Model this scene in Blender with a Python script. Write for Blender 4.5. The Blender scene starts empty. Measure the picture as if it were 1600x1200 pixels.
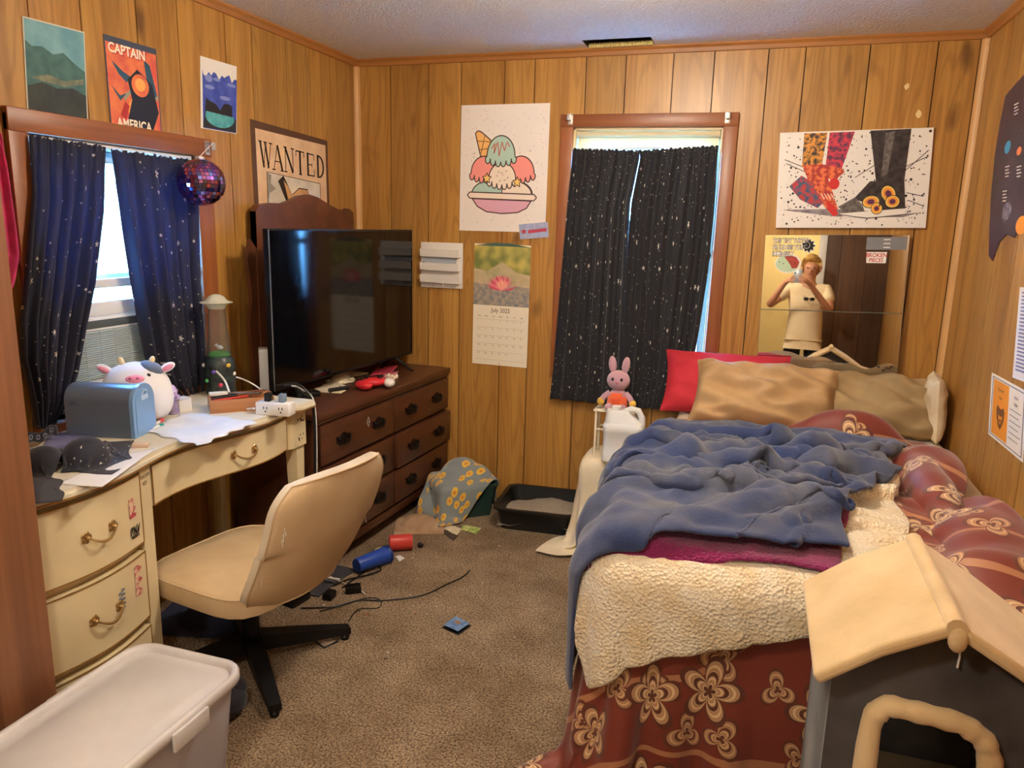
import bpy, bmesh, math, random
import numpy as np
from mathutils import Vector, Matrix, Euler, noise as mnoise
random.seed(7); RNG = np.random.default_rng(7)
SC = bpy.context.scene; COL = SC.collection
R = math.radians; PI = math.pi

# ---------------------------------------------------------------- camera
FPX, YAW, PITCH, ROLL, HC = 1179.63, 0.30892, 0.20580, 0.02443, 1.43     # solved from the room's own lines
H, D, XL, XR, YF = 2.24, 3.654, -2.045, 0.795, -0.95                      # ceiling, back wall, left, right, front wall
_cy, _sy, _cp, _sp = math.cos(YAW), math.sin(YAW), math.cos(PITCH), math.sin(PITCH)
_f = Vector((-_sy*_cp, _cy*_cp, -_sp)); _r0 = Vector((_cy, _sy, 0)); _u0 = _r0.cross(_f)
_r = _r0*math.cos(ROLL) + _u0*math.sin(ROLL); _u = _u0*math.cos(ROLL) - _r0*math.sin(ROLL)
CAMP = Vector((0, 0, HC))
cd = bpy.data.cameras.new('camera'); cd.sensor_width = 36; cd.lens = 36*FPX/1600; cd.clip_start = 0.02
cam = bpy.data.objects.new('camera', cd); COL.objects.link(cam)
cam.matrix_world = Matrix(((_r.x, _u.x, -_f.x, 0), (_r.y, _u.y, -_f.y, 0), (_r.z, _u.z, -_f.z, HC), (0, 0, 0, 1)))
SC.camera = cam
def on(px, py, ax, v):                                   # photo pixel -> point on an axis plane
    d = _f + _r*((px-800)/FPX) - _u*((py-600)/FPX)
    return CAMP + d*((v-CAMP[ax])/d[ax])
def onx(px, py, v=XL): return on(px, py, 0, v)
def ony(px, py, v=D): return on(px, py, 1, v)
def onz(px, py, v=0.0): return on(px, py, 2, v)

# ---------------------------------------------------------------- world, sun, exposure
w = bpy.data.worlds.new('sky'); SC.world = w; w.use_nodes = True
bg = w.node_tree.nodes['Background']; bg.inputs[0].default_value = (0.14, 0.47, 1.0, 1); bg.inputs[1].default_value = 27.0
sd = bpy.data.lights.new('sun', 'SUN'); sd.energy = 9; sd.angle = R(2); sd.color = (0.25, 0.66, 1.0)
sun = bpy.data.objects.new('sun', sd); COL.objects.link(sun)
sun.rotation_euler = Vector((-0.62, 0.25, -0.75)).to_track_quat('-Z', 'Y').to_euler()   # over the roof onto the house next door
SC.view_settings.view_transform = 'Standard'; SC.view_settings.look = 'None'
SC.view_settings.exposure = 1.75; SC.view_settings.gamma = 1.0; SC.view_settings.use_curve_mapping = False

# ---------------------------------------------------------------- materials
def lin(c):
    out = []
    for v in c[:3]:
        v = v/255
        out.append(v/12.92 if v <= 0.04045 else ((v+0.055)/1.055)**2.4)
    return (*out, 1)
_M = {}
def mat(name, col=(128,128,128), rough=0.6, metal=0.0, col2=None, nscale=6, bump=0, bscale=40, bdist=0.002, sheen=0,
        trans=0, alpha=1, emit=0, ecol=None, coat=0, transl=0, stretch=None, lo=0.35, hi=0.65, spec=0.5, ior=1.45, detail=4, btype='noise', coord='Object'):
    if name in _M: return _M[name]
    m = bpy.data.materials.new(name); m.use_nodes = True; _M[name] = m
    nt = m.node_tree; N = nt.nodes; L = nt.links; b = N['Principled BSDF']
    b.inputs['Base Color'].default_value = lin(col); b.inputs['Roughness'].default_value = rough
    b.inputs['Metallic'].default_value = metal; b.inputs['Specular IOR Level'].default_value = spec; b.inputs['IOR'].default_value = ior
    b.inputs['Sheen Weight'].default_value = sheen; b.inputs['Transmission Weight'].default_value = trans
    b.inputs['Alpha'].default_value = alpha; b.inputs['Coat Weight'].default_value = coat
    if emit: b.inputs['Emission Color'].default_value = lin(ecol or col); b.inputs['Emission Strength'].default_value = emit
    tc = N.new('ShaderNodeTexCoord'); mp = N.new('ShaderNodeMapping'); L.new(tc.outputs[coord], mp.inputs[0])
    if stretch: mp.inputs['Scale'].default_value = stretch
    if col2 is not None:
        n = N.new('ShaderNodeTexNoise'); n.inputs['Scale'].default_value = nscale; n.inputs['Detail'].default_value = detail
        L.new(mp.outputs[0], n.inputs['Vector'])
        cr = N.new('ShaderNodeValToRGB'); e = cr.color_ramp.elements
        e[0].position = lo; e[1].position = hi; e[0].color = lin(col); e[1].color = lin(col2)
        L.new(n.outputs['Fac'], cr.inputs[0]); L.new(cr.outputs[0], b.inputs['Base Color'])
    if bump:
        if btype == 'voronoi':
            n2 = N.new('ShaderNodeTexVoronoi'); n2.inputs['Scale'].default_value = bscale; o = n2.outputs['Distance']
        else:
            n2 = N.new('ShaderNodeTexNoise'); n2.inputs['Scale'].default_value = bscale; n2.inputs['Detail'].default_value = 3; o = n2.outputs['Fac']
        L.new(tc.outputs[coord], n2.inputs['Vector'])
        bp = N.new('ShaderNodeBump'); bp.inputs['Strength'].default_value = bump; bp.inputs['Distance'].default_value = bdist
        L.new(o, bp.inputs['Height']); L.new(bp.outputs[0], b.inputs['Normal'])
    if transl:
        tr = N.new('ShaderNodeBsdfTranslucent'); mx = N.new('ShaderNodeMixShader'); mx.inputs[0].default_value = transl
        src = b.inputs['Base Color']
        tr.inputs['Color'].default_value = lin(col)
        if src.is_linked: L.new(src.links[0].from_socket, tr.inputs['Color'])
        L.new(b.outputs[0], mx.inputs[1]); L.new(tr.outputs[0], mx.inputs[2]); L.new(mx.outputs[0], N['Material Output'].inputs[0])
    return m

def wood_mat(name, dark, light, spot, rough=0.42, scale=1.0, axis='z', vary=0.22, knots=False):
    if name in _M: return _M[name]
    m = bpy.data.materials.new(name); m.use_nodes = True; _M[name] = m
    nt = m.node_tree; N = nt.nodes; L = nt.links; b = N['Principled BSDF']; b.inputs['Roughness'].default_value = rough
    tc = N.new('ShaderNodeTexCoord'); oi = N.new('ShaderNodeObjectInfo')
    off = N.new('ShaderNodeVectorMath'); off.operation = 'ADD'
    mul = N.new('ShaderNodeVectorMath'); mul.operation = 'SCALE'; mul.inputs[0].default_value = (3.1, 5.7, 9.3)
    L.new(oi.outputs['Random'], mul.inputs['Scale']); L.new(tc.outputs['Object'], off.inputs[0]); L.new(mul.outputs[0], off.inputs[1])
    def nz(s, det, dist, stretch):
        mp = N.new('ShaderNodeMapping'); mp.inputs['Scale'].default_value = stretch; L.new(off.outputs[0], mp.inputs[0])
        n = N.new('ShaderNodeTexNoise'); n.inputs['Scale'].default_value = s; n.inputs['Detail'].default_value = det; n.inputs['Distortion'].default_value = dist
        L.new(mp.outputs[0], n.inputs['Vector']); return n.outputs['Fac']
    def st(long, cross):
        return {'z': (cross, cross, long), 'x': (long, cross, cross), 'y': (cross, long, cross)}[axis]
    g1 = nz(5*scale, 6, 0.8, st(0.10, 3.0)); g2 = nz(22*scale, 4, 0.3, st(0.05, 3.0)); g3 = nz(2.2*scale, 3, 1.2, st(0.55, 1.6))
    cr = N.new('ShaderNodeValToRGB'); e = cr.color_ramp.elements; e[0].position = 0.3; e[1].position = 0.72; e[0].color = lin(dark); e[1].color = lin(light)
    mx = N.new('ShaderNodeMath'); mx.operation = 'MULTIPLY_ADD'; mx.inputs[1].default_value = 0.62; L.new(g1, mx.inputs[0])
    m2 = N.new('ShaderNodeMath'); m2.operation = 'MULTIPLY'; m2.inputs[1].default_value = 0.38; L.new(g2, m2.inputs[0]); L.new(m2.outputs[0], mx.inputs[2])
    L.new(mx.outputs[0], cr.inputs[0])
    cs = N.new('ShaderNodeValToRGB'); cs.color_ramp.elements[0].position = 0.60; cs.color_ramp.elements[1].position = 0.78
    L.new(g3, cs.inputs[0])
    mix = N.new('ShaderNodeMix'); mix.data_type = 'RGBA'; mix.blend_type = 'MIX'
    sc = N.new('ShaderNodeMath'); sc.operation = 'MULTIPLY'; sc.inputs[1].default_value = 0.55; L.new(cs.outputs[0], sc.inputs[0])
    L.new(sc.outputs[0], mix.inputs['Factor']); L.new(cr.outputs[0], mix.inputs['A']); mix.inputs['B'].default_value = lin(spot)
    if knots:
        mpk = N.new('ShaderNodeMapping'); mpk.inputs['Scale'].default_value = st(0.5, 1.0); L.new(off.outputs[0], mpk.inputs[0])
        dn = N.new('ShaderNodeTexNoise'); dn.inputs['Scale'].default_value = 9; L.new(mpk.outputs[0], dn.inputs['Vector'])
        mv = N.new('ShaderNodeMix'); mv.data_type = 'VECTOR'; mv.inputs['Factor'].default_value = 0.06; L.new(mpk.outputs[0], mv.inputs['A']); L.new(dn.outputs['Color'], mv.inputs['B'])
        # cathedral grain: stretched noise cut into contour lines
        cn = N.new('ShaderNodeTexNoise'); cn.inputs['Scale'].default_value = 3.2; cn.inputs['Detail'].default_value = 1.5; mpc = N.new('ShaderNodeMapping'); mpc.inputs['Scale'].default_value = st(0.22, 2.2); L.new(off.outputs[0], mpc.inputs[0]); L.new(mpc.outputs[0], cn.inputs['Vector'])
        sn = N.new('ShaderNodeMath'); sn.operation = 'MULTIPLY'; sn.inputs[1].default_value = 95.0; L.new(cn.outputs['Fac'], sn.inputs[0])
        si = N.new('ShaderNodeMath'); si.operation = 'SINE'; L.new(sn.outputs[0], si.inputs[0])
        mr = N.new('ShaderNodeMapRange'); mr.inputs['From Min'].default_value = 0.35; mr.inputs['From Max'].default_value = 1.0; mr.inputs['To Max'].default_value = 0.30; L.new(si.outputs[0], mr.inputs[0])
        mg = N.new('ShaderNodeMix'); mg.data_type = 'RGBA'; L.new(mr.outputs[0], mg.inputs['Factor']); L.new(mix.outputs['Result'], mg.inputs['A']); mg.inputs['B'].default_value = lin(spot)
        vk = N.new('ShaderNodeTexVoronoi'); vk.inputs['Scale'].default_value = 5.0; vk.inputs['Randomness'].default_value = 1.0; L.new(mv.outputs['Result'], vk.inputs['Vector'])
        kr = N.new('ShaderNodeMapRange'); kr.inputs['From Min'].default_value = 0.05; kr.inputs['From Max'].default_value = 0.17; kr.inputs['To Min'].default_value = 0.75; kr.inputs['To Max'].default_value = 0.0; L.new(vk.outputs['Distance'], kr.inputs[0])
        kc = N.new('ShaderNodeSeparateColor'); L.new(vk.outputs['Color'], kc.inputs[0]); kg = N.new('ShaderNodeMath'); kg.operation = 'LESS_THAN'; kg.inputs[1].default_value = 0.45; L.new(kc.outputs[0], kg.inputs[0])
        km = N.new('ShaderNodeMath'); km.operation = 'MULTIPLY'; L.new(kr.outputs[0], km.inputs[0]); L.new(kg.outputs[0], km.inputs[1])
        mk_ = N.new('ShaderNodeMix'); mk_.data_type = 'RGBA'; L.new(km.outputs[0], mk_.inputs['Factor']); L.new(mg.outputs['Result'], mk_.inputs['A']); mk_.inputs['B'].default_value = lin(tuple(int(v*0.72) for v in spot)); mix = mk_
    hs = N.new('ShaderNodeHueSaturation'); vr = N.new('ShaderNodeMapRange'); vr.inputs['To Min'].default_value = 1-vary; vr.inputs['To Max'].default_value = 1+vary*0.6
    L.new(oi.outputs['Random'], vr.inputs[0]); L.new(vr.outputs[0], hs.inputs['Value']); L.new(mix.outputs['Result'], hs.inputs['Color'])
    L.new(hs.outputs[0], b.inputs['Base Color'])
    bp = N.new('ShaderNodeBump'); bp.inputs['Strength'].default_value = 0.12; bp.inputs['Distance'].default_value = 0.001
    L.new(g2, bp.inputs['Height']); L.new(bp.outputs[0], b.inputs['Normal'])
    return m

# ---------------------------------------------------------------- mesh helpers
class G:
    """collects geometry for ONE mesh object"""
    def __init__(s): s.v = []; s.f = []; s.mi = []; s.mats = []; s.cur = 0; s.uv = None
    def use(s, m):
        if m not in s.mats: s.mats.append(m)
        s.cur = s.mats.index(m); return s
    def add(s, vs, fs, M=None):
        o = len(s.v)
        for p in vs:
            p = Vector(p); s.v.append(tuple(M @ p) if M is not None else tuple(p))
        for f in fs: s.f.append(tuple(i+o for i in f)); s.mi.append(s.cur)
        return s
    def bm(s, b, M=None):
        b.verts.index_update(); s.add([v.co for v in b.verts], [[v.index for v in f.verts] for f in b.faces], M); b.free(); return s
    def box(s, c, size, bev=0.0, rot=None, seg=2, taper=None):
        b = bmesh.new(); bmesh.ops.create_cube(b, size=1)
        for v in b.verts:
            k = 1.0
            if taper and v.co.z > 0: k = taper
            v.co = Vector((v.co.x*size[0]*k, v.co.y*size[1]*k, v.co.z*size[2]))
        if bev > 0: bmesh.ops.bevel(b, geom=b.edges[:], offset=min(bev, min(size)*0.49), segments=seg, affect='EDGES', profile=0.5)
        M = Matrix.Translation(c)
        if rot is not None: M = M @ Euler(rot).to_matrix().to_4x4()
        return s.bm(b, M)
    def b2(s, lo, hi, bev=0.0, seg=2):
        lo, hi = Vector(lo), Vector(hi); return s.box((lo+hi)/2, tuple(abs(x) for x in (hi-lo)), bev, None, seg)
    def tube(s, pts, r, n=8, cap=True, closed=False):
        pts = [Vector(p) for p in pts]; k = len(pts); rs = r if isinstance(r, (list, tuple)) else [r]*k
        vs, fs = [], []; prev = None
        for i, p in enumerate(pts):
            a = pts[i-1] if (i > 0 or closed) else p; c = pts[(i+1) % k] if (i < k-1 or closed) else p
            t = (c-a)
            t = t.normalized() if t.length > 1e-9 else Vector((0, 0, 1))
            if prev is None: x = t.orthogonal().normalized()
            else:
                x = prev - t*prev.dot(t); x = x.normalized() if x.length > 1e-6 else t.orthogonal().normalized()
            prev = x; y = t.cross(x)
            for j in range(n):
                a_ = 2*PI*j/n; vs.append(p + x*(math.cos(a_)*rs[i]) + y*(math.sin(a_)*rs[i]))
        for i in range(k if closed else k-1):
            i2 = (i+1) % k
            for j in range(n): fs.append((i*n+j, i*n+(j+1) % n, i2*n+(j+1) % n, i2*n+j))
        if cap and not closed: fs.append(tuple(reversed(range(n)))); fs.append(tuple(range((k-1)*n, k*n)))
        return s.add(vs, fs)
    def lathe(s, prof, n=24, M=None, cap=True):
        vs, fs = [], []
        for r, z in prof:
            for j in range(n):
                a = 2*PI*j/n; vs.append((r*math.cos(a), r*math.sin(a), z))
        for i in range(len(prof)-1):
            for j in range(n): fs.append((i*n+j, i*n+(j+1) % n, (i+1)*n+(j+1) % n, (i+1)*n+j))
        if cap: fs.append(tuple(reversed(range(n)))); fs.append(tuple(range((len(prof)-1)*n, len(prof)*n)))
        return s.add(vs, fs, M)
    def ball(s, c, r, n=16, M=None, rot=None):
        r = (r, r, r) if not isinstance(r, (tuple, list)) else r
        b = bmesh.new(); bmesh.ops.create_uvsphere(b, u_segments=n, v_segments=max(6, n*2//3), radius=1)
        T = Matrix.Translation(c)
        if rot is not None: T = T @ Euler(rot).to_matrix().to_4x4()
        T = T @ Matrix.Diagonal((*r, 1))
        return s.bm(b, (M @ T) if M is not None else T)
    def prism(s, poly, z0, z1, M=None):
        n = len(poly); vs = [(x, y, z0) for x, y in poly] + [(x, y, z1) for x, y in poly]
        fs = [tuple(reversed(range(n))), tuple(range(n, 2*n))] + [(i, (i+1) % n, n+(i+1) % n, n+i) for i in range(n)]
        return s.add(vs, fs, M)
    def flat(s, poly, z=0.0, M=None): return s.add([(x, y, z) for x, y in poly], [tuple(range(len(poly)))], M)
    def disc(s, c, r, z=0.0, n=20, ry=None, a0=0.0, a1=2*PI):
        ry = r if ry is None else ry; full = abs(a1-a0-2*PI) < 1e-6
        k = n if full else n+1
        return s.flat([(c[0]+r*math.cos(a0+(a1-a0)*i/n), c[1]+ry*math.sin(a0+(a1-a0)*i/n)) for i in range(k)], z)
    def line2(s, pts, wd, z=0.0):
        for (x0, y0), (x1, y1) in zip(pts[:-1], pts[1:]):
            d = math.hypot(x1-x0, y1-y0) or 1e-9; nx, ny = -(y1-y0)/d*wd/2, (x1-x0)/d*wd/2
            s.flat([(x0+nx, y0+ny), (x0-nx, y0-ny), (x1-nx, y1-ny), (x1+nx, y1+ny)], z)
        return s
    def grid(s, P, uv=None, wrap=False):
        """P: (n,m,3) array of points"""
        P = np.asarray(P); n, m = P.shape[:2]; o = len(s.v)
        s.v += [tuple(map(float, p)) for p in P.reshape(-1, 3)]
        for i in range(n-1):
            for j in range(m if wrap else m-1):
                j2 = (j+1) % m; s.f.append((o+i*m+j, o+i*m+j2, o+(i+1)*m+j2, o+(i+1)*m+j)); s.mi.append(s.cur)
        if uv is not None: s.uv = np.asarray(uv).reshape(-1, 2)
        return s
    def text(s, txt, size, x, y, z=0.0, M=None, sx=1.0, align='LEFT', bold=0.0, shear=0.0, ext=0.0):
        cu = bpy.data.curves.new('t', 'FONT'); cu.body = txt; cu.size = size; cu.align_x = align; cu.offset = bold; cu.shear = shear; cu.extrude = ext
        cu.resolution_u = 3
        o = bpy.data.objects.new('t', cu); COL.objects.link(o)
        dg = bpy.context.evaluated_depsgraph_get(); me = bpy.data.meshes.new_from_object(o.evaluated_get(dg))
        T = Matrix.Translation((x, y, z)) @ Matrix.Diagonal((sx, 1, 1, 1))
        s.add([v.co for v in me.vertices], [tuple(p.vertices) for p in me.polygons], (M @ T) if M is not None else T)
        bpy.data.objects.remove(o); bpy.data.curves.remove(cu); bpy.data.meshes.remove(me); return s
    def obj(s, name, m=None, parent=None, smooth=True, angle=40, loc=None, rot=None):
        me = bpy.data.meshes.new(name); me.from_pydata(s.v, [], s.f); me.update()
        if m is not None and not s.mats: me.materials.append(m)
        for k in s.mats: me.materials.append(k)
        if s.mats: me.polygons.foreach_set('material_index', s.mi)
        if s.uv is not None:
            ul = me.uv_layers.new(name='UVMap'); vi = np.zeros(len(me.loops), dtype=np.int32); me.loops.foreach_get('vertex_index', vi)
            ul.data.foreach_set('uv', s.uv[vi].astype(np.float32).ravel())
        if smooth: me.shade_smooth(); me.set_sharp_from_angle(angle=R(angle))
        o = bpy.data.objects.new(name, me); COL.objects.link(o); o.parent = parent
        if loc is not None: o.location = loc
        if rot is not None: o.rotation_euler = rot
        return o
def tag(o, label, cat, group=None):
    o['label'] = label; o['category'] = cat
    if group: o['group'] = group
    return o
def struct(o): o['kind'] = 'structure'; return o
def thing(name, label, cat, loc=(0, 0, 0), rot=(0, 0, 0), group=None):
    o = bpy.data.objects.new(name, None); COL.objects.link(o); o.location = loc; o.empty_display_size = 0.05
    o.rotation_euler = (0, 0, rot) if isinstance(rot, (int, float)) else rot
    return tag(o, label, cat, group)
def copy_tree(o, parent=None):
    c = o.copy(); COL.objects.link(c); c.parent = parent
    for ch in list(o.children): copy_tree(ch, c)
    return c
def mod(o, kind, **kw):
    md = o.modifiers.new(kind.lower(), kind)
    for k, v in kw.items(): setattr(md, k, v)
    return o
RB, RL, RRt = (R(90), 0, 0), (R(90), 0, R(90)), (R(90), 0, R(-90))        # sheet on back / left / right wall: x right, y up, z off the wall

# ---------------------------------------------------------------- small cloth solver (numpy, positions only)
def sd_box(c, half, r):
    c = np.array(c, float); hb = np.array(half, float) - r
    def f(p):
        q = p - c; s = np.sign(q); s[s == 0] = 1; a = np.abs(q) - hb
        mx = np.maximum(a, 0); ln = np.linalg.norm(mx, axis=-1); inn = a.max(-1)
        d = ln + np.minimum(inn, 0) - r
        g = mx/np.maximum(ln, 1e-9)[..., None]
        k = a.argmax(-1); gi = np.eye(3)[k]
        g = np.where((ln > 1e-7)[..., None], g, gi)*s
        return d, g
    return f
def sd_rot(fn, c, ang):
    c = np.array(c, float); ca, sa = math.cos(ang), math.sin(ang); Rm = np.array([[ca, sa, 0], [-sa, ca, 0], [0, 0, 1.0]])
    def f(p):
        d, g = fn((p-c) @ Rm.T); return d, g @ Rm
    return f
def sd_ell(c, rad):
    c = np.array(c, float); rad = np.array(rad, float)
    def f(p):
        q = (p-c)/rad; k0 = np.linalg.norm(q, axis=-1) + 1e-9; g = q/rad; k1 = np.linalg.norm(g, axis=-1) + 1e-9
        return k0*(k0-1)/k1, g/k1[..., None]
    return f
def sd_floor(z=0.0, ax=2, sign=1.0):
    e = np.zeros(3); e[ax] = sign
    def f(p): return (p[..., ax]-z)*sign, np.broadcast_to(e, p.shape)
    return f
def drape(P, du, dv, cols, steps=160, iters=8, thick=0.008, fric=0.6, damp=0.96, g=9.8, dt=0.016, bend=0.25, pin=None, seed=1, jit=0.004):
    """P (n,m,3) start; du, dv rest lengths; cols signed-distance colliders"""
    rng = np.random.default_rng(seed); P = P.copy(); P += rng.normal(0, jit, P.shape); V = np.zeros_like(P)
    W = np.ones(P.shape[:2]); 
    if pin is not None: W[pin] = 0
    P0 = P.copy()
    sh = math.hypot(du, dv)
    cons = [((0, 1), du, 1.0), ((1, 0), dv, 1.0), ((1, 1), sh, 0.35), ((1, -1), sh, 0.35), ((0, 2), 2*du, bend), ((2, 0), 2*dv, bend)]
    def solve(Q, di, dj, rest, k):
        n, m = Q.shape[:2]
        for par in (0, 1):
            # split along the direction of travel so that no vertex is used twice
            if dj != 0 and di == 0: A = (slice(None), np.arange(0, m-dj)); idx = np.arange(0, m-dj); sel = idx[(idx//dj) % 2 == par]; a = (slice(None), sel); b = (slice(None), sel+dj)
            elif di != 0 and dj == 0: idx = np.arange(0, n-di); sel = idx[(idx//di) % 2 == par]; a = (sel, slice(None)); b = (sel+di, slice(None))
            else:
                idx = np.arange(0, n-1); sel = idx[idx % 2 == par]
                if dj > 0: a = (sel, slice(0, m-1)); b = (sel+1, slice(1, m))
                else: a = (sel, slice(1, m)); b = (sel+1, slice(0, m-1))
            d = Q[b]-Q[a]; ln = np.linalg.norm(d, axis=-1, keepdims=True)+1e-9
            wa, wb = W[a][..., None], W[b][..., None]; ws = np.maximum(wa+wb, 1e-9)
            df = d*((ln-rest)/ln)*k
            if k < 1 and abs(di)+abs(dj) >= 2 and (di == 0 or dj == 0): df = np.where(ln < rest, df, 0)      # bending only pushes apart
            Q[a] += df*wa/ws; Q[b] -= df*wb/ws
    for s_ in range(steps):
        V[..., 2] -= g*dt; V *= damp
        Q = P + V*dt*W[..., None]
        for it in range(iters):
            for (di, dj), rest, k in cons: solve(Q, di, dj, rest, k)
            for c in cols:
                d, gr = c(Q); hit = (d < thick) & (W > 0)
                if hit.any():
                    push = (thick-d)[..., None]*gr
                    Q = np.where(hit[..., None], Q+push, Q)
                    if it == iters-1:
                        mv = Q-P; tn = mv-(mv*gr).sum(-1, keepdims=True)*gr
                        Q = np.where(hit[..., None], Q-tn*fric, Q)
        V = (Q-P)/dt; sp_ = np.linalg.norm(V, axis=-1, keepdims=True); V *= np.minimum(1.0, (0.25 if s_ < 12 else 0.8)/np.maximum(sp_, 1e-9)); P = Q
    return P
def quadgrid(c00, c01, c11, c10, n, m):
    """corners (row0 col0, row0 colM, rowN colM, rowN col0) -> (n,m,3)"""
    a = np.linspace(0, 1, n)[:, None, None]; b = np.linspace(0, 1, m)[None, :, None]
    c00, c01, c11, c10 = (np.array(c, float) for c in (c00, c01, c11, c10))
    return (1-a)*((1-b)*c00+b*c01)+a*((1-b)*c10+b*c11)
def uvgrid(n, m, w_, h_):
    U, V = np.meshgrid(np.linspace(0, w_, m), np.linspace(0, h_, n)); return np.stack([U, V], -1)
def pillow(g, w_, h_, t, n=22, seed=0, wr=0.006, M=None):
    """a stuffed pillow lying in its own xy plane"""
    rng = np.random.default_rng(seed); ph = rng.uniform(0, 6, 6); vs = []; fs = []
    for side in (1, -1):
        for i in range(n+1):
            for j in range(n+1):
                u, v = -1+2*i/n, -1+2*j/n
                e = max(0.0, (1-abs(u)**2.6))*max(0.0, (1-abs(v)**2.6))
                pin = 1-0.07*(1-abs(v)**2)*abs(u)**3; pin2 = 1-0.07*(1-abs(u)**2)*abs(v)**3
                z = side*(t/2)*e**0.42
                z += side*wr*1.3*(max(0.0, 1-2.6*abs(mnoise.noise((u*1.6+seed*7.3+0.4*v, v*2.6, 0.7*side))))**2)*e**0.35
                z += side*wr*math.sin(7*u+ph[0]+3*v)*math.sin(5*v+ph[1])*e**0.3 + side*wr*0.7*math.sin(13*u*abs(v)+ph[2])*e**.2
                vs.append((u*w_/2*pin, v*h_/2*pin2, z))
    k = (n+1)**2
    for i in range(n):
        for j in range(n):
            a = i*(n+1)+j; fs.append((a, a+n+1, a+n+2, a+1)); fs.append((k+a, k+a+1, k+a+n+2, k+a+n+1))
    return g.add(vs, fs, M)
# ================================================================ THE ROOM
PLANK = wood_mat('honey_wood_panel', (150,100,42), (194,146,74), (118,72,28), rough=0.38, vary=0.12, knots=True)
SEAM = mat('dark_groove', (46,24,10), 0.8)
TRIMW = wood_mat('oak_moulding', (150,94,42), (188,128,66), (120,70,30), rough=0.45, axis='x', vary=0.05)
CASING = wood_mat('reddish_casing', (128,72,38), (166,100,56), (104,54,26), rough=0.4, vary=0.08)
CASINGY = wood_mat('reddish_casing_y', (128,72,38), (166,100,56), (104,54,26), rough=0.4, vary=0.08, axis='y')
CASINGX = wood_mat('reddish_casing_x', (128,72,38), (166,100,56), (104,54,26), rough=0.4, vary=0.08, axis='x')
PALE = wood_mat('pale_pine_bead', (196,146,88), (226,180,120), (180,130,74), rough=0.45, vary=0.05)
WHITEP = mat('white_painted_frame', (226,226,220), 0.45)
GLASS = mat('window_glass', (245,250,255), 0.02, trans=1, spec=0.5)

def carpet():
    m = mat('carpet', (192,168,140), 0.95, col2=(100,82,66), nscale=150, bump=1.0, bscale=200, bdist=0.008, lo=0.36, hi=0.68, detail=2, spec=0.1)
    nt = m.node_tree; N = nt.nodes; L = nt.links; b = N['Principled BSDF']; src = b.inputs['Base Color'].links[0].from_socket
    tc = N.new('ShaderNodeTexCoord'); n = N.new('ShaderNodeTexNoise'); n.inputs['Scale'].default_value = 2.6; n.inputs['Detail'].default_value = 6; n.inputs['Roughness'].default_value = 0.7
    L.new(tc.outputs['Object'], n.inputs['Vector'])
    cr = N.new('ShaderNodeValToRGB'); cr.color_ramp.elements[0].position = 0.40; cr.color_ramp.elements[1].position = 0.62
    cr.color_ramp.elements[0].color = (0.62, 0.58, 0.54, 1); cr.color_ramp.elements[1].color = (1, 1, 1, 1); L.new(n.outputs['Fac'], cr.inputs[0])
    mx = N.new('ShaderNodeMix'); mx.data_type = 'RGBA'; mx.blend_type = 'MULTIPLY'; mx.inputs['Factor'].default_value = 1
    L.new(src, mx.inputs['A']); L.new(cr.outputs[0], mx.inputs['B']); L.new(mx.outputs['Result'], b.inputs['Base Color'])
    return m
fl = struct(G().b2((-2.3, -3.0, -0.12), (1.0, D+0.12, 0.0)).obj('floor', carpet(), smooth=False))

# ceiling with the bare duct opening beside the back wall
VX0, VX1, VY0, VY1 = -0.83, -0.525, 3.485, 3.628
CE = mat('stipple_ceiling', (236,232,228), 0.9, col2=(216,210,206), nscale=70, bump=0.8, bscale=95, bdist=0.008, lo=0.3, hi=0.8)
g = G(); z0, z1 = H, H+0.16
g.b2((-2.3, -3.0, z0), (1.0, VY0, z1)); g.b2((-2.3, VY1, z0), (1.0, D+0.12, z1)); g.b2((-2.3, VY0, z0), (VX0, VY1, z1)); g.b2((VX1, VY0, z0), (1.0, VY1, z1))
ceil = struct(g.obj('ceiling', CE, smooth=False))
g = G(); 
for a, b in (((VX0, VY0, H+0.002), (VX0+0.004, VY1, H+0.16)), ((VX1-0.004, VY0, H+0.002), (VX1, VY1, H+0.16)), ((VX0, VY0, H+0.002), (VX1, VY0+0.004, H+0.16)), ((VX0, VY1-0.004, H+0.002), (VX1, VY1, H+0.16)), ((VX0, VY0, H+0.155), (VX1, VY1, H+0.17))): g.b2(a, b)
g.obj('duct', mat('black_duct', (22,20,18), 0.7), ceil, smooth=False)
g = G()
for k in range(26):
    x = VX0+0.012+k*(VX1-VX0-0.024)/25
    g.ball((x, VY1-0.012-0.004*random.random(), H+0.006), (0.009, 0.008+0.004*random.random(), 0.012), 8)
g.obj('foam_edge', mat('yellow_foam', (206,186,120), 0.9, bump=0.5, bscale=200), ceil)

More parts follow.
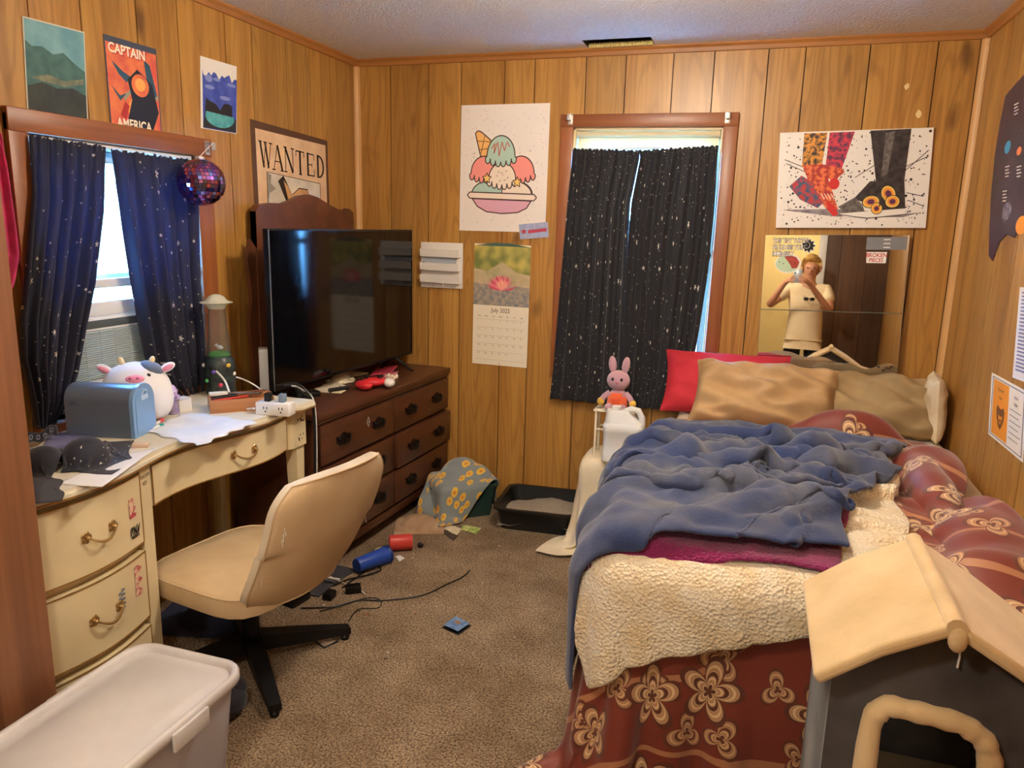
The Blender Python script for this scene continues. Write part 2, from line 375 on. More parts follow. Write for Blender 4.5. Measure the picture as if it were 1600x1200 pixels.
def wall_with_hole(name, ax, a0, a1, t0, t1, hole=None, base=0.0, top=H):
    """backing slab; ax 0: runs along x with thickness t in y, ax 1: runs along y with thickness t in x"""
    g = G()
    def bb(u0, u1, z0, z1):
        if u1-u0 < 1e-4 or z1-z0 < 1e-4: return
        if ax == 0: g.b2((u0, t0, z0), (u1, t1, z1))
        else: g.b2((t0, u0, z0), (t1, u1, z1))
    if hole:
        h0, h1, k0, k1 = hole; bb(a0, h0, base, top); bb(h1, a1, base, top); bb(h0, h1, base, k0); bb(h0, h1, k1, top)
    else: bb(a0, a1, base, top)
    return struct(g.obj(name, SEAM, smooth=False))
def planks(parent, ax, seams, face, out, hole=None, gap=0.0045, th=0.008, m=None, top=H):
    """one object for each board between two grooves; face = coordinate of the visible face, out = direction it faces"""
    for a, b in zip(seams[:-1], seams[1:]):
        a, b = a+gap/2, b-gap/2
        polys = [[(a, 0), (b, 0), (b, top), (a, top)]]
        if hole:
            h0, h1, k0, k1 = hole
            if a >= h0 and b <= h1: polys = [[(a, 0), (b, 0), (b, k0), (a, k0)], [(a, k1), (b, k1), (b, top), (a, top)]]
            elif a < h0 < b: polys = [[(a, 0), (b, 0), (b, k0), (h0, k0), (h0, k1), (b, k1), (b, top), (a, top)]]
            elif a < h1 < b: polys = [[(a, 0), (b, 0), (b, top), (a, top), (a, k1), (h1, k1), (h1, k0), (a, k0)]]
        for p in polys:
            g = G(); t0, t1 = face-out*th, face
            if ax == 0: M = Matrix(((1, 0, 0, 0), (0, 0, 1, 0), (0, 1, 0, 0), (0, 0, 0, 1)))
            else: M = Matrix(((0, 0, 1, 0), (1, 0, 0, 0), (0, 1, 0, 0), (0, 0, 0, 1)))
            g.prism(p, t0, t1, M); g.obj('panel_board', m or PLANK, parent, smooth=False)
# back wall
HB = (-0.905, -0.205, 0.735, 1.895)
wb = wall_with_hole('wall_back', 0, -2.3, 1.0, D+0.008, D+0.12, HB)
planks(wb, 0, [XL, -1.85, -1.639, -1.465, -1.24, -1.09, -0.842, -0.656, -0.442, -0.264, -0.037, 0.113, 0.365, 0.618, 0.77, XR], D, -1, HB)
# left wall
HL = (1.715, 2.43, 0.80, 1.66)
wl = wall_with_hole('wall_left', 1, YF-0.1, D, XL-0.12, XL-0.008, HL)
planks(wl, 1, [YF, -0.62, -0.40, -0.1, 0.2, 0.36, 0.62, 0.86, 1.08, 1.32, 1.56, 1.782, 1.963, 2.189, 2.382, 2.639, 2.803, 3.04, 3.227, 3.461, D], XL, 1, HL)
# right wall
wr = wall_with_hole('wall_right', 1, YF-0.1, D, XR+0.008, XR+0.12)
planks(wr, 1, [YF, -0.7, -0.45, -0.22, 0.05, 0.3, 0.46, 0.71, 0.92, 1.16, 1.38, 1.52, 1.75, 1.98, 2.16, 2.41, 2.53, 2.717, 2.889, 3.087, 3.345, 3.5, D], XR, -1)
# front wall behind the camera, with the doorway to the hall
HD = (-0.62, 0.16, 0.0, 2.0)
wf = wall_with_hole('wall_front', 0, -2.3, 1.0, YF-0.12, YF-0.008, HD)
DARKP = wood_mat('dark_wood_panel', (70,44,24), (104,68,38), (52,30,14), rough=0.4)
planks(wf, 0, [XL, -1.8, -1.6, -1.35, -1.12, -0.9, -0.7, -0.5, -0.25, -0.02, 0.2, 0.36, 0.6, XR], YF, 1, HD, m=DARKP)
g = G(); zc = 2.0
g.b2((HD[0]-0.07, YF+0.001, 0), (HD[0], YF+0.018, zc+0.07), 0.004); g.b2((HD[1], YF+0.001, 0), (HD[1]+0.07, YF+0.018, zc+0.07), 0.004); g.b2((HD[0], YF+0.001, zc), (HD[1], YF+0.018, zc+0.07), 0.004)
struct(g.obj('trim_1', WHITEP))
hall = struct(G().b2((-2.3, -3.0, 0), (1.0, -2.9, H)).b2((-1.5, -2.9, 0), (-1.4, YF-0.12, H)).b2((0.9, -2.9, 0), (1.0, YF-0.12, H)).obj('wall_hall', mat('hall_paint', (205,180,120), 0.8), smooth=False))
# closet partition beside the desk, its end post faces the room
cp_ = struct(G().b2((XL, 1.085, 0), (-1.52, 1.195, H)).obj('wall_closet', mat('closet_wall', (150,100,60), 0.6), smooth=False))
G().b2((-1.522, 1.07, 0), (-1.500, 1.203, H), 0.003).obj('end_post', wood_mat('brown_post', (112,70,46), (146,98,66), (96,56,34), rough=0.5, vary=0.02), cp_)

# mouldings under the ceiling and in the corners
def cove(name, p, q, m):
    p, q = Vector(p), Vector(q); d = (q-p).normalized(); nrm = Vector((-d.y, d.x, 0))
    prof = [(0, 0), (0.024, 0), (0.022, -0.006), (0.012, -0.016), (0.008, -0.032), (0, -0.034)]
    vs = [p+nrm*a+Vector((0, 0, b)) for a, b in prof]+[q+nrm*a+Vector((0, 0, b)) for a, b in prof]; n = len(prof)
    g = G().add(vs, [tuple(range(n)), tuple(reversed(range(n, 2*n)))]+[(i, n+i, n+(i+1) % n, (i+1) % n) for i in range(n)])
    return struct(g.obj(name, m, smooth=False))
TRIMY = wood_mat('oak_moulding_y', (150,94,42), (188,128,66), (120,70,30), rough=0.45, axis='y', vary=0.05)
cove('trim_2', (XR, D, H), (XL, D, H), TRIMW)
cove('trim_3', (XL, D, H), (XL, YF, H), TRIMY)
cove('trim_4', (XR, YF, H), (XR, D, H), TRIMY)
for nme, x, s in (('trim_5', XL, 1), ('trim_6', XR, -1)):
    g = G(); n = 7; vs = []
    for z in (0, H-0.034):
        vs += [(x, D, z)]+[(x+s*0.024*math.cos(R(90)*i/(n-1)), D-0.024*math.sin(R(90)*i/(n-1)), z) for i in range(n)]
    k = n+1
    g.add(vs, [tuple(range(k)), tuple(reversed(range(k, 2*k)))]+[(i, (i+1) % k, k+(i+1) % k, k+i) for i in range(k)])
    struct(g.obj(nme, PALE))

# ---------------------------------------------------------------- window_1 on the left wall
def empty_struct(name, loc):
    o = bpy.data.objects.new(name, None); COL.objects.link(o); o.location = loc; o['kind'] = 'structure'; return o
w1 = empty_struct('window_1', (XL, 2.07, 0.80))
def at(o): return Vector(o.location)
def wpart(root, name, boxes, m, bev=0.003):
    g = G(); o = at(root)
    for a, b in boxes: g.b2(Vector(a)-o, Vector(b)-o, bev)
    return g.obj(name, m, root)
y0, y1, k0, k1 = HL
cw = 0.062
wpart(w1, 'side_casing', [((XL, y0-cw+0.012, k0-0.02), (XL+0.018, y0+0.012, k1+0.05))], CASING)
wpart(w1, 'side_casing', [((XL, y1-0.012, k0-0.02), (XL+0.018, y1+cw+0.01, k1+0.05))], CASING)
wpart(w1, 'head_casing', [((XL, y0-cw+0.012, k1), (XL+0.021, y1+cw+0.01, k1+0.066))], CASINGY)
wpart(w1, 'sill', [((XL-0.11, y0-0.06, k0-0.03), (XL+0.03, y1+0.06, k0))], CASINGY)
wpart(w1, 'jamb_liner', [((XL-0.12, y0, k0), (XL-0.002, y0+0.018, k1)), ((XL-0.12, y1-0.018, k0), (XL-0.002, y1, k1)), ((XL-0.12, y0, k1-0.018), (XL-0.002, y1, k1))], WHITEP)
xs = XL-0.085
ws_ = wpart(w1, 'upper_sash', [((xs-0.02, y0+0.018, 1.205), (xs+0.012, y1-0.018, 1.238)), ((xs-0.02, y0+0.018, k1-0.055), (xs+0.012, y1-0.018, k1-0.018)), ((xs-0.02, y0+0.018, 1.205), (xs+0.012, y0+0.055, k1-0.02)), ((xs-0.02, y1-0.055, 1.205), (xs+0.012, y1-0.018, k1-0.02))], WHITEP)
wpart(w1, 'pane', [((xs-0.006, y0+0.05, 1.235), (xs-0.002, y1-0.05, k1-0.05))], GLASS, 0)
xs2 = XL-0.05
wpart(w1, 'lower_sash', [((xs2-0.015, y0+0.018, 1.105), (xs2+0.015, y1-0.018, 1.15)), ((xs2-0.015, y0+0.018, 1.195), (xs2+0.015, y1-0.018, 1.225)), ((xs2-0.015, y0+0.018, 1.105), (xs2+0.015, y0+0.05, 1.62)), ((xs2-0.015, y1-0.05, 1.105), (xs2+0.015, y1-0.018, 1.62))], WHITEP)
wpart(w1, 'pane', [((xs2-0.003, y0+0.05, 1.145), (xs2+0.001, y1-0.05, 1.2))], GLASS, 0)
# curtain brackets on the head casing corners
def bracket(parent, c, outv):
    g = G(); o = at(parent); c = Vector(c)-o; ov = Vector(outv); sd_ = Vector((-ov.y, ov.x, 0))
    m = Matrix(((sd_.x, ov.x, 0, c.x), (sd_.y, ov.y, 0, c.y), (0, 0, 1, c.z), (0, 0, 0, 1)))
    b = G(); b.box((0, 0.0015, 0), (0.024, 0.003, 0.05), 0.001); b.box((0, 0.016, 0.018), (0.024, 0.03, 0.003), 0.001); b.box((0, 0.03, 0.006), (0.022, 0.003, 0.026), 0.001)
    b.box((0, 0.014, -0.006), (0.012, 0.026, 0.004), 0.001); b.tube([(0, 0.003, -0.012), (0, 0.009, -0.012)], 0.004, 8)
    g.add(b.v, b.f, m); return g.obj('rod_bracket', mat('nickel_bracket', (196,190,180), 0.35, 0.7), parent)
bracket(w1, (XL+0.021, y1+0.045, k1+0.032), (1, 0, 0)); 

# ---------------------------------------------------------------- window_2 on the back wall (hangs a little crooked)
w2 = empty_struct('window_2', (-0.555, D, 0.735))
w2.rotation_euler = (0, R(0.5), 0); w2.location.x -= 0.014
x0, x1, k0, k1 = HB
wpart(w2, 'side_casing', [((x0-0.056, D-0.018, k0-0.05), (x0+0.006, D, k1+0.052))], CASING)
wpart(w2, 'side_casing', [((x1-0.006, D-0.018, k0-0.05), (x1+0.056, D, k1+0.052))], CASING)
wpart(w2, 'head_casing', [((x0-0.056, D-0.021, k1-0.004), (x1+0.056, D, k1+0.055))], CASINGX)
wpart(w2, 'jamb_liner', [((x0, D+0.001, k0), (x0+0.016, D+0.11, k1)), ((x1-0.016, D+0.001, k0), (x1, D+0.11, k1)), ((x0, D+0.001, k1-0.016), (x1, D+0.11, k1)), ((x0, D+0.001, k0), (x1, D+0.11, k0+0.02))], mat('cream_liner', (232,208,160), 0.5))
wpart(w2, 'sash', [((x0+0.016, D+0.06, k0+0.02), (x0+0.05, D+0.085, k1-0.016)), ((x1-0.05, D+0.06, k0+0.02), (x1-0.016, D+0.085, k1-0.016)), ((x0+0.016, D+0.06, k1-0.055), (x1-0.016, D+0.085, k1-0.016)), ((x0+0.016, D+0.06, k0+0.02), (x1-0.016, D+0.085, k0+0.07)), ((x0+0.016, D+0.06, 1.30), (x1-0.016, D+0.085, 1.335))], WHITEP)
wpart(w2, 'pane', [((x0+0.045, D+0.071, k0+0.06), (x1-0.045, D+0.074, k1-0.05))], GLASS, 0)
# roller shade rolled up under the head
g = G(); o = at(w2)
g.tube([Vector((x0+0.02, D+0.02, k1-0.032))-o, Vector((x1-0.02, D+0.02, k1-0.032))-o], 0.014, 14)
g.b2(Vector((x0+0.025, D+0.032, k1-0.11))-o, Vector((x1-0.025, D+0.034, k1-0.03))-o)
g.obj('roller_shade', mat('cream_shade', (240,222,182), 0.7, transl=0.3), w2)
bracket(w2, (x0-0.008, D-0.021, k1+0.032), (0, -1, 0)); bracket(w2, (x1+0.008, D-0.021, k1+0.032), (0, -1, 0))

# ---------------------------------------------------------------- next door, seen through the gap in the curtains
nb = thing('neighbour_house', 'white clapboard house wall seen outside the window with the air conditioner', 'house', (-4.6, 2.4, -0.6))
G().b2((-0.1, -3.4, 0), (-0.03, 3.4, 4.0)).obj('wall', mat('sheathing', (200,205,205), 0.8), nb, smooth=False)
SID = mat('white_siding', (232,236,236), 0.6)
ref = None
for k in range(34):
    if ref is None:
        ref = G().add([(-0.03, -3.4, 0), (0.0, -3.4, 0), (-0.018, -3.4, 0.118), (-0.03, -3.4, 0.118), (-0.03, 3.4, 0), (0.0, 3.4, 0), (-0.018, 3.4, 0.118), (-0.03, 3.4, 0.118)], [(0, 1, 2, 3), (7, 6, 5, 4), (1, 5, 6, 2), (0, 4, 5, 1), (3, 2, 6, 7)]).obj('siding_board', SID, nb, smooth=False)
    else:
        c = ref.copy(); COL.objects.link(c); c.parent = nb; c.location = (0, 0, k*0.117)
G().b2((-0.02, 0.44, 0), (0.03, 0.56, 4.0), 0.004).obj('corner_board', WHITEP, nb)
gd = tag(G().b2((-9, -6, -0.75), (-2.3, 10, -0.6)).obj('yard', mat('lawn', (96,120,70), 0.95, col2=(70,96,48), nscale=3), smooth=False), 'strip of lawn between the two houses', 'lawn'); gd['kind'] = 'structure'

# ---------------------------------------------------------------- ceiling lamp (just above the picture)
LAMP = (-0.42, 2.22)
lamp = thing('ceiling_lamp', 'ceiling lamp with one frosted globe on a brass canopy', 'ceiling lamp', (LAMP[0], LAMP[1], H))
G().lathe([(0.0, 0), (0.075, 0), (0.078, -0.004), (0.06, -0.014), (0.03, -0.022), (0.028, -0.035), (0.0, -0.035)], 32, cap=False).obj('canopy', mat('brass', (190,150,80), 0.3, 1.0), lamp)
G().ball((0, 0, -0.098), 0.066, 24).obj('globe', mat('lit_glass', (255,236,210), 0.5, emit=108, ecol=(255,240,218)), lamp)
l2 = thing('fill_pendant', 'pendant lamp with a frosted globe on a brass rod near the bedroom door', 'pendant lamp', (-0.62, 0.30, H))  # added lamp, out of view, brightens the foreground and the ceiling
G().lathe([(0.0, 0), (0.065, 0), (0.068, -0.004), (0.05, -0.014), (0.01, -0.022), (0.007, -0.03), (0.007, -0.29), (0.03, -0.295), (0.03, -0.31), (0.0, -0.31)], 32, cap=False).obj('rod', mat('brass'), l2)
G().ball((0, 0, -0.385), 0.08, 24).obj('globe', mat('lit_glass_soft', (255,236,210), 0.5, emit=52, ecol=(255,240,218)), l2)
hl = thing('hall_fill_lamp', 'hall ceiling lamp with a frosted globe outside the bedroom door', 'ceiling lamp', (-0.2, -1.9, H))  # added lamp, out of view, sends more light through the doorway
G().lathe([(0.0, 0), (0.075, 0), (0.078, -0.004), (0.06, -0.014), (0.03, -0.022), (0.028, -0.035), (0.0, -0.035)], 32, cap=False).obj('canopy', mat('brass'), hl)
G().ball((0, 0, -0.098), 0.066, 24).obj('globe', mat('lit_glass'), hl)
# ================================================================ DESK, DRESSER, TV
CREAM = mat('cream_paint', (222,206,166), 0.42, col2=(206,188,148), nscale=5, lo=0.3, hi=0.75)
GOLDL = mat('antique_gold_line', (150,112,56), 0.45, 0.2)
BRASS2 = mat('aged_brass_pull', (190,160,110), 0.3, 0.9)
DKGAP = mat('dark_gap', (40,30,22), 0.9)
# ---- vanity desk with a serpentine front. local: x = length (world +Y), y = outwards (world +X), z up
DY0, DY1, DZ = 1.235, 2.405, 0.775
desk = thing('vanity_desk', 'cream painted vanity desk with serpentine front and gold lines under the window', 'desk', (XL, DY0, 0), (0, 0, R(90)))
desk.scale = (1, -1, 1)
DL = DY1-DY0
def front(x):                                       # depth of the serpentine front along the desk
    u = x/DL
    b = 0.440+0.030*math.cos(2*PI*(u-0.16)/0.62)*(1 if u < 0.5 else 1)
    if u > 0.90: b = 0.440+0.030*math.cos(2*PI*(0.90-0.16)/0.62)+0.028*min(1, (u-0.90)/0.03)
    return b
xsamp = [DL*i/80 for i in range(81)]
def slab(z0, z1, ext=0.0, x0=0.0, x1=DL, back=0.035):
    pts = [(x0, back)]+[(x0+(x1-x0)*i/60, front(x0+(x1-x0)*i/60)+ext) for i in range(61)]+[(x1, back)]
    return pts, z0, z1
desk_z = DZ
g = G(); 
for z0, z1, e in ((DZ-0.012, DZ, 0.020), (DZ-0.024, DZ-0.012, 0.026), (DZ-0.032, DZ-0.024, 0.014)):
    p, a, b = slab(z0, z1, e); g.prism(p, a, b)
top = g.obj('desk_top', mat('desk_top_paint', (226,220,204), 0.4, col2=(206,196,170), nscale=7), desk, smooth=True, angle=30)
def strip(z0, z1, e0, e1, x0, x1, m, name, parent, n=60):
    """a band that follows the serpentine front"""
    g = G(); P = []
    for i in range(n+1):
        x = x0+(x1-x0)*i/n; P.append([(x, front(x)+e0, z0), (x, front(x)+e1, z0), (x, front(x)+e1, z1), (x, front(x)+e0, z1)])
    vs = [q for p in P for q in p]; fs = []
    for i in range(n):
        for k in range(4): fs.append((i*4+k, i*4+(k+1) % 4, (i+1)*4+(k+1) % 4, (i+1)*4+k))
    fs += [(0, 1, 2, 3), (n*4+3, n*4+2, n*4+1, n*4)]
    return g.add(vs, fs).obj(name, m, parent, angle=30)
strip(DZ-0.026, DZ-0.021, 0.02, 0.0275, 0, DL, GOLDL, 'gold_line', top)
PW = 0.42                                             # pedestal of drawers, then the kneehole
# carcass
g = G(); p, a, b = slab(0.06, DZ-0.032, -0.022, 0.0, PW); g.prism(p, a, b)
p, a, b = slab(DZ-0.175, DZ-0.032, -0.02, PW, DL); g.prism(p, a, b)
g.b2((DL-0.035, 0.04, 0.0), (DL, 0.08, DZ-0.03), 0.003); g.b2((0, 0.04, 0), (0.05, 0.08, 0.07)); g.b2((PW-0.05, 0.04, 0), (PW, 0.08, 0.07)); g.b2((PW-0.05, 0.33, 0), (PW, 0.39, 0.07)); g.b2((0, 0.33, 0), (0.05, 0.39, 0.07))
g.obj('carcass', CREAM, desk, angle=30)
g = G(); fx = front(DL-0.03)-0.03
g.add([(DL-0.05, fx-0.05, DZ-0.17), (DL, fx-0.05, DZ-0.17), (DL, fx, DZ-0.17), (DL-0.05, fx, DZ-0.17), (DL-0.03, fx-0.035, 0), (DL-0.005, fx-0.035, 0), (DL-0.005, fx-0.01, 0), (DL-0.03, fx-0.01, 0)], [(3, 2, 1, 0), (4, 5, 6, 7), (0, 1, 5, 4), (1, 2, 6, 5), (2, 3, 7, 6), (3, 0, 4, 7)])
g.obj('leg', CREAM, desk)
def pull(parent, x, z, e=0.006, w_=0.085):
    g = G(); f0 = front(x)+e
    sl = (front(x+w_/2)-front(x-w_/2))
    for s in (-1, 1):
        xx = x+s*w_/2; fy = front(xx)+e
        for a in range(5):
            an = a*2*PI/5; g.ball((xx+0.009*math.cos(an), fy+0.001, z+0.009*math.sin(an)), (0.008, 0.003, 0.008), 8)
        g.ball((xx, fy+0.006, z), (0.006, 0.009, 0.006), 10)
    g.tube([(x+w_/2*t, front(x+w_/2*t)+e+0.012+0.010*(1-t*t), z-0.020*(1-t*t)) for t in [i/6-1 for i in range(13)]], [0.0028+0.0016*(1-abs(i/6-1)) for i in range(13)], 8)
    return g.obj('handle', BRASS2, parent)
def drawer(x0, x1, z0, z1, hx=None):
    d = strip(z0, z1, -0.02, 0.006, x0, x1, CREAM, 'drawer', desk, 30)
    for a, b in ((z0, z0+0.004), (z1-0.004, z1)): strip(a, b, 0.004, 0.0072, x0, x1, GOLDL, 'gold_line', d, 30)
    for xx in (x0, x1-0.004): strip(z0, z1, 0.004, 0.0072, xx, xx+0.004, GOLDL, 'gold_line', d, 2)
    pull(d, hx if hx else (x0+x1)/2, (z0+z1)/2)
    return d
ZD = DZ-0.045
dr1 = drawer(0.02, PW-0.055, ZD-0.205, ZD); dr2 = drawer(0.02, PW-0.055, ZD-0.435, ZD-0.232); drawer(0.02, PW-0.055, ZD-0.665, ZD-0.462)
drc = drawer(PW+0.005, DL-0.12, DZ-0.165, ZD+0.002, 0.80)
# marker scribbles and lipstick smears on the drawer fronts
INK = mat('black_marker', (24,22,24), 0.6); SM = mat('pink_smear', (178,70,84), 0.7, col2=(220,190,160), nscale=60, lo=0.42, hi=0.58); BLU = mat('blue_marker', (86,112,140), 0.7)
def onfront(x, z, e=0.0085): return Vector((x, front(x)+e, z))
def scribble(parent, m, pts, r, name='marker_drawing'):
    g = G(); g.tube([onfront(x, z) for x, z in pts], r, 5); return g.obj(name, m, parent)
xr = PW-0.10
for dd, zc, hh in ((dr1, ZD-0.085, 0.028), (dr2, ZD-0.30, 0.045)):
    g = G(); P = np.array([[tuple(onfront(xr-0.016+0.032*j/6*(0.8+0.3*math.sin(i*2.1)), zc-hh+2*hh*i/8, 0.0075)) for j in range(7)] for i in range(9)]); g.grid(P).obj('lipstick_smear', SM, dd)
scribble(dr1, INK, [(xr-0.02+0.045*t+0.006*math.sin(t*31), ZD-0.150+0.012*math.sin(t*38)) for t in [i/40 for i in range(41)]], 0.0009)
scribble(dr1, INK, [(xr-0.016+0.036*t, ZD-0.168+0.006*math.sin(t*30)) for t in [i/24 for i in range(25)]], 0.0009)
scribble(dr2, BLU, [(xr-0.075+0.012*math.sin(t*26), ZD-0.29-0.055*t) for t in [i/40 for i in range(41)]], 0.0012)
MF = Matrix(((-1, 0, 0, 0), (0, 0, 1, 0), (0, 1, 0, 0), (0, 0, 0, 1)))
strip(0.07, ZD+0.004, -0.02, 0.003, PW-0.052, PW+0.001, CREAM, 'stile', desk, 6)
g = G()
def flipx(txt, size, x, z):
    f = front(x); g.text(txt, size, 0, 0, 0, Matrix.Translation((x, f+0.0042, z)) @ Matrix.Rotation(math.atan2(front(x+0.04)-f, 0.04), 4, 'Z') @ Matrix(((1, 0, 0, 0), (0, 0, 1, 0), (0, 1, 0, 0), (0, 0, 0, 1))))
flipx('RAWR', 0.0165, PW-0.049, ZD-0.024); flipx('XD', 0.0165, PW-0.042, ZD-0.044); g.obj('marker_writing', INK, desk, smooth=False)
xe = DL-0.06
for zc in (ZD-0.02, ZD-0.085):
    g = G()
    for k in range(7): g.ball(onfront(xe+random.uniform(-.02, .02), zc+random.uniform(-.015, .012), 0.0), (random.uniform(.002, .005), 0.001, random.uniform(.002, .005)), 6)
    g.obj('paint_chip', INK, desk)

def unmirror(o):
    for c in o.children:
        if c.type == 'MESH': c.data.transform(Matrix.Diagonal((1, -1, 1, 1))); c.data.flip_normals()
        unmirror(c)
unmirror(desk); desk.scale = (1, 1, 1)

# ---- brown dresser: near end touches the wall, far end stands a little out
BRN = wood_mat('brown_dresser_wood', (66,36,22), (92,52,32), (54,28,16), rough=0.36, axis='x', vary=0.05)
BRNV = wood_mat('brown_dresser_wood_v', (66,36,22), (92,52,32), (54,28,16), rough=0.36, vary=0.05)
IRON = mat('black_iron_pull', (30,24,22), 0.45, 0.6)
QA, QB, ZT = Vector((-1.585, 2.475, 0)), Vector((-1.516, 3.640, 0)), 0.693
ang = math.atan2(QB.y-QA.y, QB.x-QA.x); WD = (QB-QA).length; DP = 0.43
# local x along the front from near end to far end, local y into the dresser (towards the wall)
dresser = thing('dresser', 'dark brown three row dresser with black bail pulls under the television', 'dresser', tuple(QA), ang)
g = G(); g.b2((0, -0.012, ZT-0.028), (WD, DP, ZT), 0.006); g.b2((0.006, -0.004, ZT-0.04), (WD-0.006, DP-0.01, ZT-0.028), 0.003)
g.obj('dresser_top', BRN, dresser)
g = G(); g.b2((0.012, 0.012, 0.10), (WD-0.012, DP-0.012, ZT-0.038), 0.002); g.obj('carcass', BRNV, dresser)
g = G(); g.b2((0.008, 0.004, 0.07), (WD-0.008, DP-0.014, 0.115), 0.006)
for x in (0.01, WD-0.09):
    for y in (0.01, DP-0.08): g.b2((x, y, 0), (x+0.08, y+0.06, 0.08), 0.004)
g.obj('base', BRNV, dresser)
def bail(parent, x, z):
    g = G()
    for s in (-1, 1): g.prism([(s*0.028+0.024*math.cos(a)*(1+0.35*math.cos(5*a)), 0.018*math.sin(a)*(1+0.4*math.sin(3*a))) for a in [i*PI/12 for i in range(24)]], 0, 0.003, Matrix.Translation((x, -0.001, z)) @ Matrix(((1, 0, 0, 0), (0, 0, -1, 0), (0, 1, 0, 0), (0, 0, 0, 1))))
    g.prism([(0.042*math.cos(a)*(1+0.12*math.cos(6*a)), 0.022*math.sin(a)*(1+0.3*math.cos(4*a))) for a in [i*PI/16 for i in range(32)]], 0, 0.002, Matrix.Translation((x, -0.001, z)) @ Matrix(((1, 0, 0, 0), (0, 0, -1, 0), (0, 1, 0, 0), (0, 0, 0, 1))))
    for s in (-1, 1): g.ball((x+s*0.036, -0.008, z+0.004), 0.006, 10)
    g.tube([(x+0.036*t, -0.013-0.004*(1-t*t), z+0.004-0.024*(1-t**4)) for t in [i/7-1 for i in range(15)]], 0.0035, 8)
    return g.obj('bail_pull', IRON, parent)
rows = [(0.480, 0.640), (0.305, 0.465), (0.130, 0.290)]
for r_, (z0, z1) in enumerate(rows):
    spl = [(0.02, WD*0.5-0.005), (WD*0.5+0.005, WD-0.02)]
    for k, (x0, x1) in enumerate(spl):
        pr = -0.008 if not (r_ == 1 and k == 1) else -0.022
        g = G(); g.b2((x0, pr, z0), (x1, 0.013, z1), 0.004); d_ = g.obj('drawer', BRN, dresser)
        for hx in (x0+(x1-x0)*0.27, x0+(x1-x0)*0.76):
            b_ = bail(d_, hx, (z0+z1)/2); b_.location.y = pr
# small diamond sticker on the top drawer
g = G(); M_ = Matrix.Translation((0.36, -0.0095, 0.585)) @ Matrix(((1, 0, 0, 0), (0, 0, -1, 0), (0, 1, 0, 0), (0, 0, 0, 1)))
g.use(mat('sticker_white', (236,232,226), 0.5)); g.flat([(0.013, 0), (0, 0.024), (-0.013, 0), (0, -0.024)], 0, M_)
g.use(INK); g.flat([(0.009, 0), (0, 0.018), (-0.009, 0), (0, -0.018)], 0.0004, M_); g.use(mat('sticker_white')); g.flat([(0.005, -0.008), (0.001, 0.010), (-0.001, 0.0), (-0.006, 0.002)], 0.0008, M_)
g.obj('sticker', None, dresser, smooth=False)

# ---- mirror frame of the dresser, arched top, stands against the wall behind the TV
def wood_frame_pt(px, py): p = onx(px, py, XL+0.045); return (p.y, p.z)
FR = mat('frame_brown', (110,64,40), 0.4, col2=(86,48,30), nscale=9)
mf = thing('dresser_mirror', 'brown wooden mirror frame with arched crest standing behind the television', 'mirror', (XL+0.03, 2.74, ZT))
o_ = Vector((0, 2.74, ZT))
outer = [wood_frame_pt(*p) for p in [(395,330),(400,320),(420,317),(440,318),(450,314),(465,306),(480,304),(492,308),(505,316),(515,322),(525,327),(535,329),(542,326),(548,332),(549,345)]]
y_r, y_l = outer[-1][0], outer[0][0]
body = [(y_l, ZT)]+outer+[(y_r, ZT)]
ins = [(y_l+0.10, 1.318), (y_r-0.075, 1.318), (y_r-0.075, ZT+0.05), (y_l+0.10, ZT+0.05)]
g = G(); 
def pr(poly, t0, t1): g.prism([(y-o_.y, z-o_.z) for y, z in poly], t0, t1, Matrix(((0, 0, 1, 0), (1, 0, 0, 0), (0, 1, 0, 0), (0, 0, 0, 1))))
pr([(y_l, ZT)]+outer[:1]+[(y_l+0.10, outer[0][1]), (y_l+0.10, ZT)], 0, 0.028)
pr([(y_r-0.075, ZT), (y_r-0.075, 1.32)]+outer[-1:]+[(y_r, ZT)], 0, 0.028)
pr([(y_l, 1.318)]+outer+[(y_r, 1.318)], 0, 0.030)
g.obj('frame', FR, mf)
g = G(); pr([(y_l-0.035, ZT+0.02), (y_l-0.06, ZT+0.30), (y_l-0.035, ZT+0.42), (y_l-0.055, ZT+0.58), (y_l-0.03, ZT+0.66), (y_l+0.006, ZT+0.62), (y_l+0.006, ZT+0.02)], 0.002, 0.02); g.obj('side_scroll', FR, mf)
g = G(); pr(ins, 0.004, 0.012); g.obj('mirror_glass', mat('old_mirror', (215,215,210), 0.06, 1.0), mf, smooth=False)
g = G(); pr([(y_l+0.105, 1.19), (y_l+0.395, 1.19), (y_l+0.395, 1.315), (y_l+0.105, 1.315)], 0.0125, 0.0135); pg = g.obj('taped_paper', mat('white_paper', (232,226,214), 0.7), mf, smooth=False)

# ---- television
TA, TB = Vector((-1.802, 2.520)), Vector((-1.700, 3.590)); tang = math.atan2(TB.y-TA.y, TB.x-TA.x); TW = (TB-TA).length
TZ0, TZ1 = 0.758, 1.400
tv = thing('television', 'large black flat screen television on the brown dresser', 'television', (TA.x, TA.y, ZT), tang)
BLK = mat('black_plastic', (16,16,18), 0.35); 
g = G(); g.b2((0, 0.0, TZ0-ZT), (TW, 0.028, TZ1-ZT), 0.004); g.b2((0.2, 0.02, TZ0-ZT+0.03), (TW-0.2, 0.07, TZ1-ZT-0.2), 0.01); g.obj('housing', BLK, tv)
g = G(); g.b2((0.008, -0.0015, TZ0-ZT+0.014), (TW-0.008, 0.001, TZ1-ZT-0.008)); g.obj('screen', mat('tv_screen', (6,7,12), 0.08, spec=0.6), tv, smooth=False)
g = G(); g.tube([(0.002, -0.001, TZ0-ZT+0.004), (0.002, -0.001, TZ1-ZT-0.004)], 0.0025, 6); g.obj('edge_strip', mat('silver_edge', (170,175,180), 0.25, 0.9), tv)
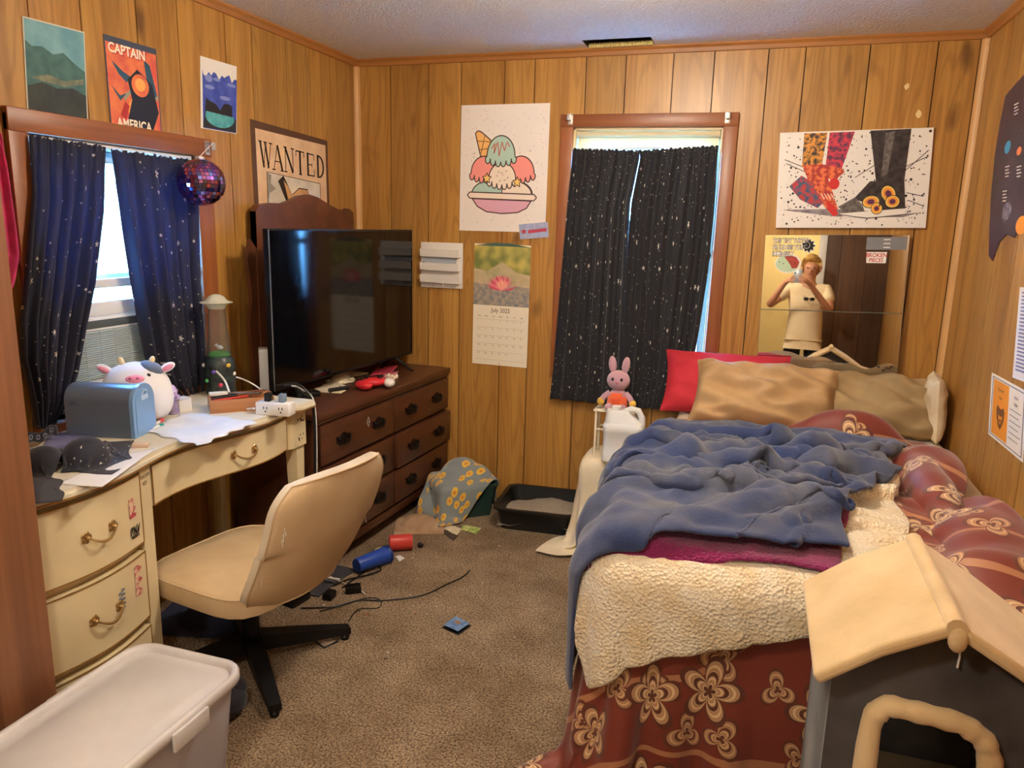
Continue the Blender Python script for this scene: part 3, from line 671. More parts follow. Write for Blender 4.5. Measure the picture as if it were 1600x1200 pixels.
for x in (0.14, TW-0.14):
    g = G(); g.tube([(x-0.02, 0.014, TZ0-ZT+0.01), (x, -0.07, 0.008), (x, -0.085, 0.006)], [0.009, 0.006, 0.005], 8); g.tube([(x-0.02, 0.014, TZ0-ZT+0.01), (x, 0.10, 0.008), (x, 0.115, 0.006)], [0.009, 0.006, 0.005], 8); g.obj('leg', BLK, tv)
# ================================================================ CURTAINS, AIR CONDITIONER
def star_cloth(name, base, transl, scale=17.0, dens=0.62):
    """dark cloth printed with silver foil stars: Voronoi cells, each with one star of its own size"""
    m = bpy.data.materials.new(name); m.use_nodes = True; nt = m.node_tree; N = nt.nodes; L = nt.links; b = N['Principled BSDF']
    uv = N.new('ShaderNodeUVMap'); uv.uv_map = 'UVMap'
    def layer(sc, r0, r1, prob):
        vo = N.new('ShaderNodeTexVoronoi'); vo.voronoi_dimensions = '2D'; vo.inputs['Scale'].default_value = sc; vo.inputs['Randomness'].default_value = 0.9
        L.new(uv.outputs[0], vo.inputs['Vector'])
        ps = N.new('ShaderNodeVectorMath'); ps.operation = 'SCALE'; ps.inputs['Scale'].default_value = 1.0; L.new(vo.outputs['Position'], ps.inputs[0])
        df = N.new('ShaderNodeVectorMath'); df.operation = 'SUBTRACT'; L.new(uv.outputs[0], df.inputs[0]); L.new(ps.outputs[0], df.inputs[1])
        sp = N.new('ShaderNodeSeparateXYZ'); L.new(df.outputs[0], sp.inputs[0])
        at2 = N.new('ShaderNodeMath'); at2.operation = 'ARCTAN2'; L.new(sp.outputs[0], at2.inputs[0]); L.new(sp.outputs[1], at2.inputs[1])
        rnd = N.new('ShaderNodeSeparateColor'); L.new(vo.outputs['Color'], rnd.inputs[0])
        def mth(op, a, bb=None, c=None):
            n = N.new('ShaderNodeMath'); n.operation = op
            for i, v in enumerate((a, bb, c)):
                if v is None: continue
                if isinstance(v, (int, float)): n.inputs[i].default_value = v
                else: L.new(v, n.inputs[i])
            return n.outputs[0]
        an = mth('MULTIPLY_ADD', at2.outputs[0], 5.0, mth('MULTIPLY', rnd.outputs['Red'], 6.28))
        rad = mth('MULTIPLY_ADD', mth('COSINE', an), 0.38, 0.62)
        size = mth('MULTIPLY_ADD', mth('POWER', rnd.outputs['Green'], 3.0), r1-r0, r0)
        ln = N.new('ShaderNodeVectorMath'); ln.operation = 'LENGTH'; L.new(df.outputs[0], ln.inputs[0])
        ins = mth('LESS_THAN', ln.outputs['Value'], mth('MULTIPLY', rad, size))
        return mth('MULTIPLY', ins, mth('LESS_THAN', rnd.outputs['Blue'], prob))
    a = layer(scale, 0.003, 0.011, dens); c = layer(scale*1.7, 0.0018, 0.0038, 0.5)
    mxx = N.new('ShaderNodeMath'); mxx.operation = 'MAXIMUM'; L.new(a, mxx.inputs[0]); L.new(c, mxx.inputs[1]); st = mxx.outputs[0]
    mx = N.new('ShaderNodeMix'); mx.data_type = 'RGBA'; mx.inputs['A'].default_value = lin(base); mx.inputs['B'].default_value = lin((228,224,212)); L.new(st, mx.inputs['Factor'])
    L.new(mx.outputs['Result'], b.inputs['Base Color'])
    rg = N.new('ShaderNodeMapRange'); rg.inputs['To Min'].default_value = 0.75; rg.inputs['To Max'].default_value = 0.35; L.new(st, rg.inputs[0]); L.new(rg.outputs[0], b.inputs['Roughness'])
    b.inputs['Sheen Weight'].default_value = 0.15
    if transl:
        tr = N.new('ShaderNodeBsdfTranslucent'); tr.inputs['Color'].default_value = lin((116,134,176)); ms = N.new('ShaderNodeMixShader'); ms.inputs[0].default_value = transl
        L.new(b.outputs[0], ms.inputs[1]); L.new(tr.outputs[0], ms.inputs[2]); L.new(ms.outputs[0], N['Material Output'].inputs[0])
    return m
NAVY = star_cloth('navy_star_curtain', (20,23,44), 0.16); BLACKC = star_cloth('black_star_curtain', (17,17,27), 0.0, 15.0, 0.7)

def curtain(name, label, rows, plane, ax, folds, amp, m, group, seed, width, off=0.0, nu=90, nv=60, ruffle=0.006, tier=0.0):
    """rows: (photo x of left edge, photo x of right edge, photo y left, photo y right) from the rod to the hem; the cloth hangs in folds off the plane"""
    rng = np.random.default_rng(seed); E0, E1 = [], []
    for (xa, ya, xb, yb) in rows: E0.append(on(xa, ya, ax, plane)); E1.append(on(xb, yb, ax, plane))
    k = len(rows); t = np.linspace(0, k-1, nv); P = np.zeros((nv, nu, 3)); ph = rng.uniform(0, 6.28, 5)
    sgn = -1 if ax == 1 else 1
    for i in range(nv):
        a = min(int(t[i]), k-2); f = t[i]-a; f = f*f*(3-2*f)*0.5+f*0.5
        l = E0[a].lerp(E0[a+1], f); r = E1[a].lerp(E1[a+1], f); d = i/(nv-1)
        for j in range(nu):
            u = j/(nu-1); p = l.lerp(r, u)
            w_ = math.sin(u*folds*2*PI+ph[0]+0.5*math.sin(d*3+ph[1]))+0.45*math.sin(u*folds*3.7*PI+ph[2]+d*1.3)
            aa = amp*(0.35+0.65*min(1, d*2.2+0.15))
            out = off+aa*w_+(0.004*math.sin(u*folds*9*PI+ph[3]) if d < 0.08 else 0)
            q = p.copy(); q[ax] = plane+sgn*max(0.006, out+amp*1.3)
            if d < 0.02: q.z += ruffle*(0.5*math.sin(u*folds*7*PI+ph[3])+0.4*math.sin(u*61+ph[4]))
            P[i, j] = q
    hgt = (E0[0]-E0[-1]).length
    g = G(); g.grid(P, uvgrid(nv, nu, width, hgt)); o = g.obj(name, m, None, angle=180)
    mod(o, 'SOLIDIFY', thickness=0.0016, offset=0)
    return tag(o, label, 'curtain', group)
CX = XL+0.006
curtain('curtain', 'navy star curtain swept towards the closet post at the desk window', [(36,211,156,230),(40,300,152,330),(30,400,138,440),(20,500,124,510),(22,560,112,580),(38,620,96,632),(46,668,70,668)], CX, 0, 6, 0.016, NAVY, None, 3, 0.5)
curtain('curtain', 'navy star curtain beside the alien lamp at the desk window', [(168,234,304,252),(184,330,307,350),(198,420,309,440),(212,500,314,505),(224,560,318,565),(246,605,315,606),(270,630,312,618)], CX, 0, 6, 0.016, NAVY, None, 5, 0.5)
g = G(); pA, pB = onx(36, 213, XL-0.004), onx(304, 254, XL-0.004); g.tube([Vector((XL-0.004, HL[0]+0.019, pA.z)), Vector((XL-0.004, HL[1]-0.019, pA.z))], 0.006, 10)
tag(g.obj('curtain_rod', mat('white_rod', (225,225,222), 0.4)), 'white tension rod inside the top of the desk window', 'curtain rod')
CY = D-0.026
curtain('curtain', 'black star curtain panel on the calendar side of the shut window', [(897,233,1001,236),(895,260,1000,250),(888,330,986,318),(880,420,981,420),(872,510,977,520),(866,580,975,590),(861,622,973,632)], CY, 1, 5, 0.013, BLACKC, None, 8, 0.75)
curtain('curtain', 'black star curtain panel beside the pillows at the shut window', [(1001,236,1123,228),(1001,250,1121,250),(988,318,1116,330),(980,420,1106,430),(976,520,1092,520),(974,590,1080,590),(972,634,1062,640)], CY, 1, 5, 0.013, BLACKC, None, 12, 0.75)
g = G(); g.tube([Vector((HB[0]-0.02+0.036, D+0.012, 1.795)), Vector((HB[1]-0.012-0.018, D+0.012, 1.80))], 0.007, 10)
tag(g.obj('curtain_rod', mat('white_rod')), 'white tension rod inside the shut window', 'curtain rod')

# ---- window air conditioner
AY0, AY1, AZ0, AZ1, AX0, AX1 = 1.80, 2.34, 0.802, 1.104, XL-0.42, XL-0.02
ac = thing('air_conditioner', 'white window air conditioner with a louvred grille behind the cow plush', 'air conditioner', (XL-0.092, (AY0+AY1)/2, AZ0))
hw = (AY1-AY0)/2; hh = AZ1-AZ0; ACW = mat('ac_white', (228,230,228), 0.45)
g = G(); g.b2((AX0-XL, -hw, 0), (0.03, hw, hh), 0.008); g.obj('case', ACW, ac)
g = G(); g.b2((0.03, -hw-0.004, 0.0), (0.066, hw+0.004, hh), 0.010); g.obj('front_bezel', ACW, ac)
g = G(); g.b2((0.0665, -hw+0.03, 0.095), (0.068, hw-0.02, hh-0.045)); gl = g.obj('grille', mat('ac_grille_back', (120,130,132), 0.6), ac, smooth=False)
g = G(); nz_ = 22
for k in range(nz_): g.box((0.070, 0.005, 0.10+(hh-0.15)*k/(nz_-1)), (0.006, 2*hw-0.055, 0.0035), 0, (0, 0.5, 0))
for k in range(9): g.b2((0.068, -hw+0.03+(2*hw-0.05)*k/8-0.001, 0.095), (0.0725, -hw+0.03+(2*hw-0.05)*k/8+0.001, hh-0.045))
lv = g.obj('louvre', mat('ac_louvre', (176,190,192), 0.5), gl, smooth=False)
g = G(); g.b2((0.062, -hw+0.03, hh-0.038), (0.069, hw-0.02, hh-0.012), 0.002); g.obj('air_outlet', mat('ac_dark', (80,88,92), 0.6), ac)
g = G(); g.b2((0.064, 0.05, 0.02), (0.069, hw-0.03, 0.075), 0.002)
for k in range(2): g.lathe([(0.0, 0.012), (0.014, 0.012), (0.016, 0)], 14, Matrix.Translation((0.068, 0.10+0.07*k, 0.047)) @ Euler((0, R(90), 0)).to_matrix().to_4x4())
g.obj('control_panel', mat('ac_panel', (200,204,204), 0.5), ac)
for a, b in ((HL[0]+0.019, AY0-0.006), (AY1+0.006, HL[1]-0.019)):
    g = G(); n = 6; c = Vector((XL-0.092, (AY0+AY1)/2, AZ0))
    for i in range(n):
        y_ = a+(b-a)*(i+0.5)/n; g.b2(Vector((XL-0.09+0.006*(i % 2), a+(b-a)*i/n, AZ0))-c, Vector((XL-0.082+0.006*(i % 2), a+(b-a)*(i+1)/n, AZ1))-c)
    g.obj('side_curtain', ACW, ac, smooth=False)
# ================================================================ THINGS ON THE LEFT WALL AND ON THE DESK
def sheet(name, label, cat, TL, TR, BR, BL, ax=0, plane=XL, gap=0.0015, th=0.0008, paper=None, group=None, bulge=0.0, curl=None):
    """a paper on a wall from its four photo corners; returns (root, M) where M maps the unit square (x right, y up) and metres off the wall"""
    c = [on(*p, ax, plane) for p in (TL, TR, BR, BL)]; tl, tr, br, bl = c
    nrm = Vector((0, -1, 0)) if ax == 1 else (Vector((1, 0, 0)) if plane < 0 else Vector((-1, 0, 0)))
    root = thing(name, label, cat, bl+nrm*gap, 0, group)
    ex = ((br-bl)+(tr-tl))/2; ey = ((tl-bl)+(tr-br))/2
    M = Matrix(((ex.x, ey.x, nrm.x, 0), (ex.y, ey.y, nrm.y, 0), (ex.z, ey.z, nrm.z, 0), (0, 0, 0, 1)))
    if paper is not None:
        g = G(); g.prism([(0, 0), (1, 0), (1, 1), (0, 1)], 0, th, M); g.obj('paper', paper, root, smooth=False)
    return root, M, ex.length, ey.length
class Print:
    """flat print on a sheet: coloured shapes in unit-square coordinates, each a hair above the last"""
    def __init__(s, M, z=0.0011, sx=1.0, sy=1.0): s.g = G(); s.M = M; s.z = z; s.sx, s.sy = sx, sy
    def up(s, m): s.g.use(m); s.z += 0.00006; return s
    def poly(s, m, pts): s.up(m); s.g.flat(pts, s.z, s.M); return s
    def ell(s, m, cx, cy, rx, ry, n=24, a0=0, a1=360): 
        full = abs(a1-a0-360) < 1e-6; k = n if full else n+1
        return s.poly(m, [(cx+rx*math.cos(R(a0+(a1-a0)*i/n)), cy+ry*math.sin(R(a0+(a1-a0)*i/n))) for i in range(k)])
    def line(s, m, pts, w_):
        s.up(m)
        for (x0, y0), (x1, y1) in zip(pts[:-1], pts[1:]):
            dx, dy = (x1-x0)*s.sx, (y1-y0)*s.sy; d = math.hypot(dx, dy) or 1e-9; nx, ny = -dy/d*w_/2/s.sx, dx/d*w_/2/s.sy
            s.g.flat([(x0+nx, y0+ny), (x0-nx, y0-ny), (x1-nx, y1-ny), (x1+nx, y1+ny)], s.z, s.M)
        return s
    def text(s, m, t, size, x, y, align='LEFT', bold=0.0, w_=1.0):
        s.up(m); s.g.text(t, size*s.sy, 0, 0, 0, s.M @ Matrix.Translation((x, y, s.z)) @ Matrix.Diagonal((w_/s.sx, 1/s.sy, 1, 1)), 1.0, align, bold*s.sy); return s
    def obj(s, parent, name='print'):
        o = s.g.obj(name, None, parent, smooth=False); o['kind'] = 'stuff'; return o
def flatm(name, c=(128,128,128), **k): return mat(name, c, k.pop('rough', 0.6), **k)
# -- dark teal landscape print (plain stand-in)
r_, M, sx, sy = sheet('landscape_print', 'old print in teal and dark green tones above the desk window', 'poster', (32,22), (131,50), (136,191), (42,181), paper=flatm('aged_paper', (196,190,170)))
p = Print(M, sx=sx, sy=sy); T1 = flatm('teal_sky', (96,146,156), col2=(122,166,172), nscale=14); T2 = flatm('teal_hill', (54,92,90), col2=(70,108,102), nscale=30); T3 = flatm('dark_ground', (52,58,54), col2=(40,46,46), nscale=20); T4 = flatm('pale_path', (128,128,100), col2=(92,100,84), nscale=40)
p.poly(T1, [(0.02, 0.015), (0.98, 0.015), (0.98, 0.985), (0.02, 0.985)])
p.poly(T2, [(0.02, 0.015), (0.98, 0.015), (0.98, 0.56), (0.80, 0.63), (0.62, 0.72), (0.45, 0.68), (0.28, 0.74), (0.12, 0.72), (0.02, 0.77)])
p.poly(T4, [(0.08, 0.40), (0.35, 0.46), (0.62, 0.42), (0.94, 0.48), (0.94, 0.42), (0.6, 0.36), (0.3, 0.38)])
p.poly(T3, [(0.02, 0.015), (0.98, 0.015), (0.98, 0.30), (0.75, 0.36), (0.5, 0.33), (0.25, 0.37), (0.02, 0.31)]); p.obj(r_)
# -- comic style poster, lettering kept, figure left out
r_, M, sx, sy = sheet('comic_poster', 'orange and teal comic poster headed CAPTAIN above the desk window', 'poster', (160,56), (243,77), (252,212), (172,196), paper=flatm('poster_dark', (64,72,92)))
p = Print(M, sx=sx, sy=sy); OR = flatm('poster_orange', (226,124,74), col2=(206,86,72), nscale=22); YE = flatm('poster_yellow', (240,170,90)); TE = flatm('poster_teal', (46,84,110)); NV = flatm('poster_navy', (26,32,52)); RD = flatm('poster_red', (176,44,44)); CW = flatm('poster_cream', (250,232,206))
p.poly(OR, [(0.02, 0.01), (0.98, 0.01), (0.98, 0.93), (0.02, 0.93)])
for k in range(9):
    a = R(200+k*17.5); b_ = R(200+k*17.5+8); p.poly(YE if k % 2 else flatm('poster_grey', (150,150,130)), [(0.62, 0.56), (0.62+0.36*math.cos(a), max(0.012, 0.56+0.54*math.sin(a))), (0.62+0.36*math.cos(b_), max(0.012, 0.56+0.54*math.sin(b_)))])
p.poly(TE, [(0.10, 0.74), (0.22, 0.60), (0.36, 0.52), (0.44, 0.60), (0.30, 0.64)]); p.poly(TE, [(0.72, 0.84), (0.84, 0.78), (0.95, 0.44), (0.86, 0.40), (0.76, 0.58)])
p.poly(NV, [(0.30, 0.02), (0.44, 0.34), (0.38, 0.56), (0.58, 0.70), (0.86, 0.56), (0.96, 0.24), (0.82, 0.02)])
p.poly(TE, [(0.06, 0.46), (0.22, 0.36), (0.34, 0.40), (0.22, 0.30)]); p.ell(OR, 0.62, 0.52, 0.17, 0.13); p.ell(YE, 0.62, 0.53, 0.10, 0.075)
p.poly(RD, [(0.20, 0.14), (0.30, 0.30), (0.38, 0.26), (0.30, 0.10)])
p.text(RD, 'CAPTAIN', 0.150, 0.075, 0.815, bold=0.005, w_=0.90); p.text(CW, 'CAPTAIN', 0.150, 0.06, 0.825, bold=0.004, w_=0.90)
p.text(CW, 'AMERICA', 0.150, 0.12, 0.0, bold=0.004, w_=0.86); p.obj(r_)
# -- painted lake
r_, M, sx, sy = sheet('lake_painting', 'small torn painting of a teal pond under a blue sky', 'painting', (308,88), (369,104), (366,211), (313,200), paper=flatm('white_card', (232,226,216)))
p = Print(M, sx=sx, sy=sy); BL_ = flatm('cobalt', (56,72,160), col2=(74,92,180), nscale=25); LB = flatm('cloud_blue', (128,140,200)); TR_ = flatm('tree_dark', (38,36,42)); PD = flatm('pond_teal', (64,150,160), col2=(96,176,176), nscale=30)
top_ = [(1-i/14, 0.80+0.04*math.sin(i*2.4)+0.03*math.sin(i*5.1)-0.02*(i/14)) for i in range(15)]
p.poly(BL_, [(0.06, 0.01), (0.98, 0.01)]+top_[:-1]+[(0.05, 0.83)])
for cx, cy, rx, ry in ((0.22, 0.72, 0.10, 0.05), (0.44, 0.73, 0.10, 0.025), (0.84, 0.70, 0.13, 0.025), (0.24, 0.60, 0.13, 0.03), (0.66, 0.49, 0.15, 0.03)): p.ell(LB, cx, cy, rx, ry)
p.poly(TR_, [(0.05, 0.02), (0.98, 0.02), (0.97, 0.20), (0.86, 0.24), (0.86, 0.40), (0.72, 0.42), (0.62, 0.40), (0.52, 0.30), (0.40, 0.38), (0.26, 0.40), (0.14, 0.44), (0.10, 0.20)])
p.ell(PD, 0.52, 0.20, 0.40, 0.15, a0=180, a1=360); p.poly(PD, [(0.12, 0.20), (0.92, 0.20), (0.90, 0.235), (0.14, 0.255)]); p.obj(r_)
# -- WANTED bill
r_, M, sx, sy = sheet('wanted_poster', 'brown bordered WANTED bill above the arched mirror frame', 'poster', (388,197), (511,220), (513,345), (397,322), paper=flatm('brown_border', (92,62,46)), gap=0.0012)
p = Print(M, sx=sx, sy=sy); PK = flatm('bill_paper', (226,190,150), col2=(214,174,134), nscale=12); IK = flatm('bill_ink', (44,36,30)); WH = flatm('bill_photo', (222,208,186), col2=(196,184,164), nscale=9); TN = flatm('bill_tan', (206,156,106))
p.poly(PK, [(0.05, -0.05), (0.965, -0.05), (0.965, 0.93), (0.05, 0.91)])
def letters(word, x, y, w_, h_, gapx):
    S = {'W': [(0, 1, .27, 0, .17), (.27, 0, .5, 1, .06), (.46, 1, .72, 0, .17), (.72, 0, 1, 1, .06)], 'A': [(.06, 0, .48, 1, .06), (.48, 1, .92, 0, .18), (.2, .34, .72, .34, .06)], 'N': [(.1, 0, .1, 1, .07), (.1, 1, .86, 0, .19), (.88, 0, .88, 1, .07)],
         'T': [(.5, 0, .5, 1, .2), (0.04, .96, .96, .96, .08), (.06, .98, .06, .74, .06), (.94, .98, .94, .74, .06)], 'E': [(.2, 0, .2, 1, .2), (.1, .96, .9, .96, .08), (.1, .04, .92, .04, .08), (.2, .5, .66, .5, .07), (.9, .98, .9, .72, .06), (.92, .02, .92, .3, .06), (.66, .4, .66, .6, .05)]}
    SER = {'W': [(0, 1), (.48, 1), (1, 1)], 'A': [(.06, 0), (.92, 0)], 'N': [(.1, 0), (.1, 1), (.88, 1)], 'T': [(.5, 0)], 'E': [], 'D': []}
    for k, ch in enumerate(word):
        ox = x+k*(w_+gapx)
        if ch == 'D':
            p.line(IK, [(ox+.2*w_, y), (ox+.2*w_, y+h_)], .2*w_*sx); n = 14
            out = [(ox+w_*(.2+.74*math.cos(R(-90+180*i/n))**.8 if i not in (0, n) else .2), y+h_*(.5+.5*math.sin(R(-90+180*i/n)))) for i in range(n+1)]
            inn = [(ox+w_*(.2+.54*math.cos(R(-90+180*i/n))**.8 if i not in (0, n) else .2), y+h_*(.5+.43*math.sin(R(-90+180*i/n)))) for i in range(n+1)]
            p.up(IK)
            for i in range(n): p.g.flat([out[i], out[i+1], inn[i+1], inn[i]], p.z, p.M)
        else:
            for a, b, c, d, t in S[ch]: p.line(IK, [(ox+a*w_, y+b*h_), (ox+c*w_, y+d*h_)], t*w_*sx)
            for a, b in SER[ch]: p.line(IK, [(ox+(a-.17)*w_, y+b*h_), (ox+(a+.17)*w_, y+b*h_)], .05*h_*sy)
letters('WANTED', 0.10, 0.475, 0.122, 0.30, 0.021)
p.poly(IK, [(0.155, -0.05), (0.865, -0.05), (0.865, 0.405), (0.155, 0.43)]); p.poly(WH, [(0.162, -0.05), (0.858, -0.05), (0.858, 0.398), (0.162, 0.423)])
p.poly(IK, [(0.29, 0.34), (0.36, 0.42), (0.40, 0.34), (0.46, 0.20), (0.56, 0.30), (0.68, 0.30), (0.70, 0.16), (0.54, 0.06), (0.40, 0.06)]); p.poly(TN, [(0.36, 0.36), (0.41, 0.30), (0.46, 0.19), (0.56, 0.285), (0.675, 0.285), (0.69, 0.165), (0.54, 0.07), (0.42, 0.08)])
for k in range(3): p.line(IK, [(0.585+0.03*k, 0.275), (0.64+0.015*k, 0.19)], 0.002)
p.poly(flatm('bill_grey', (150,138,122)), [(0.165, 0.42), (0.21, 0.40), (0.20, 0.30), (0.26, 0.24), (0.18, 0.18), (0.165, 0.10)]); p.obj(r_)
# -- pink cloth on the wall past the window
curtain('pink_cloth', 'hot pink cloth hanging on the wall next to the closet post', [(-60,150,-2,215),(-60,215,8,260),(-60,300,20,340),(-60,380,29,402),(-60,430,20,440),(-60,470,10,468)], XL+0.002, 0, 4, 0.010, mat('hot_pink_cloth', (206,52,110), 0.8, col2=(176,40,92), nscale=20, sheen=0.4), None, 21, 0.4, ruffle=0.004)

# ---- disco ball on the curtain bracket
bc = onx(315, 285, XL+0.125)
db = thing('disco_ball', 'purple mirrored disco ball hanging from the window corner', 'disco ball', bc)
RB_ = 0.082; DM = [mat('disco_violet', (176,120,226), 0.08, 1.0), mat('disco_pink', (236,150,214), 0.08, 1.0), mat('disco_blue', (140,150,236), 0.08, 1.0)]
G().ball((0, 0, 0), RB_*0.965, 24).obj('core', mat('disco_core', (48,30,70), 0.6), db)
g = G(); nlat = 19
for i in range(nlat):
    a0, a1 = -PI/2+PI*(i+0.06)/nlat, -PI/2+PI*(i+0.94)/nlat; am = (a0+a1)/2; nn = max(4, int(2*PI*math.cos(am)/(PI/nlat)))
    for j in range(nn):
        g.use(random.choice(DM)); b0, b1 = 2*PI*(j+0.06)/nn, 2*PI*(j+0.94)/nn
        g.add([(RB_*math.cos(a)*math.cos(b), RB_*math.cos(a)*math.sin(b), RB_*math.sin(a)) for a, b in ((a0, b0), (a0, b1), (a1, b1), (a1, b0))], [(0, 1, 2, 3)])
o = g.obj('mirror_tiles', None, db, smooth=False); o['kind'] = 'stuff'
G().lathe([(0.0, RB_-0.006), (0.016, RB_-0.006), (0.016, RB_+0.006), (0.004, RB_+0.009), (0.0, RB_+0.009)], 16, cap=False).obj('cap', mat('silver_cap', (200,200,205), 0.3, 0.9), db)
hk = Vector((XL+0.052, HL[1]+0.045, HL[3]+0.052))-bc
g = G(); g.tube([(0, 0, RB_+0.008), hk*0.5+Vector((0, 0, RB_*0.55)), hk], 0.0012, 6); g.obj('cord', mat('white_string', (230,230,230), 0.7), db)

# ---------------------------------------------------------------- on the desk
def dk(px, py, z=DZ): return onz(px, py, z)
# mailbox shaped tin
a, b = dk(105, 681), dk(212, 686); dirv = (b-a); ml = dirv.length; ma = math.atan2(dirv.y, dirv.x)
mb = thing('tin_box', 'blue grey mailbox shaped tin on the desk in front of the cow plush', 'tin box', (a.x, a.y, DZ), ma)
MB = mat('blue_grey_tin', (108,122,144), 0.35, 0.3, col2=(98,112,134), nscale=3); MBE = mat('window_lit_tin', (128,170,220), 0.3, 0.2)  # second tin colour: window light on the door end, put into the blue
dp, hgt, rr = 0.115, 0.155, 0.05
def arch(w_, h_, r_, n=7, ins=0.0): 
    pts = [(ins, ins)]
    pts = [(ins, ins), (w_-ins, ins)]+[(w_-r_+(r_-ins)*math.cos(R(90*i/n)), h_-r_+(r_-ins)*math.sin(R(90*i/n))) for i in range(n+1)]+[(r_+(r_-ins)*math.cos(R(90+90*i/n)), h_-r_+(r_-ins)*math.sin(R(90+90*i/n))) for i in range(n+1)]
    return pts
ME = Matrix(((0, 0, 1, 0), (1, 0, 0, 0), (0, 1, 0, 0), (0, 0, 0, 1)))            # profile plane yz, extrude along x
G().prism(arch(dp, hgt, rr), 0, ml-0.012, ME).obj('body', MB, mb, angle=50)
d_ = G().prism(arch(dp, hgt+0.002, rr+0.002, ins=-0.002), ml-0.012, ml, ME).obj('door', MBE, mb, angle=50)
g = G(); g.prism(arch(dp, hgt, rr, ins=0.012), ml, ml+0.002, ME); g.obj('door_panel', MBE, d_, angle=50)
g = G(); g.b2((ml, dp/2-0.018, hgt-0.045), (ml+0.006, dp/2+0.018, hgt-0.03), 0.002); g.tube([(ml+0.003, dp/2-0.013, hgt-0.03), (ml+0.007, dp/2-0.008, hgt-0.016), (ml+0.007, dp/2+0.008, hgt-0.016), (ml+0.003, dp/2+0.013, hgt-0.03)], 0.0022, 6); g.obj('latch', mat('pale_latch', (180,205,230), 0.35), d_)
g = G()
for k in range(3): g.tube([(0.03+(0.014-0.004*k)*math.cos(t), -0.0006, hgt-0.06+(0.014-0.004*k)*math.sin(t)) for t in [R(20*i) for i in range(10)]], 0.0011, 5)
g.obj('rainbow_mark', mat('dark_print', (70,90,124), 0.5), mb)
# cow plush
cc = on(214, 612, 0, -1.90)
cow = thing('cow_plush', 'round white cow plush with pink snout in front of the air conditioner', 'plush toy', (cc.x, cc.y, DZ), math.atan2(-cc.y, -cc.x)+PI/2-0.15)
PLW = mat('white_plush', (232,232,236), 0.95, sheen=0.5, bump=0.3, bscale=220); PLP = mat('pink_plush', (232,150,176), 0.9, sheen=0.4); PLK = mat('slate_plush', (92,108,136), 0.9, sheen=0.4)
# local: -y faces the viewer
g = G(); n = 28; vs = []; fs = []
prof = [(0.0, 0), (0.060, 0.0), (0.093, 0.012), (0.110, 0.05), (0.112, 0.09), (0.102, 0.135), (0.080, 0.170), (0.045, 0.190), (0.0, 0.196)]
g.lathe(prof, n, Matrix.Diagonal((1, 0.86, 1, 1)), cap=False); o = g.obj('body', PLW, cow, angle=180); mod(o, 'SUBSURF', levels=1, render_levels=1)
g = G(); g.ball((0.006, -0.066, 0.150), (0.032, 0.018, 0.015), 16, rot=(0.5, 0, 0)); sn = g.obj('snout', PLP, cow)
g = G()
for s in (-1, 1): g.ball((0.006+s*0.011, -0.082, 0.156), (0.0045, 0.004, 0.0045), 8)
g.obj('nostrils', mat('dark_pink', (196,96,124), 0.8), sn)
for s in (-1, 1): g = G(); g.ball((0.006+s*0.040, -0.056, 0.160), (0.007, 0.006, 0.007), 10); g.obj('eye', BLK, cow)
for s in (-1, 1):
    g = G(); g.ball((0.005+s*0.092, -0.01, 0.176), (0.027, 0.010, 0.014), 12, rot=(0, -0.5*s, 0)); e_ = g.obj('ear', PLW, cow); g = G(); g.ball((0.005+s*0.094, -0.017, 0.176), (0.02, 0.006, 0.009), 10, rot=(0, -0.5*s, 0)); g.obj('ear_lining', PLP, e_)
    g = G(); g.ball((0.006+s*0.045, 0, 0.198), (0.010, 0.010, 0.016), 10, rot=(0, 0.35*s, 0)); g.obj('horn', mat('horn_cream', (230,214,170), 0.9), cow)
g = G(); g.ball((0.050, 0.0, 0.172), (0.040, 0.048, 0.022), 14, rot=(-0.1, 0.5, 0)); g.obj('head_patch', PLK, cow)
# lilac castle with glitter
c = dk(271, 646); ca = thing('castle_toy', 'small lilac plastic castle tower beside the cow plush', 'toy', c)
LI = mat('lilac_plastic', (202,176,222), 0.35)
G().lathe([(0.0, 0), (0.021, 0), (0.022, 0.004), (0.019, 0.010), (0.018, 0.045), (0.022, 0.048), (0.022, 0.056), (0.0, 0.056)], 12, cap=False).obj('tower', mat('clear_glitter', (206,196,220), 0.2, trans=0.4, col2=(180,150,210), nscale=200), ca)
G().lathe([(0.0, 0.056), (0.018, 0.056), (0.018, 0.075), (0.021, 0.077), (0.008, 0.098), (0.0, 0.102)], 6, cap=False).obj('turret', LI, ca)
g = G()
for k in range(6): g.box((0.021*math.cos(k*PI/3), 0.021*math.sin(k*PI/3), 0.058), (0.008, 0.008, 0.010), 0.001, (0, 0, k*PI/3))
g.obj('battlement', LI, ca)
# white carton
a, b = dk(281, 644), dk(303, 640); cb = thing('small_carton', 'small white carton next to the lilac castle', 'carton', a, math.atan2((b-a).y, (b-a).x))
g = G(); g.b2((0, 0, 0), (0.045, 0.05, 0.042), 0.001); g.obj('box', mat('white_card2', (224,222,220), 0.6), cb); G().b2((0.0, -0.0005, 0.040), (0.045, 0.05, 0.0435), 0.0005).obj('flap', mat('white_card3', (206,204,206), 0.6), cb)
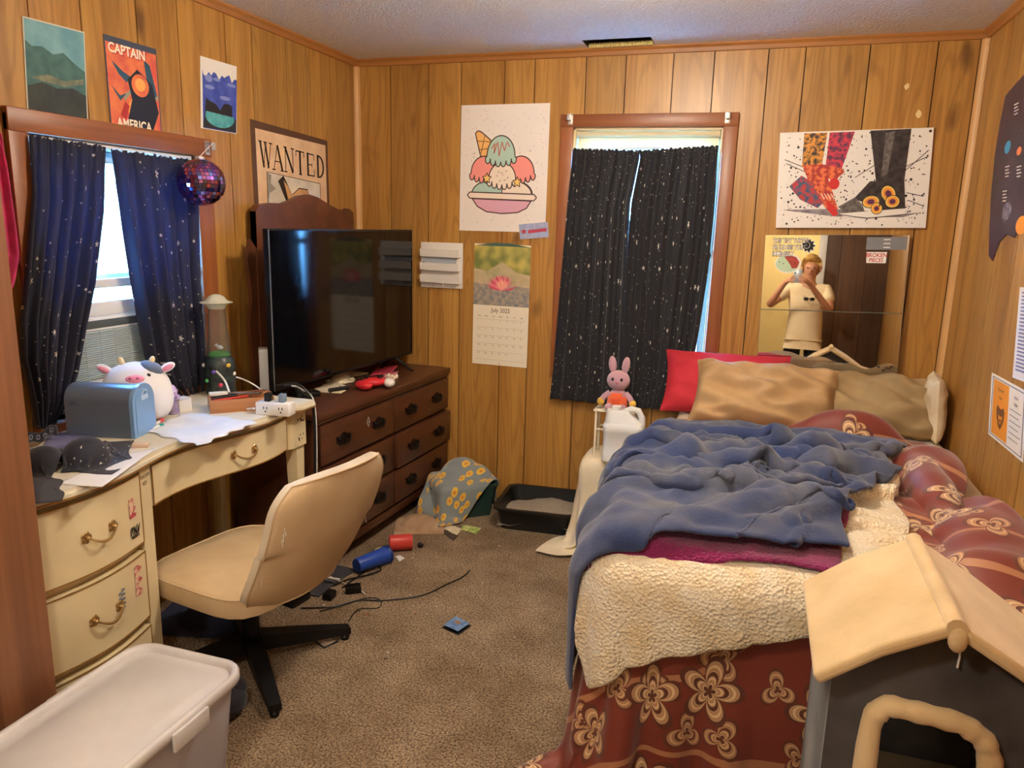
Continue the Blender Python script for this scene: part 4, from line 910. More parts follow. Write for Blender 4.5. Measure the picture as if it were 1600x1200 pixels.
# open wooden tray of pens
a, b = dk(329, 647), dk(404, 641); tl_ = (b-a).length*1.35; ta = math.atan2((b-a).y, (b-a).x)
tr = thing('wooden_tray', 'open wooden tray of pens on the far end of the desk', 'tray', a, ta)
OAKT = wood_mat('tray_wood', (150,96,60), (190,134,92), (120,70,40), axis='x', vary=0.02); tw, thh = 0.115, 0.045
g = G(); g.b2((0, 0, 0), (tl_, tw, 0.005)); g.b2((0, 0, 0.005), (tl_, 0.007, thh), 0.001); g.b2((0, tw-0.007, 0.005), (tl_, tw, thh), 0.001); g.b2((0, 0.007, 0.005), (0.007, tw-0.007, thh), 0.001); g.b2((tl_-0.007, 0.007, 0.005), (tl_, tw-0.007, thh), 0.001); g.obj('tray_body', OAKT, tr)
Mt = Matrix.Translation(a) @ Euler((0, 0, ta)).to_matrix().to_4x4()
def intray(name, label, cat, pts, r, m, extra=None):
    root = thing(name, label, cat, Mt @ Vector(pts[0])); o = Mt @ Vector(pts[0]); g = G(); P = [Mt @ Vector(q)-o for q in pts]; g.tube(P, r, 10); g.obj('barrel', m, root)
    d = (P[-1]-P[0]).normalized(); g = G(); g.tube([P[-1], P[-1]+d*0.012], [r*0.8, r*0.25], 10); g.obj('tip', extra or BLK, root)
intray('pen', 'red pen lying in the wooden tray', 'pen', [(0.012, 0.025, 0.040), (0.13, 0.030, 0.047)], 0.0042, mat('red_pen', (196,60,50), 0.35))
intray('marker', 'thick black marker lying in the wooden tray', 'marker', [(0.012, 0.055, 0.040), (0.085, 0.052, 0.047)], 0.0085, BLK)
intray('pen', 'slim silver pen across the wooden tray', 'pen', [(0.05, 0.09, 0.050), (0.17, 0.04, 0.053)], 0.0036, mat('silver_pen', (170,174,180), 0.25, 0.9))
intray('pencil', 'brown pencil at the back of the wooden tray', 'pencil', [(0.03, 0.098, 0.046), (0.19, 0.094, 0.05)], 0.0038, mat('pencil_brown', (120,70,50), 0.5))
o = G().box((0, 0, 0.006), (0.062, 0.022, 0.012), 0.002).obj('card_box', mat('white_card2'), None); o.location = Mt @ Vector((0.035, 0.085, thh+0.0005)); o.rotation_euler = (0, 0, ta); tag(o, 'small white card box resting on the rim of the wooden tray', 'box')
# alien lamp
c = onx(345, 600, -1.925); al = thing('alien_lamp', 'lamp with a flying saucer top on a clear tube and dark base', 'lamp', (c.x, c.y, DZ))
DKB = mat('lamp_base_black', (30,30,40), 0.4, col2=(60,74,70), nscale=50)
bz = onx(345, 556, -1.925).z-DZ; tz = onx(340, 482, -1.925).z-DZ; uz = onx(340, 470, -1.925).z-DZ
g = G(); g.lathe([(0.0, 0), (0.052, 0), (0.056, 0.012), (0.050, 0.03), (0.056, 0.05), (0.058, bz*0.7), (0.052, bz*0.92), (0.044, bz), (0.0, bz)], 24, cap=False); base_ = g.obj('base', DKB, al)
for k, (cl, th_, zz) in enumerate([((220,60,90), -0.9, 0.3), ((240,230,220), 0.2, 0.55), ((90,200,120), -1.9, 0.4), ((240,200,80), -0.3, 0.8), ((120,90,210), -1.3, 0.65), ((240,240,240), -2.4, 0.78)]):
    g = G(); g.ball((0.055*math.cos(th_), 0.055*math.sin(th_), bz*zz), (0.009, 0.009, 0.008), 10); g.obj('planet_bead', mat('bead_%d' % k, cl, 0.4), base_)
G().lathe([(0.044, bz), (0.043, bz+0.01), (0.038, bz+(tz-bz)*0.4), (0.031, tz), (0.030, tz), (0.036, bz+(tz-bz)*0.4), (0.041, bz+0.01)], 24, cap=False).obj('beam_tube', mat('clear_tube', (226,240,240), 0.03, trans=0.95, alpha=0.55, ior=1.2), al)
G().ball((0, 0, bz+0.006), (0.040, 0.040, 0.016), 16).obj('grass', mat('lamp_grass', (70,130,60), 0.8, bump=0.8, bscale=200), al)
g = G(); g.ball((0.006, 0, bz+0.034), (0.013, 0.008, 0.009), 10); g.ball((-0.010, 0, bz+0.042), (0.006, 0.005, 0.006), 8); g.obj('tiny_cow', PLW, al)
g = G(); g.lathe([(0.030, tz), (0.036, tz+0.010), (0.040, tz+0.018), (0.058, tz+0.022), (0.060, tz+0.024), (0.040, tz+0.030), (0.036, tz+0.036), (0.028, tz+0.046), (0.014, tz+0.053), (0.0, tz+0.055)], 24, cap=False); g.obj('saucer', mat('saucer_white', (226,226,206), 0.4, transl=0.3), al)
# power tap and plugs
a, b = dk(399, 648), dk(452, 652); pt = thing('power_tap', 'white power outlet cube with plugs at the end of the desk', 'power outlet', (a.x, a.y, DZ), math.atan2((b-a).y, (b-a).x)); pl_ = (b-a).length
WPL = mat('white_plastic', (232,230,226), 0.35)
G().b2((0, 0, 0), (pl_, 0.05, 0.045), 0.005).obj('housing', WPL, pt)
for k in range(2):
    xx = pl_*(0.3+0.45*k); g = G()
    for s in (-1, 1): g.b2((xx+s*0.006-0.0015, -0.0008, 0.022), (xx+s*0.006+0.0015, 0.001, 0.031))
    g.ball((xx, -0.0002, 0.014), (0.003, 0.001, 0.003), 8); g.obj('socket', BLK, pt)
for k, (xx, m_) in enumerate(((pl_*0.30, BLK), (pl_*0.72, mat('grey_plug', (120,140,160), 0.4)))):
    g = G(); g.b2((xx-0.011, 0.012, 0.045), (xx+0.011, 0.038, 0.075), 0.004); g.obj('plug', m_, pt)
def cord(name, label, pts, r, m, cat='cord', group=None, n=6, sub=6):
    P = [Vector(p) for p in pts]; out = []
    for i in range(len(P)-1):
        p0, p1, p2, p3 = P[max(i-1, 0)], P[i], P[i+1], P[min(i+2, len(P)-1)]
        for k in range(sub):
            t = k/sub; out.append(0.5*((2*p1)+(-p0+p2)*t+(2*p0-5*p1+4*p2-p3)*t*t+(-p0+3*p1-3*p2+p3)*t**3))
    out.append(P[-1]); return tag(G().tube(out, r, n).obj(name, m), label, cat, group)
tp = Vector((a.x, a.y, DZ))
cord('cord', 'white cord running from the alien lamp to the power cube', [onx(338, 580, -1.90), onx(352, 600, -1.84)+Vector((0, 0, 0.01)), onx(362, 622, -1.78), onx(378, 638, -1.70), Vector((tp.x-0.004, tp.y+0.0, DZ+0.022))], 0.0038, WPL)
cord('cord', 'white cord looping behind the wooden tray', [onx(352, 588, -1.93), onx(372, 590, -1.90), onx(395, 600, -1.86), onx(415, 615, -1.80)], 0.003, WPL)
# cable bundle between desk and dresser
for k, (dx, m_, lb) in enumerate(((0.0, BLK, 'thick black cable hanging between desk and dresser'), (0.008, mat('dark_grey_cable', (44,44,50), 0.5), 'dark grey cable hanging between desk and dresser'), (0.016, WPL, 'white cable hanging between desk and dresser'))):
    X_ = -1.572; st = onx(440+8*k, 618, -1.66)
    cord('cable', lb, [Vector((-1.70+0.03*k, 2.39+0.006*k, DZ+0.045)), Vector((-1.63, 2.425+dx, DZ+0.05-0.01*k)), Vector((X_, 2.428+dx, DZ-0.02)), Vector((X_+0.004, 2.430+dx, 0.55)), Vector((X_-0.01, 2.432+dx, 0.30)), Vector((X_-0.02, 2.44+dx, 0.06)), Vector((X_+0.06, 2.47+2*dx, 0.006))], 0.004 if k < 1 else 0.003, m_)
# loose things on the desk top
def wavy_sheet(name, label, cat, c4, m, z, amp, seed, n=26, w_=0.3, h_=0.2, group=None, thick=0.0006, edge=0.0):
    rng = np.random.default_rng(seed); ph = rng.uniform(0, 6, 6); Q = quadgrid(*[dk(*p, z) for p in c4], n, n)
    for i in range(n):
        for j in range(n):
            u, v = i/(n-1), j/(n-1)
            Q[i, j, 2] = z+0.0015+amp*(0.5+0.25*math.sin(5*u+ph[0]+3*v)+0.25*math.sin(9*v+ph[1]-4*u))*(0.25+0.75*(math.sin(PI*u)*math.sin(PI*v))**.4)
            Q[i, j, 0] += edge*math.sin(23*v+ph[2])*abs(2*u-1)**4; Q[i, j, 1] += edge*math.sin(19*u+ph[3])*abs(2*v-1)**4
    o = G().grid(Q, uvgrid(n, n, w_, h_)).obj(name, m, angle=180); mod(o, 'SOLIDIFY', thickness=thick, offset=1); return tag(o, label, cat, group)
wavy_sheet('cloth', 'thin white cloth spread on the desk', 'cloth', [(221,674), (296,644), (402,661), (312,697)], mat('white_cloth', (222,226,232), 0.85, col2=(206,214,226), nscale=12), DZ, 0.009, 3, edge=0.008)
wavy_sheet('paper', 'loose white sheet near the dark clothes on the desk', 'paper', [(92,757), (172,716), (246,700), (160,762)], mat('sheet_white', (226,226,226), 0.7), DZ, 0.004, 8)
o = G().box((0, 0, 0.007), (0.045, 0.020, 0.014), 0.004).obj('eraser', mat('beige_eraser', (206,180,160), 0.7)); o.location = dk(220, 699); o.rotation_euler = (0, 0, 0.5); tag(o, 'small beige eraser on the desk before the tin', 'eraser')
for pa, pb, c_, lb in (((234,668), (254,656), (206,60,70), 'red marker beside the tin box'), ((233,671), (254,664), (40,150,140), 'teal marker beside the tin box')):
    A, B_ = dk(*pa, DZ+0.006), dk(*pb, DZ+0.006); root = thing('marker', lb, 'marker', (A.x, A.y, DZ)); o_ = Vector((A.x, A.y, DZ))
    G().tube([A-o_, (A+(B_-A)*0.72)-o_], 0.0055, 10).obj('barrel', WPL, root); G().tube([(A+(B_-A)*0.72)-o_, B_-o_], 0.0060, 10).obj('cap', mat('cap_%d' % c_[0], c_, 0.4), root)
# heap of dark clothes: draped small cloths over soft lumps
floor_d = sd_floor(DZ)
def desk_cloth(name, label, c4, m, lumps, seed, n=34, ex=1.18, cat='clothing'):
    cs = [dk(*p, DZ)+Vector((0, 0, 0.07)) for p in c4]; Q = quadgrid(*cs, n, n); du = (cs[1]-cs[0]).length/(n-1)*ex; dv = (cs[3]-cs[0]).length/(n-1)*ex
    Pq = drape(Q, du, dv, [floor_d]+lumps, steps=90, iters=6, thick=0.004, fric=0.5, seed=seed, jit=0.003)
    o = G().grid(Pq, uvgrid(n, n, 0.3, 0.3)).obj(name, m, angle=180); mod(o, 'SOLIDIFY', thickness=0.003, offset=1); mod(o, 'SUBSURF', levels=1, render_levels=1); return tag(o, label, cat)
q1, q2 = dk(135, 725, DZ), dk(70, 735, DZ)
lump = [sd_ell((q1.x, q1.y, DZ+0.012), (0.055, 0.06, 0.060)), sd_ell((q2.x, q2.y, DZ+0.008), (0.05, 0.05, 0.055))]
desk_cloth('navy_pouch', 'crumpled dark navy pouch on the desk', [(95,735), (120,690), (192,690), (160,755)], star_cloth('pouch_cloth', (26,28,44), 0, 26.0, 0.05), lump, 4, cat='pouch')
desk_cloth('black_garment', 'crumpled black garment at the near end of the desk', [(20,780), (40,700), (110,712), (92,778)], mat('black_cloth', (24,24,32), 0.85, col2=(36,36,48), nscale=9, sheen=0.2), lump, 6)
desk_cloth('lilac_cloth', 'lilac grey cloth scrap behind the dark pouch', [(66,716), (84,684), (150,676), (128,702)], mat('lilac_cloth', (120,120,160), 0.85, col2=(92,92,128), nscale=14), lump, 9, n=24)
A, B_ = dk(40, 690, DZ+0.03), dk(90, 672, DZ+0.03); root = thing('studded_belt', 'black belt with round silver eyelets behind the black garment', 'belt', A); dv_ = B_-A; ln_ = dv_.length
g = G(); nb_ = 14; P = np.array([[tuple(dv_*(i/nb_)+Vector((0, 0, 0.006*math.sin(i*0.7)+h_*0.028-0.012))) for h_ in (0, 1)] for i in range(nb_+1)]); g.grid(P); o = g.obj('strap', mat('black_cloth'), root); mod(o, 'SOLIDIFY', thickness=0.003, offset=0)
for i in range(2, nb_, 3):
    c_ = dv_*(i/nb_)+Vector((0, 0, 0.006*math.sin(i*0.7)+0.002)); nr = Vector((dv_.y, -dv_.x, 0)).normalized(); g = G(); g.lathe([(0.004, -0.003), (0.008, -0.003), (0.008, 0.003), (0.004, 0.003), (0.004, -0.003)], 12, Matrix.Translation(c_) @ nr.to_track_quat('Z', 'Y').to_matrix().to_4x4(), cap=False); g.obj('eyelet', mat('silver_cap'), root)
# slim white console standing behind the left end of the TV
c = onx(413, 560, -1.955); o_ = thing('game_console', 'slim white game console standing upright at the edge of the television', 'game console', (c.x, c.y, ZT), math.atan2(c.y, c.x)+PI/2)
G().b2((-0.022, 0, 0), (0.022, 0.07, 0.215), 0.003).obj('case', WPL, o_); G().b2((-0.003, -0.0008, 0.10), (-0.0005, 0.002, 0.19)).obj('disc_slot', BLK, o_); G().b2((-0.03, -0.006, 0), (0.03, 0.076, 0.006), 0.002).obj('stand', mat('grey_stand', (150,150,155), 0.5), o_)
# things on the dresser in front of the TV
def dz(px, py, z=ZT): return onz(px, py, z)
gc = dz(585, 606); gp = thing('game_controller', 'red and white game controller on the dresser', 'game controller', gc, 0.9); gp.scale = (1.2, 1.2, 1.2)
RED = mat('controller_red', (206,44,52), 0.35); 
def ctrl(m):
    g = G(); g.ball((0, 0, 0.024), (0.052, 0.033, 0.018), 18); return g
ctrl(RED).obj('shell', RED, gp)
for s, m_ in ((-1, RED), (1, mat('controller_white', (236,228,220), 0.35))): g = G(); g.ball((s*0.052, -0.022, 0.020), (0.022, 0.040, 0.018), 14, rot=(0, 0, -0.45*s)); g.obj('grip', m_, gp)
for s, yy in ((-1, 0.006), (0.5, -0.012)): g = G(); g.lathe([(0.006, 0.036), (0.005, 0.044), (0.009, 0.046), (0.0085, 0.050), (0.0, 0.049)], 12, Matrix.Translation((s*0.028, yy, 0)), cap=False); g.obj('thumbstick', BLK, gp)
g = G()
for k in range(4): g.ball((0.030+0.009*math.cos(k*PI/2), 0.008+0.009*math.sin(k*PI/2), 0.039), (0.0038, 0.0038, 0.003), 8)
g.obj('buttons', BLK, gp)
c = dz(478, 620); o_ = thing('charger_box', 'flat black charger box with white marks on the dresser', 'charger', c, 1.0); G().b2((-0.055, -0.035, 0), (0.055, 0.035, 0.026), 0.008).obj('case', BLK, o_)
g = G()
for k in range(2): g.line2([(-0.04, 0.012-0.018*k), (-0.008, 0.012-0.018*k)], 0.005, 0.0265)
g.obj('white_marks', mat('sticker_white'), o_, smooth=False)
c = dz(530, 612); o = G().tube([(-0.05, 0, 0.011), (0.035, 0.0, 0.011), (0.05, 0, 0.011)], [0.011, 0.011, 0.007], 12).obj('black_tube', BLK); o.location = c; o.rotation_euler = (0, 0, 1.1); tag(o, 'short black tube on the dresser before the white sock', 'tube')
n = 30; cs = [dz(*p_)+Vector((0, 0, .07)) for p_ in ((500, 608), (530, 580), (562, 588), (534, 612))]; Q = quadgrid(*cs, n, n); cm = sum(cs, Vector())/4
Pq = drape(Q, (cs[1]-cs[0]).length/(n-1)*1.3, (cs[3]-cs[0]).length/(n-1)*1.3, [sd_floor(ZT), sd_ell((cm.x, cm.y, ZT+0.005), (0.03, 0.06, 0.03))], steps=80, iters=6, thick=0.006, seed=2)
o = G().grid(Pq).obj('sock', mat('cream_sock', (226,212,184), 0.9, col2=(206,190,160), nscale=20, bump=0.2, bscale=300), angle=180); mod(o, 'SOLIDIFY', thickness=0.006, offset=1); mod(o, 'SUBSURF', levels=1, render_levels=1); tag(o, 'crumpled cream sock on the dresser below the television', 'sock')
for k, (p4, cl, lb) in enumerate((([(578,588), (588,574), (622,571), (612,583)], (190,60,80), 'red greeting card under the television'), ([(590,596), (602,583), (624,580), (612,595)], (216,120,130), 'pink envelope lying under the television'))):
    wavy_sheet('card', lb, 'card', p4, mat('card_%d' % k, cl, 0.6), ZT+0.001+0.002*k, 0.004, 30+k, n=10)
c = dz(612, 592); root = thing('bead_bracelet', 'cream beaded bracelet bunched on the dresser beside the cards', 'bracelet', c); bm_ = mat('cream_bead', (232,214,184), 0.4)
for k in range(10): a_ = k*2*PI/10; G().ball((0.026*math.cos(a_), 0.018*math.sin(a_), 0.012+0.004*math.sin(3*a_)), 0.0085, 10).obj('bead', bm_, root)
# grey sock hanging out of the second drawer
c = onx(672, 652, -1.565); g = G(); P = []
for i in range(14):
    t = i/13; w_ = 0.030+0.012*math.sin(t*5)
    P.append([(c.x+0.010+0.012*math.sin(t*3)+0.006*math.cos(3.14*j/7-1.57), c.y-w_+2*w_*j/7, c.z+0.035-0.14*t) for j in range(8)])
o = g.grid(np.array(P)).obj('sock', mat('dark_sock', (52,56,62), 0.9, sheen=0.3), angle=180); mod(o, 'SOLIDIFY', thickness=0.008, offset=1); mod(o, 'SUBSURF', levels=1, render_levels=1); tag(o, 'dark grey sock hanging out of a dresser drawer', 'sock')
# ================================================================ CHAIR, TOTE AND WHAT LIES ON THE CARPET
BEI = mat('beige_vinyl', (212,186,148), 0.5, col2=(196,168,130), nscale=6, bump=0.05, bscale=300); BEI2 = mat('window_lit_vinyl', (220,208,188), 0.5, col2=(204,188,164), nscale=5)  # second vinyl is the same cover, paler for window light on front and edge
ch = thing('desk_chair', 'beige vinyl swivel chair with a black star base pushed up to the desk', 'chair', (-1.48, 1.89, 0), R(-10))
# seat: soft edged slab
def soft_slab(w_, d_, z0, z1, r_, n=40, crown=0.012):
    g = G(); prof = [(0.985, z0), (1.0, z0+0.012), (1.0, z1-0.016), (0.985, z1-0.005), (0.95, z1), (0.6, z1+crown*0.7), (0.25, z1+crown), (0.0, z1+crown)]
    ring = []
    for i in range(n):
        a = 2*PI*i/n; c_, s_ = math.cos(a), math.sin(a); e = 4.5
        k = (abs(c_)**e+abs(s_)**e)**(-1/e); ring.append((c_*k*w_/2, s_*k*d_/2))
    vs = []; fs = []
    for f, z in prof: vs += [(x*f, y*f, z) for x, y in ring]
    for a in range(len(prof)-1):
        for i in range(n): fs.append((a*n+i, a*n+(i+1) % n, (a+1)*n+(i+1) % n, (a+1)*n+i))
    fs.append(tuple(reversed(range(n)))); return g.add(vs, fs)
soft_slab(0.46, 0.47, 0.305, 0.372, 0.08).obj('seat', BEI, ch, angle=60)
g = G(); n = 48; e = 4.5; ring = []
for i in range(n):
    a = 2*PI*i/n; c_, s_ = math.cos(a), math.sin(a); k = (abs(c_)**e+abs(s_)**e)**(-1/e); ring.append(Vector((c_*k*0.2305, s_*k*0.2355, 0.366)))
g.tube(ring, 0.003, 6, closed=True); g.obj('welt', BEI, ch)
# back: bent shell, wide and rounded
nb_, mb_ = 26, 30
def back_surface(off):
    P = np.zeros((nb_, mb_, 3))
    for i in range(nb_):
        t = i/(nb_-1)                                    # 0 bottom, 1 top
        for j in range(mb_):
            u = -1+2*j/(mb_-1)
            hw_ = 0.238*(1-0.10*(1-t)**2)
            if t > 0.80: hw_ *= math.sqrt(max(0.0, 1-((t-0.80)/0.20)**2*0.38))
            if t < 0.2: hw_ *= math.sqrt(max(0.0, 1-((0.2-t)/0.2)**2*0.45))
            zz = 0.315+0.425*t-0.018*abs(u)**3*(t > 0.5); xx = 0.205+0.17*t**0.9+0.02*math.sin(PI*t)
            xx -= 0.045*u*u
            P[i, j] = (xx+off*(1-0.4*max(abs(u), 0)**6), u*hw_+0.035*t, zz)
    return P
A, B_ = back_surface(0.0), back_surface(0.042)
g = G(); g.use(BEI2); g.grid(A[:, ::-1]); g.use(BEI); g.grid(B_); o0 = nb_*mb_
def idx(s, i, j): return s*o0+(i*mb_+(mb_-1-j) if s == 0 else i*mb_+j)
g.use(BEI2)
edge = [(0, j) for j in range(mb_)]+[(i, mb_-1) for i in range(1, nb_)]+[(nb_-1, j) for j in range(mb_-2, -1, -1)]+[(i, 0) for i in range(nb_-2, 0, -1)]
for (a, b), (c_, d_) in zip(edge, edge[1:]+edge[:1]): g.f.append((idx(0, a, b), idx(0, c_, d_), idx(1, c_, d_), idx(1, a, b))); g.mi.append(g.cur)
bk = g.obj('backrest', None, ch, angle=70)
seam = [Vector(B_[i, j]) for i, j in edge]; g = G(); g.tube([p*1.0+Vector((0.001, 0, 0)) for p in seam], 0.0025, 6, closed=True); g.obj('seam', BEI, bk)
g = G()
for k in range(6):
    i, j = random.choice([(8, 1), (12, 1), (16, 2), (20, 2), (10, 27), (6, 3)]); p = Vector(B_[i+k % 3, j]); g.tube([p, p+Vector((0.004, -0.004, -0.008)), p+Vector((0.003, 0.002*k-0.006, -0.022))], 0.0008, 4)
o = g.obj('loose_threads', mat('white_string'), bk); o['kind'] = 'stuff'
BKM = mat('black_metal', (22,22,24), 0.45, 0.4)
g = G(); g.tube([(0, 0, 0.06), (0, 0, 0.31)], [0.03, 0.026], 16); g.b2((-0.11, -0.06, 0.285), (0.11, 0.06, 0.307), 0.004); g.b2((0.05, -0.04, 0.27), (0.23, 0.04, 0.30), 0.006); g.obj('column', BKM, ch)
for k in range(4):
    a = R(-32+90*k); d_ = Vector((math.cos(a), math.sin(a), 0)); s_ = Vector((-d_.y, d_.x, 0)); g = G()
    L0, L1 = 0.02, 0.33
    vs = []
    for l, wz, zt, zb in ((L0, 0.028, 0.105, 0.05), (0.18, 0.024, 0.075, 0.035), (L1, 0.018, 0.045, 0.022)):
        for sgn, z in ((-1, zb), (1, zb), (1, zt), (-1, zt)): vs.append(d_*l+s_*(sgn*wz)+Vector((0, 0, z)))
    fs = [(3, 2, 1, 0), (8, 9, 10, 11)]+[(r*4+q, r*4+(q+1) % 4, (r+1)*4+(q+1) % 4, (r+1)*4+q) for r in range(2) for q in range(4)]
    g.add(vs, fs); lg = g.obj('leg', BKM, ch)
    g = G(); g.lathe([(0, 0), (0.014, 0), (0.016, 0.012), (0.008, 0.024), (0, 0.024)], 12, Matrix.Translation(d_*(L1-0.016))); g.obj('glide', BLK, lg)
# ---- storage tote with lid
TX0, TX1, TY0, TY1, TZ = -1.455, -1.115, 0.86, 1.418, 0.352
tote = thing('storage_tote', 'frosted plastic storage tote with a pale lid beside the closet post', 'storage tote', ((TX0+TX1)/2, (TY0+TY1)/2, 0))
FROST = mat('frosted_plastic', (214,212,222), 0.35, transl=0.35, col2=(200,198,210), nscale=4); LIDP = mat('tote_lid', (226,222,220), 0.38, transl=0.2, col2=(212,206,206), nscale=5)
def rr_ring(wx, wy, r_, z, n=6):
    out = []
    for cx, cy, a0 in ((wx-r_, wy-r_, 0), (-wx+r_, wy-r_, 90), (-wx+r_, -wy+r_, 180), (wx-r_, -wy+r_, 270)):
        for i in range(n+1): a = R(a0+90*i/n); out.append((cx+r_*math.cos(a), cy+r_*math.sin(a), z))
    return out
def loft(rings, cap0=True, cap1=True):
    g = G(); n = len(rings[0]); vs = [p for r in rings for p in r]; fs = []
    for a in range(len(rings)-1):
        for i in range(n): fs.append((a*n+i, a*n+(i+1) % n, (a+1)*n+(i+1) % n, (a+1)*n+i))
    if cap0: fs.append(tuple(reversed(range(n))))
    if cap1: fs.append(tuple(range((len(rings)-1)*n, len(rings)*n)))
    return g.add(vs, fs)
wx, wy = (TX1-TX0)/2, (TY1-TY0)/2
loft([rr_ring(wx-0.045, wy-0.05, 0.05, 0.0), rr_ring(wx-0.04, wy-0.045, 0.055, 0.01), rr_ring(wx-0.014, wy-0.016, 0.06, TZ-0.03), rr_ring(wx-0.006, wy-0.008, 0.06, TZ-0.022), rr_ring(wx-0.006, wy-0.008, 0.06, TZ-0.012)], True, False).obj('tub', FROST, tote, angle=35)
loft([rr_ring(wx-0.004, wy-0.004, 0.062, TZ-0.028), rr_ring(wx, wy, 0.066, TZ-0.022), rr_ring(wx, wy, 0.066, TZ-0.006), rr_ring(wx-0.004, wy-0.004, 0.062, TZ), rr_ring(wx-0.012, wy-0.012, 0.056, TZ+0.001), rr_ring(wx-0.018, wy-0.018, 0.052, TZ-0.004), rr_ring(wx-0.022, wy-0.022, 0.050, TZ-0.014), rr_ring(wx-0.05, wy-0.05, 0.04, TZ-0.014), rr_ring(wx-0.054, wy-0.054, 0.036, TZ-0.010)], False, True).obj('lid', LIDP, tote, angle=50)
for s in (-1, 1):
    g = G(); g.box((s*(wx+0.006), 0.06, TZ-0.03), (0.010, 0.11, 0.045), 0.004); g.obj('latch', LIDP, tote)
g = G(); g.box((0.02, wy+0.004, TZ-0.03), (0.12, 0.010, 0.035), 0.004); g.obj('handle', LIDP, tote)

# ---- dark crate with the duck blanket
cpos = Vector((-1.330, 3.395, 0)); cr_ = thing('crate', 'dark green plastic crate under the duck blanket', 'crate', cpos, R(40)); cr_.scale = (0.9, 0.9, 0.95)
GRN = mat('dark_green_plastic', (34,58,54), 0.5)
g = loft([rr_ring(0.135, 0.10, 0.02, 0.0), rr_ring(0.155, 0.118, 0.024, 0.165), rr_ring(0.166, 0.128, 0.026, 0.166), rr_ring(0.166, 0.128, 0.026, 0.178), rr_ring(0.150, 0.113, 0.022, 0.178), rr_ring(0.132, 0.097, 0.018, 0.006)], True, True); g.obj('tub', GRN, cr_, angle=35)
for s in (-1, 1): g = G(); g.tube([(s*0.162, -0.05, 0.150), (s*0.182, -0.045, 0.146), (s*0.182, 0.045, 0.146), (s*0.162, 0.05, 0.150)], 0.006, 8); g.obj('handle', GRN, cr_)
def blob_cloth(name, base, spot, scale, thr, beak=None, base2=None, thr2=0.5):
    m = bpy.data.materials.new(name); m.use_nodes = True; N = m.node_tree.nodes; L = m.node_tree.links; b = N['Principled BSDF']; b.inputs['Roughness'].default_value = 0.9; b.inputs['Sheen Weight'].default_value = 0.4
    uv = N.new('ShaderNodeUVMap'); uv.uv_map = 'UVMap'; ds = N.new('ShaderNodeTexNoise'); ds.inputs['Scale'].default_value = scale*2.2; L.new(uv.outputs[0], ds.inputs[0])
    mixv = N.new('ShaderNodeMix'); mixv.data_type = 'VECTOR'; mixv.inputs['Factor'].default_value = 0.012
    L.new(uv.outputs[0], mixv.inputs['A']); L.new(ds.outputs['Color'], mixv.inputs['B'])
    vo = N.new('ShaderNodeTexVoronoi'); vo.voronoi_dimensions = '2D'; vo.inputs['Scale'].default_value = scale; vo.inputs['Randomness'].default_value = 0.75; L.new(mixv.outputs['Result'], vo.inputs['Vector'])
    lt = N.new('ShaderNodeMath'); lt.operation = 'LESS_THAN'; lt.inputs[1].default_value = thr; L.new(vo.outputs['Distance'], lt.inputs[0])
    sp = N.new('ShaderNodeSeparateColor'); L.new(vo.outputs['Color'], sp.inputs[0]); gt = N.new('ShaderNodeMath'); gt.operation = 'LESS_THAN'; gt.inputs[1].default_value = 0.68; L.new(sp.outputs[0], gt.inputs[0])
    ml_ = N.new('ShaderNodeMath'); ml_.operation = 'MULTIPLY'; L.new(lt.outputs[0], ml_.inputs[0]); L.new(gt.outputs[0], ml_.inputs[1])
    mx = N.new('ShaderNodeMix'); mx.data_type = 'RGBA'; mx.inputs['A'].default_value = lin(base); mx.inputs['B'].default_value = lin(spot); L.new(ml_.outputs[0], mx.inputs['Factor']); out = mx.outputs['Result']
    if beak:
        l2 = N.new('ShaderNodeMath'); l2.operation = 'LESS_THAN'; l2.inputs[1].default_value = thr*0.36; L.new(vo.outputs['Distance'], l2.inputs[0]); m2 = N.new('ShaderNodeMath'); m2.operation = 'MULTIPLY'; L.new(l2.outputs[0], m2.inputs[0]); L.new(gt.outputs[0], m2.inputs[1])
        my = N.new('ShaderNodeMix'); my.data_type = 'RGBA'; my.inputs['B'].default_value = lin(beak); L.new(out, my.inputs['A']); L.new(m2.outputs[0], my.inputs['Factor']); out = my.outputs['Result']
    L.new(out, b.inputs['Base Color']); return m
DUCK = blob_cloth('duck_fleece', (126,134,138), (224,178,62), 17.0, 0.33, (214,124,40))
n = 56; cs = [Vector((-1.53, 3.12, 0.27)), Vector((-1.33, 3.23, 0.27)), Vector((-1.19, 3.50, 0.27)), Vector((-1.42, 3.63, 0.27))]
lump2 = [sd_floor(0.0), sd_floor(D-0.004, 1, -1.0), sd_floor(-1.512, 0, 1.0), sd_rot(sd_box((0, 0, 0.088), (0.152, 0.118, 0.088), 0.015), cpos, R(40)), sd_ell((cpos.x-0.03, cpos.y+0.06, 0.15), (0.10, 0.09, 0.10)), sd_ell((cpos.x+0.05, cpos.y+0.05, 0.16), (0.07, 0.06, 0.07)), sd_ell((cpos.x-0.06, cpos.y-0.03, 0.16), (0.06, 0.05, 0.06)), sd_ell((cpos.x-0.14, cpos.y-0.13, 0.03), (0.05, 0.05, 0.07))]
Pq = drape(quadgrid(*cs, n, n), 0.27*1.3/(n-1), 0.52*1.15/(n-1), lump2, steps=110, iters=7, thick=0.009, fric=0.6, seed=11, jit=0.008)
o = G().grid(Pq, uvgrid(n, n, 0.62, 0.62)).obj('duck_blanket', DUCK, angle=180); mod(o, 'SOLIDIFY', thickness=0.006, offset=1); mod(o, 'SUBSURF', levels=1, render_levels=1); tag(o, 'grey fleece blanket with yellow ducks heaped in the green crate', 'blanket')
